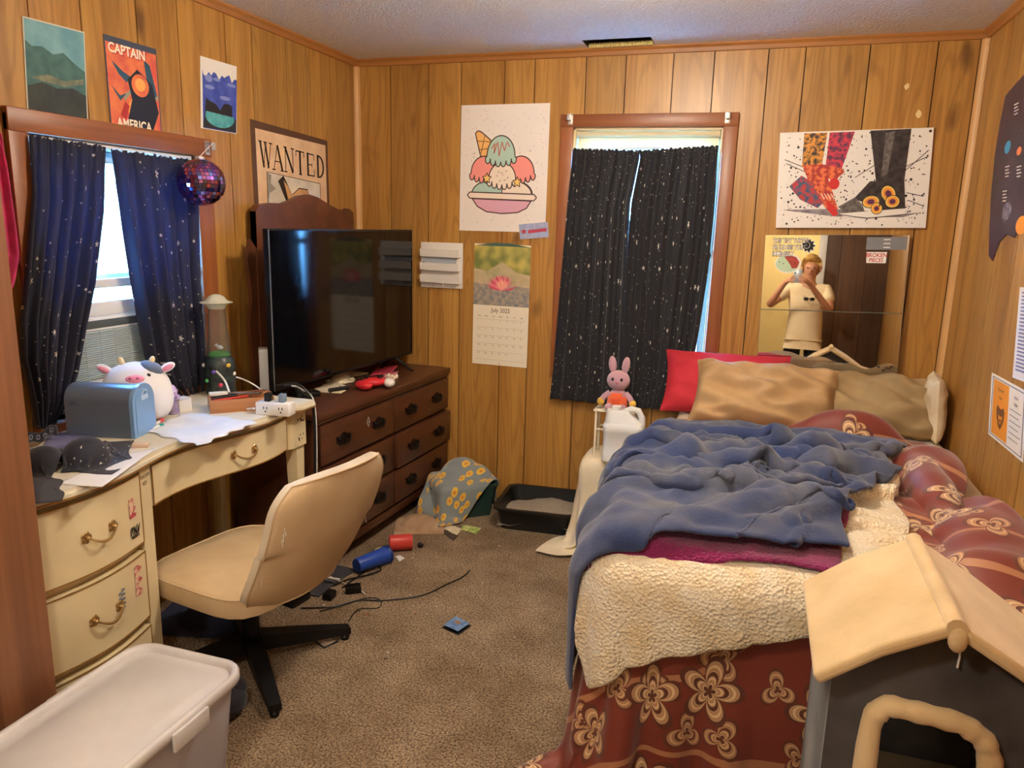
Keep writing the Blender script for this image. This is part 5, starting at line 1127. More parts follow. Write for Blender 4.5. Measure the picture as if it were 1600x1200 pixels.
# ---- litter tray
lt_ = thing('litter_tray', 'black litter tray filled with grey litter beside the green crate', 'litter tray', (-0.925, 3.425, 0), R(4))
BTR = mat('black_tray', (22,24,26), 0.4); a_, b_ = 0.195, 0.175
loft([rr_ring(a_-0.02, b_-0.02, 0.04, 0.0), rr_ring(a_, b_, 0.045, 0.10), rr_ring(a_+0.014, b_+0.014, 0.05, 0.102), rr_ring(a_+0.014, b_+0.014, 0.05, 0.112), rr_ring(a_-0.006, b_-0.006, 0.042, 0.112), rr_ring(a_-0.026, b_-0.026, 0.036, 0.006)], True, True).obj('pan', BTR, lt_, angle=35)
n = 30; P = np.zeros((n, n, 3))
for i in range(n):
    for j in range(n):
        x, y = (-1+2*i/(n-1))*(a_-0.012), (-1+2*j/(n-1))*(b_-0.012); P[i, j] = (x, y, 0.05+0.018*math.sin(7*x/a_*0.4+1)+0.022*math.sin(2.2*y/b_+1.3)+0.006*mnoise.noise((x*30, y*30, 0)))
G().grid(P).obj('litter', mat('grey_litter', (176,164,148), 0.95, col2=(140,128,114), nscale=260, bump=0.8, bscale=380, bdist=0.004), lt_, angle=180)

# ---- stool with the cream cloth, rack, jug, rabbit
SX0, SX1, SY0, SY1, SZ = -0.685, -0.345, 3.215, 3.475, 0.398
st = thing('stool', 'small wooden stool hidden under the cream cloth', 'stool', ((SX0+SX1)/2, (SY0+SY1)/2, 0)); sw, sd2 = (SX1-SX0)/2, (SY1-SY0)/2
STW = mat('stool_wood', (150,104,62), 0.5); G().b2((-sw+0.015, -sd2+0.015, SZ-0.03), (sw-0.015, sd2-0.015, SZ-0.002), 0.01).obj('seat', STW, st)
for sx_ in (-1, 1):
    for sy_ in (-1, 1): g = G(); g.tube([(sx_*(sw-0.03), sy_*(sd2-0.03), SZ-0.028), (sx_*(sw-0.02), sy_*(sd2-0.02), 0)], [0.014, 0.011], 10); g.obj('leg', STW, st)
n = 56; cs = [Vector((SX0-0.25, SY0-0.34, SZ+0.05)), Vector((SX1+0.14, SY0-0.34, SZ+0.05)), Vector((SX1+0.14, SY1+0.15, SZ+0.05)), Vector((SX0-0.25, SY1+0.15, SZ+0.05))]
colb = [sd_floor(0.0), sd_floor(D-0.006, 1, -1.0), sd_box(((SX0+SX1)/2, (SY0+SY1)/2, SZ/2), (sw, sd2, SZ/2), 0.012)]
Q0 = quadgrid(*[Vector((c.x, c.y, SZ+0.013)) for c in cs], n, n)
pinm = (Q0[..., 0] > SX0+0.02) & (Q0[..., 0] < SX1-0.02) & (Q0[..., 1] > SY0+0.02) & (Q0[..., 1] < SY1-0.02)
Pq = drape(Q0, (cs[1]-cs[0]).length/(n-1), (cs[3]-cs[0]).length/(n-1), colb, pin=pinm, steps=130, iters=8, thick=0.013, fric=0.5, seed=5, jit=0.0015)
o = G().grid(Pq, uvgrid(n, n, 0.8, 0.8)).obj('cream_cloth', mat('cream_throw', (232,218,188), 0.85, col2=(216,200,170), nscale=7, bump=0.15, bscale=200), angle=180); mod(o, 'SOLIDIFY', thickness=0.003, offset=1); mod(o, 'SUBSURF', levels=1, render_levels=1); tag(o, 'cream cloth draped over the stool between tray and bed', 'tablecloth')
CZ = SZ+0.017
lf = onz(931, 706, CZ); pz_ = on(936, 637, 1, lf.y).z
rk = thing('wall_rack', 'small white two legged rack standing on the cloth behind the jug', 'rack', (lf.x, lf.y, CZ)); CRW = mat('cream_plastic', (236,226,200), 0.4); rh = pz_-CZ
G().b2((-0.012, -0.045, rh-0.008), (0.175, 0.055, rh), 0.002).obj('shelf', CRW, rk)
for xx in (0.0, 0.165):
    for yy in (-0.035, 0.045): g = G(); g.b2((xx-0.005, yy-0.005, 0), (xx+0.005, yy+0.005, rh-0.008), 0.001); g.obj('leg', CRW, rk)
for yy in (-0.035, 0.045): g = G(); g.b2((0, yy-0.003, rh*0.55), (0.165, yy+0.003, rh*0.55+0.008), 0.001); g.obj('rail', CRW, rk)
a, b = onz(938, 723, CZ), onz(1002, 729, CZ); jw = (b-a).length
jg = thing('jug', 'big white plastic jug with a moulded handle on the cream cloth', 'jug', (a.x, a.y, CZ), math.atan2((b-a).y, (b-a).x)); JW = mat('white_hdpe', (238,240,240), 0.35, transl=0.15)
jd, jh = 0.105, 0.17
g = loft([rr_ring(jw/2-0.006, jd/2-0.006, 0.022, 0.0), rr_ring(jw/2, jd/2, 0.028, 0.008), rr_ring(jw/2, jd/2, 0.028, 0.05), rr_ring(jw/2-0.003, jd/2-0.003, 0.026, 0.056), rr_ring(jw/2-0.003, jd/2-0.003, 0.026, 0.135), rr_ring(jw/2, jd/2, 0.028, 0.141), rr_ring(jw/2, jd/2, 0.028, jh-0.004), rr_ring(jw/2-0.006, jd/2-0.008, 0.03, jh+0.010)])
sh = [(r[0]*0.72+(-0.02), r[1]*0.7, r[2]) for r in []]
g.obj('body', JW, jg, angle=35, loc=(jw/2, jd/2, 0))
g = loft([[(x*(1-0.45*t)-0.030*t, y*(1-0.35*t), jh+0.008+0.055*t) for x, y, z in rr_ring(jw/2-0.006, jd/2-0.008, 0.03, 0)] for t in (0, 0.35, 0.7, 1.0)]); g.obj('shoulder', JW, jg, angle=50, loc=(jw/2, jd/2, 0))
g = G(); g.tube([(jw*0.52, jd/2, jh+0.058), (jw*0.66, jd/2, jh+0.072), (jw*0.84, jd/2, jh+0.066), (jw*0.93, jd/2, jh+0.035), (jw*0.93, jd/2, jh-0.01)], [0.014, 0.014, 0.014, 0.015, 0.016], 12); g.obj('handle', JW, jg)
g = G(); g.lathe([(0.0, 0), (0.022, 0), (0.022, 0.02), (0.02, 0.022), (0.0, 0.022)], 18, Matrix.Translation((jw*0.30, jd/2, jh+0.060)), cap=False); g.obj('cap', JW, jg)
# rabbit plush: plain stitched face
rc = Vector((lf.x+0.088, lf.y, pz_)); rb = thing('rabbit_plush', 'mauve rabbit plush in orange overalls sitting on the white rack', 'plush toy', (rc.x, rc.y, rc.z), 0)
MAU = mat('mauve_plush', (188,146,158), 0.95, sheen=0.6, bump=0.25, bscale=260); ORG = mat('orange_plush', (236,104,62), 0.9, sheen=0.4); YEL = mat('yellow_plush', (232,186,72), 0.9, sheen=0.4)
g = G(); g.lathe([(0.0, 0.002), (0.034, 0.004), (0.045, 0.025), (0.043, 0.06), (0.032, 0.085), (0.018, 0.10), (0.0, 0.102)], 20, Matrix.Diagonal((1, 0.8, 1, 1)), cap=False); o = g.obj('body', MAU, rb, angle=180)
g = G(); g.lathe([(0.0, 0.001), (0.037, 0.003), (0.048, 0.025), (0.046, 0.055), (0.043, 0.066)], 20, Matrix.Diagonal((1, 0.82, 1, 1)), cap=False); g.box((0, -0.036, 0.068), (0.05, 0.006, 0.03), 0.002); ov = g.obj('overalls', ORG, rb, angle=60)
g = G(); g.box((0, -0.040, 0.040), (0.032, 0.004, 0.022), 0.002); g.obj('pocket', mat('orange_pocket', (224,90,50), 0.9), ov)
g = G(); g.ball((0, -0.002, 0.136), (0.052, 0.042, 0.046), 20); g.obj('head', MAU, rb)
for s in (-1, 1):
    g = G(); g.ball((s*0.030, 0.0, 0.205), (0.018, 0.012, 0.040), 14, rot=(0, s*0.12, 0)); g.obj('ear', MAU, rb)
    g = G(); g.tube([(s*0.036, -0.004, 0.078), (s*0.056, -0.012, 0.062), (s*0.068, -0.02, 0.046)], [0.013, 0.013, 0.013], 10); ar = g.obj('arm', MAU, rb)
    g = G(); g.ball((s*0.072, -0.022, 0.036), (0.017, 0.015, 0.018), 12); g.obj('mitt', YEL, ar)
    g = G(); g.ball((s*0.030, -0.046, 0.018), (0.020, 0.022, 0.018), 12); g.obj('foot', MAU, rb)
    g = G(); g.ball((s*0.020, -0.040, 0.146), (0.006, 0.004, 0.008), 10); g.obj('eye', BLK, rb)
g = G(); g.ball((0, -0.044, 0.130), (0.005, 0.004, 0.004), 8); g.obj('nose', mat('dark_pink'), rb)

# ---- litter of small things on the carpet
def fl_(px, py, z=0.0): return onz(px, py, z)
BLU2 = mat('tumbler_blue', (36,74,170), 0.35)
A, B_ = fl_(557, 884, 0.038), fl_(603, 867, 0.034); dv_ = (B_-A); tb = thing('tumbler', 'blue plastic tumbler lying on the carpet beside the red can', 'tumbler', (A.x, A.y, 0)); Q_ = dv_.to_track_quat('Z', 'Y').to_matrix().to_4x4(); Mx = Matrix.Translation((0, 0, 0.038)) @ Q_; L_ = dv_.length
G().lathe([(0.0, 0), (0.028, 0), (0.030, 0.004), (0.037, L_), (0.034, L_), (0.028, 0.008), (0.0, 0.008)], 24, Mx, cap=False).obj('cup', BLU2, tb)
G().lathe([(0.0, L_-0.003), (0.037, L_-0.003), (0.040, L_+0.002), (0.040, L_+0.010), (0.030, L_+0.012), (0.0, L_+0.012)], 24, Mx, cap=False).obj('rim', mat('tumbler_rim', (28,52,120), 0.35), tb)
A, B_ = fl_(608, 848, 0.036), fl_(644, 846, 0.036); rc_ = thing('red_can', 'red can with gold marks lying on the carpet', 'can', (A.x, A.y, 0)); dv_ = B_-A; Mx = Matrix.Translation((0, 0, 0.0355)) @ dv_.to_track_quat('Z', 'Y').to_matrix().to_4x4(); L_ = dv_.length
CANR = mat('can_red', (206,68,60), 0.4, col2=(196,56,52), nscale=8); G().lathe([(0.0, 0), (0.030, 0), (0.035, 0.005), (0.035, L_-0.005), (0.031, L_), (0.0, L_)], 24, Mx, cap=False).obj('can_body', CANR, rc_)
g = G()
for k in range(9): a_ = R(100+k*16); g.ball(Mx @ Vector((0.0345*math.cos(a_+PI), 0.0345*math.sin(a_+PI), L_*(0.25+0.5*((k*7) % 3)/2))), (0.005, 0.005, 0.005), 8)
g.obj('gold_marks', mat('gold_print', (220,170,70), 0.4), rc_)
c = fl_(597, 864, 0.0); o_ = thing('round_tin', 'round tin lid lying beside the blue tumbler', 'tin lid', c); G().lathe([(0.0, 0), (0.042, 0), (0.044, 0.004), (0.044, 0.012), (0.040, 0.014), (0.0, 0.013)], 28, cap=False).obj('lid', mat('tin_dark', (40,38,36), 0.4, 0.5), o_)
G().lathe([(0.0, 0.0135), (0.034, 0.0138), (0.034, 0.0145), (0.0, 0.0148)], 24, cap=False).obj('label_disc', mat('tan_label', (200,176,130), 0.5), o_)
def flat_item(name, label, cat, c4, m, th=0.001, z=0.001, bulge=0.0, parent=None):
    P = [fl_(*p) for p in c4]; c = sum(P, Vector())/4; root = thing(name, label, cat, (c.x, c.y, 0)); n = 8; Q = quadgrid(*[p-c for p in P], n, n)
    for i in range(n):
        for j in range(n): Q[i, j, 2] = z+bulge*math.sin(PI*i/(n-1))*math.sin(PI*j/(n-1))
    o = G().grid(Q).obj('sheet', m, root, angle=180); mod(o, 'SOLIDIFY', thickness=th, offset=1); return root, [p-c for p in P]
def inset(P, k, z, m, name, root):
    c = sum(P, Vector())/len(P); G().add([c+(p-c)*k+Vector((0, 0, z)) for p in P], [tuple(range(len(P)))]).obj(name, m, root, smooth=False)
r_, P = flat_item('game_case', 'blue and black plastic game case lying on the carpet', 'game case', [(690,981), (712,965), (737,978), (716,993)], BLK, 0.010)
inset(P, 0.86, 0.0115, mat('game_blue', (64,110,170), 0.3, col2=(120,150,190), nscale=60), 'cover', r_); 
inset([P[0]*0.5+P[1]*0.4, P[1]*0.6+P[2]*0.2, P[2]*0.6, P[3]*0.4], 0.5, 0.012, mat('game_tan', (150,120,90), 0.4), 'cover_art', r_)
r_, P = flat_item('photo_card', 'small brown photo card near the chair leg', 'photo', [(488,1000), (506,991), (530,1003), (506,1014)], BLK, 0.002)
inset(P, 0.82, 0.0035, mat('photo_brown', (150,110,80), 0.4, col2=(220,200,180), nscale=50), 'picture', r_)
flat_item('paper', 'cream leaflet with print lying before the crate', 'paper', [(692,828), (702,819), (722,828), (714,837)], mat('leaflet_paper', (226,212,180), 0.6, col2=(180,160,130), nscale=90, lo=0.5, hi=0.75), 0.001, 0.004)
flat_item('paper', 'yellow and green wrapper before the crate', 'wrapper', [(718,828), (724,820), (752,826), (744,835)], mat('wrapper_green', (220,220,150), 0.5, col2=(120,150,60), nscale=60), 0.001, 0.003, 0.012)
flat_item('paper', 'dark folded paper under the cream leaflet', 'paper', [(682,826), (692,821), (716,838), (708,845)], mat('dark_paper', (70,56,50), 0.6), 0.001, 0.001, 0.004)
flat_item('paper_scrap', 'white torn scrap on the carpet near the red can', 'paper scrap', [(617,870), (625,868), (633,873), (624,878)], mat('sheet_white'), 0.001, 0.002, 0.004)
c = fl_(657, 855); o = G().ball((0, 0, 0.011), (0.013, 0.013, 0.011), 12).obj('bottle_cap', BLK); o.location = c; tag(o, 'little round black cap on the carpet', 'cap')
# carrier bag with a brown shirt
n = 34; cs = [fl_(618, 836)+Vector((0, 0, .1)), fl_(628, 812)+Vector((0, 0, .1)), fl_(692, 806)+Vector((0, 0, .1)), fl_(684, 836)+Vector((0, 0, .1))]; cm = sum(cs, Vector())/4
Pq = drape(quadgrid(*cs, n, n), (cs[1]-cs[0]).length/(n-1)*1.15, (cs[3]-cs[0]).length/(n-1)*1.2, [sd_floor(0.0), sd_ell((cm.x, cm.y, 0.0), (0.09, 0.08, 0.05))], steps=90, iters=6, thick=0.005, seed=17, jit=0.006)
o = G().grid(Pq).obj('shirt', mat('tan_shirt', (196,164,132), 0.85, col2=(160,128,100), nscale=9), angle=180); mod(o, 'SOLIDIFY', thickness=0.004, offset=1); mod(o, 'SUBSURF', levels=1, render_levels=1); tag(o, 'crumpled tan shirt on the carpet before the dresser', 'shirt')
# cords on the carpet
def gp_(px, py, z=0.004): return fl_(px, py, z)
cord('cord', 'black charging cord stretched across the carpet', [gp_(*p) for p in [(470,950), (520,948), (560,938), (600,938), (660,930), (700,912), (722,902), (734,891)]], 0.0028, BLK, 'cord')
cord('cord', 'thin black cord curling by the chair base', [gp_(*p, 0.005) for p in [(545,970), (560,952), (590,950), (596,940), (585,934), (565,936), (540,944), (500,955)]], 0.002, BLK, 'cord')
cord('cord', 'white charging cord under the chair back', [gp_(*p, 0.006) for p in [(498,880), (515,900), (540,912), (562,922), (570,928)]], 0.0022, WPL, 'cord')
cord('cord', 'black lead looped beside the blue tumbler', [gp_(*p, 0.007) for p in [(520,915), (545,905), (575,898), (595,890), (585,884), (560,900), (535,918)]], 0.0028, BLK, 'cord')
for k, (p_, lb) in enumerate((((552,925), 'black plug adapter under the chair back'), ((515,935), 'black power brick under the chair back'))):
    o = G().box((0, 0, 0.015), (0.06-0.012*k, 0.038, 0.03), 0.005).obj('power_adapter', BLK); o.location = fl_(*p_); o.rotation_euler = (0, 0, 0.6+k); tag(o, lb, 'adapter')
# dark clothes under desk and chair
for k, (c4, m_, lb, hh_) in enumerate((([(405,905), (450,870), (560,880), (470,945)], mat('charcoal_cloth', (46,46,54), 0.9, col2=(62,60,66), nscale=8), 'charcoal clothes bunched under the chair back', 0.10), ([(240,985), (290,930), (420,930), (360,1010)], mat('ink_blue_cloth', (40,46,70), 0.9, col2=(56,64,92), nscale=8), 'ink blue clothes in the kneehole of the desk', 0.12))):
    n = 30; cs = [fl_(*p)+Vector((0, 0, hh_)) for p in c4]; cm = sum(cs, Vector())/4
    Pq = drape(quadgrid(*cs, n, n), (cs[1]-cs[0]).length/(n-1)*1.2, (cs[3]-cs[0]).length/(n-1)*1.2, [sd_floor(0.0), sd_ell((cm.x, cm.y, 0), (0.08, 0.10, 0.05))], steps=90, iters=6, thick=0.006, seed=40+k, jit=0.008)
    o = G().grid(Pq).obj('clothes', m_, angle=180); mod(o, 'SOLIDIFY', thickness=0.005, offset=1); mod(o, 'SUBSURF', levels=1, render_levels=1); tag(o, lb, 'clothes')
c = fl_(372, 1120); o = G().ball((0, 0, 0.045), (0.05, 0.06, 0.045), 16).ball((0.0, 0.03, 0.07), (0.035, 0.035, 0.03), 12).obj('black_bag', mat('black_cloth')); o.location = (c.x-0.03, c.y, 0); tag(o, 'rounded black bag on the carpet beside the tote', 'bag')
# crumbs and lint on the carpet
g = G(); CR = [mat('lint_white', (226,220,210), 0.8), mat('lint_dark', (60,46,36), 0.8), mat('lint_red', (170,60,56), 0.8)]
for k in range(46):
    p = fl_(random.gauss(650, 110), random.gauss(930, 75))
    if not (-1.5 < p.x < -0.58 and 1.6 < p.y < 3.5): continue
    g.use(random.choice(CR[:2]+CR[:1]+CR if random.random() < 0.3 else CR[:2])); s_ = random.uniform(0.0015, 0.004); a_ = random.uniform(0, 3)
    g.box((p.x, p.y, 0.003), (s_*random.uniform(1, 3.5), s_, s_*0.6), 0, (0, 0, a_))
o = g.obj('carpet_crumbs', None, smooth=False); tag(o, 'scattered crumbs and lint on the carpet', 'crumbs'); o['kind'] = 'stuff'
# ================================================================ THINGS ON THE BACK AND RIGHT WALLS
SH = dict(ax=1, plane=D)
# -- sundae poster (the cartoon cat on it is left out)
r_, M, sx, sy = sheet('sundae_poster', 'white sprinkle patterned poster of an ice cream sundae in a pink bowl', 'poster', (724,163), (860,161), (855,362), (718,360), paper=flatm('poster_white', (238,228,220)), **SH)
p = Print(M, sx=sx, sy=sy); OUT = flatm('sundae_line', (74,52,46)); SP = [flatm('sp_%d' % k, c) for k, c in enumerate([(214,150,150), (150,160,140), (170,150,170), (180,150,120)])]
rr = random.Random(5)
for k in range(150):
    x, y, a = rr.uniform(0.03, 0.97), rr.uniform(0.03, 0.97), rr.uniform(0, 3.1); l = 0.012; p.z = 0.0012
    p.line(SP[k % 4], [(x, y), (x+l*math.cos(a)/sx*0.45, y+l*math.sin(a)/sy*0.45)], 0.0022)
def blob(m, pts, w_=0.0055):
    p.poly(m, pts); p.line(OUT, pts+[pts[0]], w_)
PINK = flatm('sundae_pink', (242,150,140)); MINT = flatm('sundae_mint', (178,206,192)); CRM = flatm('sundae_cream', (240,222,204)); BWL = flatm('sundae_bowl', (222,166,186)); CON = flatm('sundae_cone', (240,182,104)); ST_ = flatm('sundae_star', (244,204,112))
def arcp(cx, cy, rx, ry, a0, a1, n=16): return [(cx+rx*math.cos(R(a0+(a1-a0)*i/n)), cy+ry*math.sin(R(a0+(a1-a0)*i/n))) for i in range(n+1)]
blob(CON, [(0.17, 0.78), (0.20, 0.80), (0.24, 0.79), (0.46, 0.66), (0.40, 0.55), (0.25, 0.56)])
for q in ([(0.19, 0.72), (0.38, 0.71)], [(0.21, 0.65), (0.42, 0.67)], [(0.24, 0.60), (0.44, 0.61)], [(0.28, 0.76), (0.24, 0.62)], [(0.37, 0.71), (0.32, 0.58)]): p.line(OUT, q, 0.003)
blob(MINT, arcp(0.49, 0.30, 0.35, 0.13, 0, 180)); blob(CRM, [(0.49, 0.30)]+arcp(0.49, 0.30, 0.34, 0.125, 0, 88))
def scoop(m, cx, cy, rx, ry):
    pts = arcp(cx, cy, rx, ry, 0, 180); n = 6
    for k in range(n):
        x0 = cx-rx*1.12+2*rx*1.12*k/n; x1 = cx-rx*1.12+2*rx*1.12*(k+1)/n; pts += arcp((x0+x1)/2, cy-0.01-0.035*math.sin(PI*(k+.5)/n), (x1-x0)/2, 0.04, 180, 360, 6)
    blob(m, pts)
scoop(PINK, 0.28, 0.47, 0.15, 0.13); scoop(PINK, 0.70, 0.47, 0.15, 0.13); scoop(CRM, 0.49, 0.42, 0.155, 0.13); scoop(MINT, 0.47, 0.60, 0.16, 0.16)
p.line(flatm('sundae_syrup', (196,110,96)), [(0.36, 0.66), (0.40, 0.70), (0.39, 0.62), (0.43, 0.71), (0.45, 0.60), (0.48, 0.71), (0.51, 0.64), (0.54, 0.71), (0.57, 0.67)], 0.005)
for k in range(8): x, y = 0.42+0.03*k*0.6, 0.44+0.04*math.sin(k*2.3); p.line(SP[k % 4], [(x, y), (x+0.02, y+0.012)], 0.004)
for cx, cy in ((0.315, 0.425), (0.665, 0.395)): blob(ST_, [(cx+(0.055 if i % 2 == 0 else 0.026)*math.cos(R(90+36*i)), cy+(0.045 if i % 2 == 0 else 0.021)*math.sin(R(90+36*i))) for i in range(10)], 0.004)
blob(CRM, [(0.12, 0.315), (0.86, 0.30), (0.89, 0.275), (0.86, 0.25), (0.12, 0.265), (0.09, 0.29)]); blob(BWL, [(0.15, 0.262), (0.83, 0.248), (0.78, 0.19), (0.68, 0.155), (0.50, 0.145), (0.32, 0.158), (0.21, 0.20)])
p.obj(r_)
# -- crumpled label under it
r_, M, sx, sy = sheet('wrapper_label', 'crinkled silver wrapper taped below the sundae poster', 'wrapper', (813,351), (856,347), (860,371), (813,374), paper=mat('foil_label', (190,194,216), 0.3, 0.3, col2=(160,170,200), nscale=90, bump=0.6, bscale=160), gap=0.003, **SH)
p = Print(M, sx=sx, sy=sy); p.poly(flatm('label_red', (186,70,90)), [(0.3, 0.35), (0.95, 0.40), (0.95, 0.62), (0.3, 0.58)]); p.ell(flatm('label_red'), 0.15, 0.5, 0.08, 0.14); p.obj(r_)
# -- mail rack
a, b = ony(659, 448), ony(724, 380); mr = thing('letter_rack', 'white wall letter rack with slots and key hooks beside the television', 'letter rack', (a.x, D, a.z), RB); mw, mh = b.x-a.x, b.z-a.z
MRW = mat('rack_white', (226,220,212), 0.5); MRG = mat('rack_slot_grey', (120,122,140), 0.6)
G().b2((0, 0, 0), (mw, mh, 0.010), 0.001).obj('back_board', MRW, mr)
for k, yy in enumerate((mh*0.70, mh*0.40, mh*0.13)):
    g = G(); g.add([(0.008, yy, 0.010), (mw-0.012, yy-0.004, 0.010), (mw-0.012, yy-0.004, 0.038), (0.008, yy, 0.038), (0.008, yy+mh*0.16, 0.042), (mw-0.012, yy+mh*0.15, 0.042)], [(0, 3, 2, 1), (3, 4, 5, 2)]); o = g.obj('slot', MRW, mr, smooth=False); mod(o, 'SOLIDIFY', thickness=0.003, offset=0)
for k in range(3): g = G(); xx = mw*(0.30+0.27*k); g.tube([(xx, 0.030, 0.010), (xx, 0.022, 0.024), (xx, 0.010, 0.028), (xx, 0.004, 0.022)], 0.003, 6); g.obj('hook', MRW, mr)
o_ = thing('envelope', 'grey and white envelope standing in the letter rack', 'envelope', (a.x+0.012, D-0.014, a.z+mh*0.42), RB); G().b2((0, 0, 0), (mw*0.8, mh*0.24, 0.006)).obj('paper', mat('env_grey', (176,182,192), 0.6), o_, smooth=False); G().flat([(0, 0.0), (0.03, 0.0), (0.012, mh*0.16), (0, mh*0.14)], 0.0065).obj('dark_corner', BLK, o_, smooth=False)
# -- wall calendar
r_, M, sx, sy = sheet('wall_calendar', 'wall calendar with a pink water lily photo over the July page', 'calendar', (742,378), (830,384), (823,573), (738,567), paper=flatm('calendar_paper', (240,228,206)), **SH)
p = Print(M, sx=sx, sy=sy); GR = flatm('cal_green', (120,128,70), col2=(196,180,96), nscale=14, detail=1); WT = flatm('cal_water', (120,124,130), col2=(178,160,140), nscale=45); MIS = flatm('cal_mist', (206,180,150), col2=(170,160,120), nscale=12)
h0 = 0.50
p.poly(flatm('cal_edge', (70,96,88)), [(0.02, 0.985), (0.35, 1.012), (0.65, 1.012), (0.985, 0.985)])
p.poly(MIS, [(0.0, h0), (1, h0), (1, 0.985), (0, 0.985)]); p.poly(GR, [(0, 0.80), (0.25, 0.78), (0.5, 0.86), (0.75, 0.78), (1, 0.76), (1, 0.985), (0, 0.985)]); p.poly(WT, [(0, h0), (1, h0), (1, 0.66), (0.7, 0.67), (0.4, 0.665), (0, 0.68)])
LP = [flatm('lily_%d' % k, c) for k, c in enumerate([(214,84,110), (232,120,136), (240,150,140), (240,176,150)])]
for k in range(13):
    a_ = R(8+164*k/12); l = 0.30-0.06*abs(math.sin(a_)); w_ = 0.05; bx, by = 0.51, 0.625; tx, ty = bx+l*math.cos(a_), by+l*0.42*math.sin(a_)+0.012; nx = -math.sin(a_)*w_
    p.poly(LP[k % 2], [(bx-nx*0.5, by), (bx+0.6*(tx-bx)-nx, by+0.6*(ty-by)+0.012), (tx, ty+0.02), (bx+0.6*(tx-bx)+nx, by+0.6*(ty-by)-0.008)])
for k in range(7):
    a_ = R(30+120*k/6); l = 0.16; bx, by = 0.51, 0.628; tx, ty = bx+l*math.cos(a_), by+l*0.55*math.sin(a_); nx = -math.sin(a_)*0.035; p.poly(LP[2+k % 2], [(bx, by), (bx+0.55*(tx-bx)-nx, by+0.6*(ty-by)), (tx, ty+0.015), (bx+0.55*(tx-bx)+nx, by+0.6*(ty-by))])
p.text(flatm('cal_ink', (60,54,48)), 'July 2025', 0.052, 0.5, 0.445, 'CENTER', w_=0.85)
for c_ in range(7):
    p.text(flatm('cal_ink'), ['Sun', 'Mon', 'Tue', 'Wed', 'Thu', 'Fri', 'Sat'][c_], 0.016, 0.12+0.127*c_, 0.405, 'CENTER')
for k in range(31):
    q = k+2; p.text(flatm('cal_grey', (130,120,110)), str(k+1), 0.018, 0.10+0.127*(q % 7), 0.365-0.068*(q//7)); 
for k in range(6): p.line(flatm('cal_rule', (190,176,156)), [(0.06, 0.385-0.068*k), (0.95, 0.385-0.068*k)], 0.0012)
p.ell(flatm('cal_ink'), 0.5, 0.018, 0.008, 0.004); p.obj(r_)
# -- canvas with the sneakers
r_, M, sx, sy = sheet('sneaker_canvas', 'paint splattered canvas print of colourful and black sneakers', 'canvas print', (1220,208), (1458,200), (1446,356), (1212,356), th=0.016, paper=flatm('canvas_white', (236,230,222)), **SH)
p = Print(M, z=0.0164, sx=sx, sy=sy); K = flatm('canvas_black', (34,28,30), col2=(66,56,56), nscale=40); KG = flatm('canvas_grey', (120,112,110), col2=(80,72,72), nscale=60)
for k in range(420):
    x, y = rr.uniform(0.02, 0.98), rr.uniform(0.03, 0.97); s_ = rr.uniform(0.001, 0.004)*(1.6 if rr.random() < 0.15 else 1); p.z = 0.0166; p.ell(K, x, y, s_/sx, s_/sy, 6)
for q in ([(0.05, 0.68), (0.24, 0.55)], [(0.04, 0.72), (0.2, 0.62)], [(0.52, 0.52), (0.66, 0.66)], [(0.82, 0.55), (0.98, 0.78)], [(0.84, 0.62), (0.98, 0.72)], [(0.86, 0.36), (0.97, 0.32)], [(0.88, 0.28), (0.98, 0.22)]): p.line(K, q, 0.003)
p.poly(flatm('canvas_shade', (120,110,116), col2=(170,160,160), nscale=20), [(0.04, 0.19), (0.35, 0.20), (0.9, 0.15), (0.96, 0.16), (0.85, 0.11), (0.4, 0.12)])
MU = [flatm('mural_%d' % k, c, col2=c2, nscale=55, lo=0.42, hi=0.58) for k, (c, c2) in enumerate([((70,56,50), (222,150,60)), ((96,50,80), (214,60,80)), ((170,50,46), (230,120,70)), ((60,90,120), (190,60,60))])]
p.poly(MU[0], [(0.165, 0.985), (0.32, 0.985), (0.295, 0.66), (0.16, 0.64)]); p.poly(MU[1], [(0.335, 0.985), (0.50, 0.985), (0.43, 0.62), (0.32, 0.64)])
p.poly(MU[2], [(0.16, 0.66), (0.30, 0.67), (0.36, 0.45), (0.42, 0.20), (0.38, 0.14), (0.33, 0.22), (0.22, 0.46)]); p.poly(MU[3], [(0.08, 0.44), (0.16, 0.55), (0.22, 0.50), (0.32, 0.26), (0.28, 0.21), (0.16, 0.30)]); p.poly(MU[2], [(0.30, 0.66), (0.43, 0.62), (0.45, 0.58), (0.38, 0.48), (0.30, 0.56)])
p.ell(flatm('mural_red', (206,46,44)), 0.385, 0.46, 0.035, 0.06); p.poly(flatm('mural_red'), [(0.34, 0.30), (0.40, 0.22), (0.425, 0.14), (0.39, 0.12), (0.35, 0.20)])
for k in range(5): p.line(flatm('canvas_white'), [(0.30+0.022*k, 0.36), (0.325+0.022*k, 0.30)], 0.003)
p.poly(K, [(0.60, 0.99), (0.86, 0.995), (0.84, 0.48), (0.66, 0.47)]); p.poly(KG, [(0.70, 0.96), (0.76, 0.98), (0.73, 0.55), (0.69, 0.52)])
p.poly(K, [(0.62, 0.48), (0.84, 0.49), (0.86, 0.20), (0.70, 0.17), (0.60, 0.26), (0.52, 0.30)]); p.poly(KG, [(0.42, 0.22), (0.53, 0.32), (0.58, 0.24), (0.60, 0.17), (0.48, 0.14)]); p.poly(flatm('canvas_white'), [(0.43, 0.15), (0.86, 0.20), (0.865, 0.14), (0.62, 0.105), (0.47, 0.11)])
p.line(K, [(0.43, 0.14), (0.62, 0.10), (0.87, 0.14)], 0.003)
BO = flatm('butterfly_orange', (236,150,60)); BP = flatm('butterfly_purple', (96,44,84)); BYL = flatm('butterfly_yellow', (240,200,90))
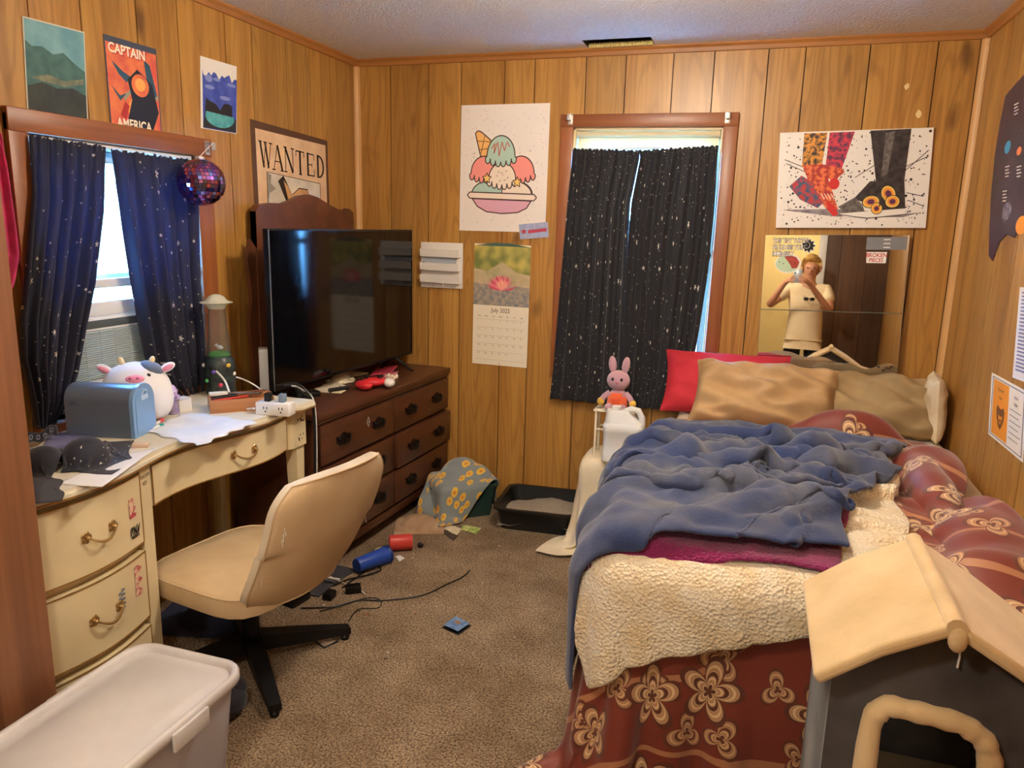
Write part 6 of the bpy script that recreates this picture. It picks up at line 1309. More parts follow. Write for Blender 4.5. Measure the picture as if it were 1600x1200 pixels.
for cx, cy, rx, ry, a in ((0.745, 0.35, 0.045, 0.085, 20), (0.775, 0.27, 0.045, 0.06, -10), (0.635, 0.27, 0.055, 0.06, 20), (0.675, 0.20, 0.035, 0.055, 10)):
    ca, sa = math.cos(R(a)), math.sin(R(a))
    for m_, f in ((K, 1.12), (BYL, 1.0), (BO, 0.78), (BP, 0.45)): p.poly(m_, [(cx+f*(rx*math.cos(t)*ca-ry*0.6*math.sin(t)*sa), cy+f*(rx*math.cos(t)*sa+ry*math.sin(t)*ca)) for t in [i*PI/9 for i in range(18)]])
p.line(K, [(0.69, 0.22), (0.715, 0.31)], 0.005); p.obj(r_)
# -- leaning mirror made of two panes, with stickers
mc = [ony(*q, D) for q in [(1205,367), (1430,371), (1408,590), (1182,582)]]; mctr = sum(mc, Vector())/4
mm = (ony(1243, 425)-CAMP); nn_ = (-mm).normalized(); mz = Vector((0, 0, 1)); mxv = mz.cross(nn_).normalized()*1; myv = nn_.cross(mxv).normalized()
if mxv.x < 0: mxv = -mxv
myv = nn_.cross(mxv).normalized()
wmir, hmir = (mc[1]-mc[0]).length, (mc[0]-mc[3]).length
mirr = thing('wall_mirror', 'mirror of two stacked panes with stickers leaning on the wall above the bed', 'mirror', (0, 0, 0)); roll_ = math.atan2((mc[2]-mc[3]).z, (mc[2]-mc[3]).x)*0.6
base_pt = Vector((mc[3].x, D-0.030, mc[3].z)); Mm = Matrix(((mxv.x, myv.x, nn_.x, base_pt.x), (mxv.y, myv.y, nn_.y, base_pt.y), (mxv.z, myv.z, nn_.z, base_pt.z), (0, 0, 0, 1))) @ Matrix.Rotation(roll_, 4, 'Z')
mirr.matrix_world = Mm; mirr['label'] = mirr['label']
MIR = mat('mirror_silver', (226,226,222), 0.015, 1.0, col2=(196,188,170), nscale=5, lo=0.55, hi=0.9); MIRB = mat('mirror_edge', (120,130,120), 0.4)
for k, (y0_, y1_, tl_) in enumerate(((0.0, hmir*0.47, R(0.35)), (hmir*0.473, hmir, 0.0))):
    g = G(); g.use(MIRB); g.b2((0, 0, 0), (wmir, y1_-y0_, 0.004)); g.use(MIR); g.flat([(0.001, 0.001), (wmir-0.001, 0.001), (wmir-0.001, y1_-y0_-0.001), (0.001, y1_-y0_-0.001)], 0.0042); g.obj('pane', None, mirr, smooth=False, loc=(0, y0_, 0), rot=(tl_, 0, 0))
Ms = Matrix.Diagonal((wmir, hmir, 1, 1)); pz0 = 0.0050
def mprint(name): q = Print(Ms, pz0, wmir, hmir); return q
q = mprint('s'); WS = flatm('sticker_white', (236,232,226)); 
for k, t in enumerate(('THIS TINY TURTLE', 'HE JUDGES YOU', 'IMMENSELY')): q.text(INK, t, 0.046, 0.06, 0.945-0.046*k, 'LEFT', 0.0035, 0.60); q.text(WS, t, 0.046, 0.06, 0.945-0.046*k, 'LEFT', 0.0006, 0.60)
q.obj(mirr, 'sticker_lettering')
q = mprint('s'); q.ell(WS, 0.18, 0.80, 0.095, 0.068); q.ell(flatm('turtle_green', (190,214,178)), 0.175, 0.80, 0.085, 0.060); q.poly(flatm('turtle_shell', (150,48,40), col2=(180,70,52), nscale=60), [(0.15, 0.845), (0.19, 0.858), (0.235, 0.845), (0.26, 0.81), (0.245, 0.77), (0.21, 0.765), (0.19, 0.80)]); q.ell(INK, 0.115, 0.81, 0.004, 0.004, 8); q.ell(INK, 0.145, 0.80, 0.004, 0.004, 8); q.obj(mirr, 'turtle_sticker')
q = mprint('s'); fpt = lambda r0, n=9: [(0.315+r0*(0.86+0.14*math.cos(n*t))*math.cos(t), 0.925+r0*0.95*(0.86+0.14*math.cos(n*t))*math.sin(t)) for t in [i*2*PI/72 for i in range(72)]]
q.poly(WS, fpt(0.056)); q.poly(INK, fpt(0.048)); q.line(WS, [(0.30+0.012*math.cos(t)*t/3, 0.925+0.012*math.sin(t)*t/3) for t in [i*0.4 for i in range(24)]], 0.0015); q.obj(mirr, 'flower_sticker')
q = mprint('s'); GL = flatm('grey_label', (126,126,130)); q.poly(GL, [(0.715, 0.90), (0.985, 0.90), (0.985, 0.985), (0.715, 0.985)])
for k in range(3): q.line(WS, [(0.83, 0.968-0.026*k), (0.875, 0.968-0.026*k)], 0.004)
q.obj(mirr, 'grey_label')
q = mprint('s'); q.poly(WS, [(0.725, 0.81), (0.855, 0.81), (0.86, 0.885), (0.72, 0.885)]); q.text(flatm('broken_red', (190,40,44)), 'BROKEN', 0.040, 0.79, 0.850, 'CENTER', 0.0008, 0.85); q.text(flatm('broken_red'), 'PIECES', 0.036, 0.79, 0.818, 'CENTER', 0.0008, 0.85); q.obj(mirr, 'lettered_sticker')
q = mprint('s')
for k in range(14): x, y = rr.gauss(0.93, 0.03), rr.gauss(0.06, 0.035); q.ell(INK, min(x, 0.985), max(y, 0.01), 0.007+0.005*rr.random(), 0.006, 7)
q.obj(mirr, 'black_specks')
# -- right wall papers
SR = dict(ax=0, plane=XR)
r_ = thing('space_poster', 'torn dark blue poster of planets on the side wall by the bed', 'poster', onx(1560, 390, XR)+Vector((-0.002, 0, 0)), RRt); o0_ = onx(1560, 390, XR)
def rw(px, py): q_ = onx(px, py, XR); return (o0_.y-q_.y, q_.z-o0_.z)
pts = [rw(*q_) for q_ in [(1572,150), (1582,138), (1600,118), (1640,70), (1680,40), (1680,360), (1640,372), (1612,372), (1598,352), (1586,372), (1574,366), (1562,380), (1552,408), (1546,400), (1547,360), (1550,300), (1556,240), (1564,190)]]
SPM = flatm('space_print', (34,30,52), col2=(62,44,70), nscale=6, rough=0.35); G().prism(pts, 0, 0.0008).obj('paper', SPM, r_, smooth=False)
g = G(); z_ = 0.0012
def pl_el(c, rx, ry, m): g.use(m); cx, cy = rw(*c); g.flat([(cx+rx*math.cos(t), cy+ry*math.sin(t)) for t in [i*PI/10 for i in range(20)]], z_)
pl_el((1576,230), 0.035, 0.022, flatm('planet_blue', (70,150,190))); pl_el((1594,236), 0.025, 0.014, flatm('planet_orange', (226,130,90))); pl_el((1575,330), 0.05, 0.030, flatm('planet_grey', (150,140,150), col2=(90,80,100), nscale=40)); pl_el((1598,352), 0.06, 0.03, flatm('sun_orange', (240,150,50)))
g.use(WS)
for c_ in ((1586,165), (1572,262), (1590,262), (1568,300)):
    for k in range(4): x, y = rw(c_[0], c_[1]+k*5); g.flat([(x, y), (x+0.05-0.01*(k % 2), y), (x+0.05-0.01*(k % 2), y+0.0035), (x, y+0.0035)], z_)
for k in range(60): 
    x, y = rw(rr.uniform(1562, 1640), rr.uniform(160, 350)); g.flat([(x, y), (x+0.002, y), (x+0.002, y+0.002), (x, y+0.002)], z_)
g.obj('print', None, r_, smooth=False)['kind'] = 'stuff'
r_, M, sx, sy = sheet('certificate', 'white award certificate with an orange panel and animal head', 'certificate', (1549,575), (1606,612), (1597,714), (1545,678), paper=flatm('cert_white', (236,230,220)), **SR)
p = Print(M, sx=sx, sy=sy); p.poly(flatm('cert_border', (96,96,110)), [(0.05, 0.04), (0.96, 0.04), (0.96, 0.96), (0.05, 0.96)]); p.poly(flatm('cert_white'), [(0.07, 0.055), (0.94, 0.055), (0.94, 0.945), (0.07, 0.945)]); p.poly(flatm('cert_orange', (236,150,36)), [(0.09, 0.07), (0.55, 0.07), (0.55, 0.93), (0.09, 0.93)])
p.text(flatm('cert_ink', (70,50,30)), 'Achievement', 0.085, 0.32, 0.78, 'CENTER', 0, 0.7); p.text(flatm('cert_ink'), 'Award', 0.085, 0.32, 0.66, 'CENTER', 0, 0.7)
p.poly(flatm('bear_brown', (120,70,26)), [(0.22, 0.50), (0.26, 0.56), (0.31, 0.52), (0.37, 0.52), (0.42, 0.56), (0.46, 0.50), (0.44, 0.36), (0.38, 0.24), (0.34, 0.20), (0.29, 0.24), (0.23, 0.36)]); p.poly(flatm('cert_orange'), [(0.28, 0.42), (0.33, 0.40), (0.40, 0.42), (0.37, 0.32), (0.34, 0.28), (0.30, 0.32)]); p.ell(flatm('bear_brown'), 0.34, 0.34, 0.03, 0.025)
p.text(flatm('cert_ink'), 'Certificate of', 0.075, 0.75, 0.80, 'CENTER', 0, 0.5); p.text(flatm('cert_ink'), 'Recognition', 0.075, 0.75, 0.70, 'CENTER', 0, 0.5)
for k in range(6): p.line(flatm('cert_grey', (140,134,130)), [(0.60, 0.62-0.085*k), (0.90-0.05*(k % 2), 0.62-0.085*k)], 0.003)
p.obj(r_)
r_, M, sx, sy = sheet('printed_list', 'white printed sheet pinned above the certificate on the side wall', 'paper', (1598,470), (1660,450), (1650,640), (1584,590), paper=flatm('list_white', (230,228,232)), gap=0.003, **SR)
p = Print(M, sx=sx, sy=sy)
for k in range(22): p.line(flatm('list_blue', (110,120,170)), [(0.08, 0.94-0.04*k), (0.5+0.4*((k*37) % 7)/7, 0.94-0.04*k)], 0.005)
p.obj(r_)
# -- small marks on the boards: torn paint spots
g = G(); PS = flatm('bare_spot', (232,206,150))
for c_, s_ in (((1417,135), 0.010), ((1436,178), 0.012)):
    q_ = ony(*c_, D-0.0006); g.flat([(q_.x+s_*(0.7+0.5*rr.random())*math.cos(t), q_.z+1.3*s_*(0.7+0.5*rr.random())*math.sin(t)) for t in [i*PI/5 for i in range(10)]], 0, Matrix(((1, 0, 0, 0), (0, 0, 1, q_.y), (0, 1, 0, 0), (0, 0, 0, 1))))
g.obj('bare_spot', PS, wb, smooth=False)
# ================================================================ BED, BEDDING, CAT HOUSE
BX0, BX1, BY0, BY1, BZ = -0.305, 0.782, 1.745, 3.63, 0.612
bed = thing('bed', 'bed with a cream mattress pushed into the corner under the mirror', 'bed', ((BX0+BX1)/2, (BY0+BY1)/2, 0)); bo = Vector(((BX0+BX1)/2, (BY0+BY1)/2, 0))
hx, hy = (BX1-BX0)/2, (BY1-BY0)/2; FLE = mat('cream_fleece', (226,206,164), 0.95, sheen=0.4, col2=(206,182,138), nscale=9, bump=0.3, bscale=150)
G().b2((-hx+0.03, -hy+0.03, 0.08), (hx-0.03, hy-0.03, 0.34), 0.02).obj('box_spring', mat('ticking', (200,192,178), 0.9), bed); G().b2((-hx, -hy, 0.34), (hx, hy, BZ), 0.05, 4).obj('mattress', FLE, bed)
for sx_ in (-1, 1):
    for sy_ in (-1, 1): G().b2((sx_*(hx-0.1)-0.03, sy_*(hy-0.1)-0.03, 0), (sx_*(hx-0.1)+0.03, sy_*(hy-0.1)+0.03, 0.085), 0.003).obj('leg', BKM, bed)
# cat house stands at the foot of the bed; its place is needed by the cloth
HX0, HX1, HY0, HY1, HEV, HRG, HRX = 0.185, 0.525, 1.325, 1.630, 0.690, 0.800, 0.352
c_bed = sd_box(((BX0+BX1)/2, (BY0+BY1)/2, BZ/2+0.02), (hx, hy, BZ/2-0.02), 0.05); c_fl = sd_floor(0.0); c_wr = sd_floor(XR-0.006, 0, -1.0); c_wb = sd_floor(D-0.006, 1, -1.0); c_house = sd_box(((HX0+HX1)/2, (HY0+HY1)/2, 0.38), ((HX1-HX0)/2+0.012, (HY1-HY0)/2+0.012, 0.40), 0.01); c_stool = sd_box((-0.515, 3.345, 0.2), (0.19, 0.15, 0.215), 0.02)
def height_col(P, cell=0.022, zmin=0.5):
    """earlier cloth as a height map for the cloth laid over it"""
    x0, y0 = -0.9, 1.0; nx, ny = int(1.8/cell), int(2.8/cell); Hm = np.full((nx, ny), -1.0)
    A = P; B = (P[1:]+P[:-1])/2; C_ = (P[:, 1:]+P[:, :-1])/2; pts = np.concatenate([A.reshape(-1, 3), B.reshape(-1, 3), C_.reshape(-1, 3)]); pts = pts[pts[:, 2] > zmin]
    ix = np.clip(((pts[:, 0]-x0)/cell).astype(int), 0, nx-1); iy = np.clip(((pts[:, 1]-y0)/cell).astype(int), 0, ny-1); np.maximum.at(Hm, (ix, iy), pts[:, 2])
    for _ in range(2):
        Pd = np.pad(Hm, 1, constant_values=-1); mxx = np.max([Pd[a:a+nx, b:b+ny] for a in range(3) for b in range(3)], axis=0); Hm = np.where(Hm < 0, np.where(mxx > 0, mxx, -1), Hm)
    up = np.array([0, 0, 1.0])
    def f(p):
        fx = np.clip((p[..., 0]-x0)/cell-0.5, 0, nx-2); fy = np.clip((p[..., 1]-y0)/cell-0.5, 0, ny-2); i = fx.astype(int); j = fy.astype(int); a = fx-i; b = fy-j
        h = (1-a)*(1-b)*Hm[i, j]+a*(1-b)*Hm[i+1, j]+(1-a)*b*Hm[i, j+1]+a*b*Hm[i+1, j+1]
        d = np.where((h > zmin-0.05) & (p[..., 2]-h > -0.07) & (p[..., 0] > BX0-0.005) & (p[..., 1] > BY0-0.005), p[..., 2]-h, 1.0); return d, np.broadcast_to(up, p.shape)
    return f
def ridges(P, amp, fr, seed=0.0, zmin=0.0, low=0.25):
    """crumple a settled cloth: ridged folds along its own normals"""
    du = np.gradient(P, axis=0); dv = np.gradient(P, axis=1); N_ = np.cross(dv, du); N_ /= np.maximum(np.linalg.norm(N_, axis=-1, keepdims=True), 1e-9); N_ *= np.where(N_[..., 2:3] < -0.2, -1, 1); O = P.copy(); n, m = P.shape[:2]
    for i in range(n):
        for j in range(m):
            x, y = P[i, j, 0], P[i, j, 1]; wx = 0.09*mnoise.noise((x*5+seed, y*5, 1.7)); wy = 0.09*mnoise.noise((x*5, y*5+seed, 7.1))
            a = 1-abs(mnoise.noise(((x+wx)*fr*0.8+seed, (y+wy)*fr*1.5, 0.5)))*2.4; b = 1-abs(mnoise.noise(((x+wy)*fr*2.1+seed, (y+wx)*fr*1.7, 3.5)))*2.4
            h = max(a, 0)**2+0.45*max(b, 0)**2; e = min(1.0, 3*min(i, n-1-i)/n+0.25)*min(1.0, 3*min(j, m-1-j)/m+0.25)
            O[i, j] = P[i, j]+N_[i, j]*(amp*h*e*(1.0 if P[i, j, 2] > zmin else low))
    return O
def cloth_obj(name, label, P, m, uvw, thick, cat='blanket', sub=1):
    n, k = P.shape[:2]; o = G().grid(P, uvgrid(n, k, *uvw)).obj(name, m, angle=180); mod(o, 'SOLIDIFY', thickness=thick, offset=1); mod(o, 'SUBSURF', levels=sub, render_levels=sub); return tag(o, label, cat)
def prehang(P, xe=BX0, ye=BY0, off=0.02, r=0.10):
    """fold a flat start over the left side and the foot of the bed so that the overhang already hangs"""
    P = P.copy(); dx = np.maximum(0, xe-P[..., 0]); dy = np.maximum(0, ye-P[..., 1]); mn = np.minimum(dx, dy); mxd = np.maximum(dx, dy)
    P[..., 0] = np.where(dx > 0, xe-off-np.minimum(dx, 0.03)*0.5-mn*0.75-0.10*np.maximum(0, dx-0.15), P[..., 0]); P[..., 1] = np.where(dy > 0, ye-off-np.minimum(dy, 0.03)*0.5-mn*0.75, P[..., 1])
    P[..., 2] = np.maximum(P[..., 2]-np.maximum(0, mxd-0.02)*0.96, 0.012); return P
# quilt material: rust cloth with woven cream and gold flowers, leaves and stems
def quilt_mat():
    m = bpy.data.materials.new('rust_floral_quilt'); m.use_nodes = True; N = m.node_tree.nodes; L = m.node_tree.links; b = N['Principled BSDF']; b.inputs['Roughness'].default_value = 0.55; b.inputs['Sheen Weight'].default_value = 0.3
    uv = N.new('ShaderNodeUVMap'); uv.uv_map = 'UVMap'
    def mth(op, a, bb=None, c=None):
        n = N.new('ShaderNodeMath'); n.operation = op
        for i, v in enumerate((a, bb, c)):
            if v is None: continue
            if isinstance(v, (int, float)): n.inputs[i].default_value = v
            else: L.new(v, n.inputs[i])
        return n.outputs[0]
    def motif(scale, petals, r0, sharp, off):
        mp = N.new('ShaderNodeMapping'); mp.inputs['Location'].default_value = (off, off*0.7, 0); L.new(uv.outputs[0], mp.inputs[0])
        vo = N.new('ShaderNodeTexVoronoi'); vo.voronoi_dimensions = '2D'; vo.inputs['Scale'].default_value = scale; vo.inputs['Randomness'].default_value = 0.6; L.new(mp.outputs[0], vo.inputs['Vector'])
        df = N.new('ShaderNodeVectorMath'); df.operation = 'SUBTRACT'; L.new(mp.outputs[0], df.inputs[0]); L.new(vo.outputs['Position'], df.inputs[1])
        sp = N.new('ShaderNodeSeparateXYZ'); L.new(df.outputs[0], sp.inputs[0]); ln = N.new('ShaderNodeVectorMath'); ln.operation = 'LENGTH'; L.new(df.outputs[0], ln.inputs[0])
        an = mth('ARCTAN2', sp.outputs[0], sp.outputs[1]); rc = N.new('ShaderNodeSeparateColor'); L.new(vo.outputs['Color'], rc.inputs[0])
        a2 = mth('MULTIPLY_ADD', an, petals/2.0, mth('MULTIPLY', rc.outputs[0], 6.28)); pet = mth('POWER', mth('ABSOLUTE', mth('COSINE', a2)), sharp)
        rad = mth('MULTIPLY', mth('MULTIPLY_ADD', pet, 0.72, 0.28), mth('MULTIPLY_ADD', rc.outputs[1], 0.35*r0, r0*0.8))
        rel = mth('DIVIDE', ln.outputs['Value'], rad)                       # 1 at the petal's edge
        ins = mth('LESS_THAN', rel, 1.0); rim = mth('MULTIPLY', ins, mth('GREATER_THAN', rel, 0.84)); ring = mth('MULTIPLY', mth('LESS_THAN', rel, 0.56), mth('GREATER_THAN', rel, 0.44)); core = mth('LESS_THAN', rel, 0.2)
        gate = mth('LESS_THAN', rc.outputs[2], 0.86); vein = mth('MULTIPLY', ins, mth('GREATER_THAN', mth('SINE', mth('MULTIPLY', rel, 38.0)), 0.2))
        return mth('MULTIPLY', ins, gate), mth('MULTIPLY', mth('MAXIMUM', rim, mth('MAXIMUM', ring, core)), gate), mth('MULTIPLY', vein, gate)
    f1, l1, v1 = motif(4.6, 5, 0.085, 0.8, 0.0); f2, l2, v2 = motif(6.5, 3, 0.052, 1.2, 3.7)
    wv = N.new('ShaderNodeTexWave'); wv.wave_type = 'RINGS'; wv.inputs['Scale'].default_value = 1.3; wv.inputs['Distortion'].default_value = 9; wv.inputs['Detail'].default_value = 0.6; L.new(uv.outputs[0], wv.inputs['Vector'])
    stem = mth('GREATER_THAN', wv.outputs['Fac'], 0.985)
    def mix(fac, a, c):
        x = N.new('ShaderNodeMix'); x.data_type = 'RGBA'; L.new(fac, x.inputs['Factor'])
        if isinstance(a, tuple): x.inputs['A'].default_value = lin(a)
        else: L.new(a, x.inputs['A'])
        x.inputs['B'].default_value = lin(c); return x.outputs['Result']
    c = mix(stem, (122,46,30), (176,120,84)); c = mix(f2, c, (176,128,92)); c = mix(v2, c, (214,178,130)); c = mix(l2, c, (104,50,34)); c = mix(f1, c, (190,146,106)); c = mix(v1, c, (228,198,152)); c = mix(l1, c, (98,48,34))
    L.new(c, b.inputs['Base Color'])
    bp = N.new('ShaderNodeBump'); bp.inputs['Strength'].default_value = 0.25; bp.inputs['Distance'].default_value = 0.003; L.new(mth('MAXIMUM', f1, f2), bp.inputs['Height']); L.new(bp.outputs[0], b.inputs['Normal'])
    return m
QM = quilt_mat()
e1, e2, e3 = onz(1335, 668, 0.64), onz(1455, 745, 0.63), onz(1545, 860, 0.62)
lumps = [sd_ell((0.40, 3.17, 0.60), (0.18, 0.06, 0.13)), sd_ell((0.57, 2.62, 0.60), (0.045, 0.30, 0.10)), sd_ell((0.69, 2.30, 0.60), (0.045, 0.26, 0.11)), sd_ell((0.60, 1.92, 0.60), (0.13, 0.05, 0.09)), sd_ell((min(e2.x, 0.64), e2.y, 0.60), (0.11, 0.20, 0.10)), sd_ell((min(e3.x, 0.66), e3.y, 0.59), (0.12, 0.16, 0.11))]
n, m_ = 104, 82
q0 = [Vector((-0.86, 1.17, 0.64)), Vector((0.77, 1.17, 0.64)), Vector((0.66, 3.22, 0.64)), Vector((-0.80, 3.22, 0.64))]
Q = prehang(quadgrid(*q0, n, m_)); PQ = drape(Q, 1.64/(m_-1)*1.05, 2.08/(n-1)*1.04, [c_bed, c_fl, c_wr, c_house, c_stool]+lumps, steps=95, iters=8, thick=0.012, fric=0.8, seed=3, jit=0.006)
cloth_obj('quilt', 'rust red quilt woven with cream flowers spread over the bed', ridges(PQ, 0.034, 3.2, 4.0, 0.60, 0.2), QM, (1.7, 2.15), 0.010, 'quilt')
hq = height_col(PQ)
n, m_ = 66, 52
q0 = [Vector((-0.40, 1.52, 0.68)), Vector((0.40, 1.80, 0.68)), Vector((0.50, 2.90, 0.70)), Vector((-0.38, 2.90, 0.68))]
Q = prehang(quadgrid(*q0, n, m_), off=0.05); c_bed2 = sd_box(((BX0+BX1)/2, (BY0+BY1)/2, BZ/2+0.02), (hx+0.02, hy+0.02, BZ/2), 0.06)
PS_ = drape(Q, 0.86/(m_-1)*1.06, 1.42/(n-1)*1.05, [sd_box(((BX0+BX1)/2, (BY0+BY1)/2, BZ/2+0.02), (hx+0.02, hy+0.035, BZ/2), 0.06), c_house, hq], steps=70, iters=7, thick=0.020, fric=0.75, seed=8, jit=0.008)
SHM = mat('sherpa_fleece', (242,230,206), 0.98, sheen=0.5, col2=(228,206,166), nscale=14, bump=0.8, bscale=130, bdist=0.008, btype='voronoi')
cloth_obj('sherpa_blanket', 'cream sherpa blanket hanging over the foot of the bed', ridges(PS_, 0.016, 3.0, 5.0), SHM, (0.9, 1.5), 0.018)
hs = height_col(np.concatenate([PS_], 0))
n, m_ = 40, 64
cA, cB, cC = onz(926, 935, 0.645), onz(1278, 893, 0.655), onz(1362, 788, 0.66)
q0 = [Vector((-0.36, 1.700, 0.72)), Vector((min(cB.x, 0.30), 1.725, 0.72)), Vector((cC.x+0.02, cC.y+0.05, 0.72)), Vector((-0.36, 2.2, 0.72))]
PM = drape(prehang(quadgrid(*q0, n, m_), off=0.07), (q0[1]-q0[0]).length/(m_-1)*1.12, (q0[3]-q0[0]).length/(n-1)*1.10, [sd_box(((BX0+BX1)/2, (BY0+BY1)/2, BZ/2+0.02), (hx+0.03, hy+0.045, BZ/2+0.003), 0.065), hq, hs, c_house], steps=60, iters=7, thick=0.022, fric=0.8, seed=9, jit=0.008)
cloth_obj('knit_blanket', 'magenta knitted blanket peeking out below the blue blanket', ridges(PM, 0.020, 5.0, 9.0), mat('magenta_knit', (138,20,88), 0.9, sheen=0.2, col2=(112,14,70), nscale=12, bump=0.9, bscale=150, bdist=0.006, btype='voronoi'), (0.7, 0.6), 0.010)
hm = height_col(PM)
n, m_ = 84, 92
cA, cB, cC, cD = onz(940, 905, 0.66), onz(1300, 842, 0.68), onz(1418, 668, 0.70), onz(1080, 664, 0.69)
q0 = [Vector((-0.47, 1.745, 0.74)), Vector((cB.x, cB.y-0.05, 0.76)), Vector((cC.x, min(cC.y, 2.98), 0.78)), Vector((-0.50, min(cD.y, 3.04), 0.74))]
P0 = prehang(quadgrid(*q0, n, m_), off=0.075)
for i in range(n):
    for j in range(m_): P0[i, j, 2] += 0.05*mnoise.noise((P0[i, j, 0]*7+3, P0[i, j, 1]*7, 0.3))+0.035*mnoise.noise((P0[i, j, 0]*16, P0[i, j, 1]*16, 5))
PB = drape(P0, (q0[1]-q0[0]).length/(m_-1)*1.5, (q0[3]-q0[0]).length/(n-1)*1.62, [sd_box(((BX0+BX1)/2, (BY0+BY1)/2, BZ/2+0.02), (hx+0.045, hy+0.045, BZ/2+0.005), 0.07), c_fl, hq, hs, hm, c_stool], steps=85, iters=7, thick=0.030, fric=0.8, bend=0.5, seed=14, jit=0.012)
BLM = mat('blue_fleece', (40,54,94), 0.9, sheen=0.25, col2=(82,86,100), nscale=5, lo=0.42, hi=0.62, bump=0.5, bscale=140, bdist=0.004)  # grey patches paint in window and warm light on the blue
cloth_obj('blue_blanket', 'rumpled dusty blue fleece blanket on top of the bed', ridges(PB, 0.058, 4.2, 2.0), BLM, (1.2, 1.4), 0.012)
# pillows
def put_pillow(label, m, c, w_, h_, t, rx, rz, seed, wr=0.008, ry=0.0):
    g = G(); pillow(g, w_, h_, t, 24, seed, wr); o = g.obj('pillow', m, None, angle=180); o.location = c; o.rotation_euler = Euler((R(rx), R(ry), R(rz)), 'XYZ'); mod(o, 'SUBSURF', levels=1, render_levels=1); return tag(o, label, 'pillow', 'pillows at the head of the bed')
KH = mat('khaki_cotton', (190,156,112), 0.85, col2=(172,138,96), nscale=6, bump=0.15, bscale=60, bdist=0.004); RDP = mat('red_cotton', (196,44,58), 0.8, col2=(178,36,50), nscale=5); KH2 = mat('olive_cotton', (166,142,104), 0.85, col2=(148,124,88), nscale=6, bump=0.15, bscale=60, bdist=0.004)
WHP = mat('white_pillow', (228,214,186), 0.9, col2=(206,186,150), nscale=10)
put_pillow('red pillow beside the black curtain', RDP, (-0.10, 3.50, 0.752), 0.56, 0.31, 0.14, 58, 2, 1)
put_pillow('tan pillow with a creased case leaning on the red pillow', KH, (0.065, 3.34, 0.745), 0.60, 0.32, 0.16, 48, -3, 2, 0.026)
put_pillow('olive tan pillow below the mirror beside the side wall', KH2, (0.50, 3.42, 0.735), 0.50, 0.30, 0.15, 42, -2, 3, 0.02)
put_pillow('cream pillow stuffed between olive pillow and side wall', WHP, (0.738, 3.42, 0.745), 0.28, 0.26, 0.08, 86, 84, 4, 0.004)
# ---- cat house
cat_ = thing('cat_house', 'grey plush cat house with a cream gabled roof at the foot of the bed', 'cat house', ((HX0+HX1)/2, (HY0+HY1)/2, 0)); co = Vector(((HX0+HX1)/2, (HY0+HY1)/2, 0))
GPL = mat('grey_plush', (84,80,80), 0.95, sheen=0.15, col2=(54,50,50), nscale=7, bump=0.3, bscale=170); CPL = mat('cream_plush', (222,194,148), 0.95, sheen=0.3, col2=(204,174,126), nscale=8, bump=0.35, bscale=150)
def L3(x, y, z): return (x-co.x, y-co.y, z)
def gable(y0, y1, name, hole=False):
    g = G(); MXZ = Matrix(((1, 0, 0, -co.x), (0, 0, 1, -co.y), (0, 1, 0, 0), (0, 0, 0, 1)))
    ox0, ox1, oz = HX0+0.070, HX1-0.080, 0.632
    if hole:
        g.prism([(HX0, 0), (ox0, 0), (ox0, oz-0.02), (ox0+0.02, oz), (ox1-0.05, oz-0.008), (ox1-0.015, oz-0.03), (ox1, oz-0.07), (ox1, 0), (HX1, 0), (HX1, HEV), (HRX, HRG-0.005), (HX0, HEV)], y0, y1, MXZ)
    else: g.prism([(HX0, 0), (HX1, 0), (HX1, HEV), (HRX, HRG-0.005), (HX0, HEV)], y0, y1, MXZ)
    return g.obj(name, GPL, cat_, smooth=False), (ox0, ox1, oz)
fr, (ox0, ox1, oz) = gable(HY0, HY0+0.02, 'front_wall', True); gable(HY1-0.02, HY1, 'back_wall')
G().b2(L3(HX0, HY0+0.02, 0), L3(HX0+0.02, HY1-0.02, HEV), 0.004).obj('side_wall', GPL, cat_); G().b2(L3(HX1-0.02, HY0+0.02, 0), L3(HX1, HY1-0.02, HEV), 0.004).obj('side_wall', GPL, cat_); G().b2(L3(HX0+0.02, HY0+0.02, 0), L3(HX1-0.02, HY1-0.02, 0.02)).obj('floor_board', GPL, cat_)
G().b2(L3(HX0+0.022, HY0+0.1, 0.33), L3(HX1-0.022, HY1-0.022, 0.35), 0.004).obj('inner_shelf', CPL, cat_)
path = [(ox0, 0.02), (ox0, 0.3), (ox0, oz-0.03), (ox0+0.02, oz), (ox0+0.08, oz-0.003), (ox1-0.05, oz-0.008), (ox1-0.015, oz-0.03), (ox1, oz-0.07), (ox1, 0.3), (ox1, 0.02)]
sm_ = []
for (a, b), (c, d) in zip(path[:-1], path[1:]):
    for k in range(5): sm_.append((a+(c-a)*k/5, b+(d-b)*k/5))
for _ in range(1): sm_ = [sm_[0]]+[((sm_[i-1][0]+2*sm_[i][0]+sm_[i+1][0])/4, (sm_[i-1][1]+2*sm_[i][1]+sm_[i+1][1])/4) for i in range(1, len(sm_)-1)]+[sm_[-1]]
G().tube([L3(x, HY0-0.004, z) for x, z in sm_], [0.019+0.0015*math.sin(i*1.7) for i in range(len(sm_))], 10).obj('door_trim', CPL, fr)
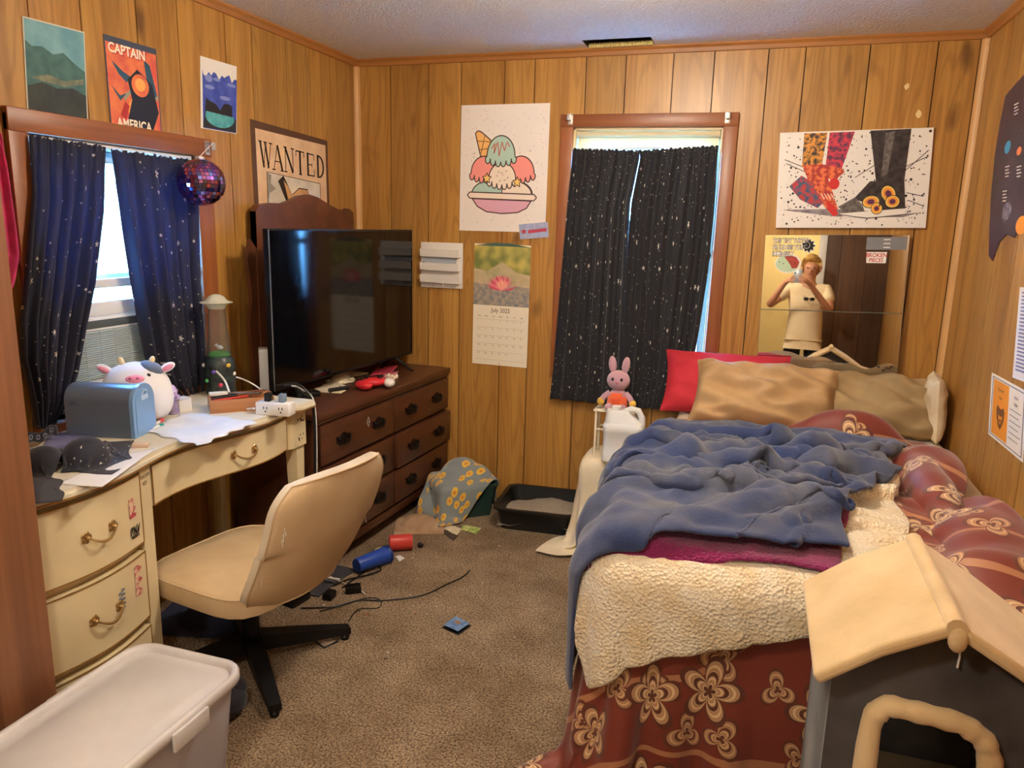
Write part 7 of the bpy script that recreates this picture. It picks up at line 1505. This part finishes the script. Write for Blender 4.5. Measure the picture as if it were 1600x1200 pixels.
def roof(pts, name, y0, y1, t=0.022):
    """soft slab over a polyline in xz"""
    g = G(); k = len(pts); up = []
    for i, (x, z) in enumerate(pts):
        a = pts[max(i-1, 0)]; b = pts[min(i+1, k-1)]; dx, dz_ = b[0]-a[0], b[1]-a[1]; l = math.hypot(dx, dz_); s_ = 1 if dx > 0 else -1; up.append((x-dz_/l*t*s_, z+dx/l*t*s_))
    vs = []
    for y in (y0, y1): vs += [L3(x, y, z) for x, z in pts]+[L3(x, y, z) for x, z in up]
    K2 = 2*k; fs = []
    for i in range(k-1): fs += [(i, i+1, K2+i+1, K2+i), (k+i, K2+k+i, K2+k+i+1, k+i+1), (i, k+i, k+i+1, i+1), (K2+i, K2+i+1, K2+k+i+1, K2+k+i)]
    fs += [(0, K2, K2+k, k), (k-1, 2*k-1, K2+2*k-1, K2+k-1)]
    g.add(vs, fs); o = g.obj(name, CPL, cat_, smooth=True); mod(o, 'BEVEL', width=0.008, segments=3); return o
roof([(HRX, HRG), (HRX-0.10, HRG-0.058), (0.160, 0.670)], 'roof_panel', HY0-0.05, HY1+0.022)
roof([(HRX, HRG), (HRX+0.10, HRG-0.058), (0.555, 0.672), (0.62, 0.655), (0.735, 0.648)], 'roof_panel', HY0-0.05, HY1+0.022)
g = G(); g.tube([L3(HRX, HY0-0.05, HRG+0.016), L3(HRX, HY1+0.02, HRG+0.016)], 0.016, 10); g.ball(L3(HRX+0.004, HY0-0.048, HRG-0.004), (0.015, 0.012, 0.022), 12); g.obj('ridge_roll', CPL, cat_)
g = G(); g.tube([L3(HRX+0.02, HY0-0.004, HRG-0.03), L3(HRX+0.022, HY0-0.006, HRG-0.055), L3(HRX+0.021, HY0-0.006, HRG-0.075)], 0.0018, 6); g.obj('toy_string', mat('white_string'), cat_)
# ================================================================ THE PERSON TAKING THE PICTURE (seen in the leaning mirror)
SKN = mat('skin', (206,150,118), 0.5, col2=(196,138,106), nscale=12); HAIR = mat('blond_hair', (206,164,92), 0.5, col2=(172,126,62), nscale=40); SHIRT = mat('cream_tee', (240,218,178), 0.8, col2=(230,206,164), nscale=5); JEAN = mat('dark_jeans', (44,54,72), 0.8, col2=(34,42,58), nscale=30)
ps = thing('person', 'person in cream T-shirt and dark jeans holding up a phone, seen in the mirror', 'person', (0.11, -0.40, 0)); po = Vector((0.11, -0.40, 0))
def skinned(name, joints, edges, m, root, sub=2, parent=ps):
    names = list(joints); me = bpy.data.meshes.new(name); me.from_pydata([Vector(joints[k][:3])-po for k in names], [(names.index(a), names.index(b)) for a, b in edges], [])
    o = bpy.data.objects.new(name, me); COL.objects.link(o); o.parent = parent; me.materials.append(m)
    md = o.modifiers.new('skin', 'SKIN'); md.use_smooth_shade = True; sv = me.skin_vertices[0].data if me.skin_vertices else None
    if sv is None: return o
    for i, k in enumerate(names):
        r = joints[k][3]; r2 = joints[k][4] if len(joints[k]) > 4 else r; sv[i].radius = (r, r2); sv[i].use_root = (k == root)
    mod(o, 'SUBSURF', levels=sub, render_levels=sub); return o
def mk(name, joints, edges, m, root, **k):
    o = skinned(name, joints, edges, m, root, **k)
    if not o.data.skin_vertices:
        # make the layer through a bmesh, then set the radii
        b = bmesh.new(); b.from_mesh(o.data); ly = b.verts.layers.skin.verify(); names = list(joints)
        b.verts.ensure_lookup_table()
        for i, q in enumerate(names):
            r = joints[q][3]; r2 = joints[q][4] if len(joints[q]) > 4 else r; b.verts[i][ly].radius = (r, r2); b.verts[i][ly].use_root = (q == root)
        b.to_mesh(o.data); b.free()
        if not any(mm.type == 'SUBSURF' for mm in o.modifiers): mod(o, 'SUBSURF', levels=k.get('sub', 2), render_levels=k.get('sub', 2))
    return o
X0, Y0 = 0.11, -0.40
J = {'pel': (X0, Y0, .90, .105, .08), 'sp': (X0, Y0, 1.05, .09, .07), 'ch': (X0, Y0+.01, 1.22, .11, .08), 'nk': (X0, Y0+.015, 1.335, .055), 'hd0': (X0+.005, Y0+.03, 1.41, .052), 'hd1': (X0+.008, Y0+.045, 1.475, .072, .082), 'hd2': (X0+.01, Y0+.035, 1.545, .062, .07),
     'shL': (X0-.16, Y0+.01, 1.29, .05), 'elL': (X0-.33, Y0+.14, 1.12, .038), 'wrL': (X0-.20, Y0+.30, 1.325, .024), 'pmL': (X0-.165, Y0+.345, 1.365, .026, .016),
     'shR': (X0+.16, Y0+.01, 1.29, .05), 'elR': (X0+.21, Y0+.17, 1.09, .038), 'wrR': (X0+.02, Y0+.31, 1.33, .024), 'pmR': (X0-.02, Y0+.35, 1.365, .026, .016),
     'hpL': (X0-.085, Y0, .86, .085), 'knL': (X0-.10, Y0+.02, .47, .058), 'anL': (X0-.10, Y0-.01, .09, .036), 'toL': (X0-.11, Y0+.13, .035, .03),
     'hpR': (X0+.085, Y0, .86, .085), 'knR': (X0+.10, Y0+.02, .47, .058), 'anR': (X0+.10, Y0-.01, .09, .036), 'toR': (X0+.11, Y0+.13, .035, .03)}
E_ = [('pel', 'sp'), ('sp', 'ch'), ('ch', 'nk'), ('nk', 'hd0'), ('hd0', 'hd1'), ('hd1', 'hd2')]
for s in 'LR':
    E_ += [('ch', 'sh'+s), ('sh'+s, 'el'+s), ('el'+s, 'wr'+s), ('wr'+s, 'pm'+s), ('pel', 'hp'+s), ('hp'+s, 'kn'+s), ('kn'+s, 'an'+s), ('an'+s, 'to'+s)]
    px_, py_, pz2 = J['pm'+s][:3]; sg = 1 if s == 'L' else -1
    for k in range(4):                                  # fingers wrap forward around the phone's edge
        zz = pz2+.030-.019*k; l = (.030, .034, .032, .024)[k]
        J['f%s%da' % (s, k)] = (px_+sg*.030, py_+.014, zz, .0085); J['f%s%db' % (s, k)] = (px_+sg*(.030+l), py_+.016, zz+.004, .0075); E_ += [('pm'+s, 'f%s%da' % (s, k)), ('f%s%da' % (s, k), 'f%s%db' % (s, k))]
    J['t%sa' % s] = (px_+sg*.016, py_-.022, pz2+.004, .010); J['t%sb' % s] = (px_+sg*.046, py_-.020, pz2+.018, .0085); E_ += [('pm'+s, 't%sa' % s), ('t%sa' % s, 't%sb' % s)]
mk('body', J, E_, SKN, 'pel')
T = {k: J[k] for k in ('pel', 'sp', 'ch', 'shL', 'shR')}; T['pel'] = (X0, Y0, .84, .17, .14); T['sp'] = (X0, Y0, 1.05, .155, .125); T['ch'] = (X0, Y0+.01, 1.22, .16, .122); T['shL'] = (X0-.165, Y0+.01, 1.29, .066); T['shR'] = (X0+.165, Y0+.01, 1.29, .066)
T['hem'] = (X0, Y0, .77, .168, .135)
for s in 'LR':
    a, b = Vector(J['sh'+s][:3]), Vector(J['el'+s][:3]); q = a.lerp(b, .62); T['sl'+s] = (q.x, q.y, q.z, .060)
mk('t_shirt', T, [('hem', 'pel'), ('pel', 'sp'), ('sp', 'ch'), ('ch', 'shL'), ('ch', 'shR'), ('shL', 'slL'), ('shR', 'slR')], SHIRT, 'pel')
Jn = {'pel': (X0, Y0, .82, .12, .09), 'hpL': (X0-.088, Y0, .74, .092), 'hpR': (X0+.088, Y0, .74, .092), 'knL': (X0-.10, Y0+.02, .47, .074), 'knR': (X0+.10, Y0+.02, .47, .074), 'anL': (X0-.10, Y0-.01, .07, .058), 'anR': (X0+.10, Y0-.01, .07, .058)}
mk('jeans', Jn, [('pel', 'hpL'), ('pel', 'hpR'), ('hpL', 'knL'), ('hpR', 'knR'), ('knL', 'anL'), ('knR', 'anR')], JEAN, 'pel')
hc = Vector((X0+.009, Y0+.030, 1.50))-po
g = G(); nn2 = 24; vs = []; fs = []
for i in range(13):
    ph_ = PI*0.5-PI*0.86*i/12
    for j in range(nn2):
        th_ = 2*PI*j/nn2; r = Vector((.092*math.cos(ph_)*math.cos(th_), .100*math.cos(ph_)*math.sin(th_)-.012, .105*math.sin(ph_)+.012)); r *= 1+.04*math.sin(9*th_+i)+.03*math.sin(5*th_)
        if math.sin(th_) > 0.45 and ph_ < 0.62: r = Vector((r.x, -0.02, r.z))         # open at the face
        vs.append(hc+r)
for i in range(12):
    for j in range(nn2): fs.append((i*nn2+j, i*nn2+(j+1) % nn2, (i+1)*nn2+(j+1) % nn2, (i+1)*nn2+j))
g.add(vs, fs); o = g.obj('hair', HAIR, ps, angle=180)
fy = Y0+.045+.080
for s in (-1, 1):
    G().ball(Vector((X0+.009+s*.030, fy-.006, 1.487))-po, (.011, .006, .006), 10).obj('eye', mat('eye_dark', (60,50,46), 0.3), ps)
    G().ball(Vector((X0+.009+s*.078, Y0+.035, 1.475))-po, (.010, .018, .026), 10).obj('ear', SKN, ps)
G().ball(Vector((X0+.009, fy+.006, 1.462))-po, (.012, .016, .020), 10).obj('nose', SKN, ps); G().ball(Vector((X0+.009, fy-.004, 1.432))-po, (.022, .007, .007), 10).obj('mouth', mat('lips', (176,96,90), 0.5), ps)
sg_ = thing('sunglasses', 'dark sunglasses hooked on the T-shirt collar, seen in the mirror', 'sunglasses', (X0+.02, Y0+.145, 1.20)); 
for s in (-1, 1): G().ball((s*.026, 0, 0), (.023, .006, .017), 12).obj('lens', mat('dark_lens', (20,18,18), 0.1), sg_)
G().tube([(-.006, 0, .006), (.006, 0, .006)], .003, 6).obj('bridge', BLK, sg_)
for s in (-1, 1): G().tube([(s*.046, 0, .006), (s*.05, -.03, .02), (s*.046, -.05, .03)], .0025, 6).obj('temple', BLK, sg_)
phn = thing('phone', 'pale grey phone held up by the person in the mirror', 'phone', (0.020, -0.040, 1.335)); G().b2((-.038, -.004, 0), (.038, .005, .125), .004).obj('case', mat('phone_grey', (176,184,196), 0.3, 0.4), phn)
G().b2((-.034, -.0045, .006), (.034, -.0038, .119)).obj('screen', mat('phone_screen', (30,34,44), 0.1), phn, smooth=False)
for k in range(2): G().lathe([(0, 0), (.008, 0), (.008, .002), (0, .002)], 14, Matrix.Translation((-.020, .005, .108-.02*k)) @ Euler((R(-90), 0, 0)).to_matrix().to_4x4()).obj('lens', BLK, phn)
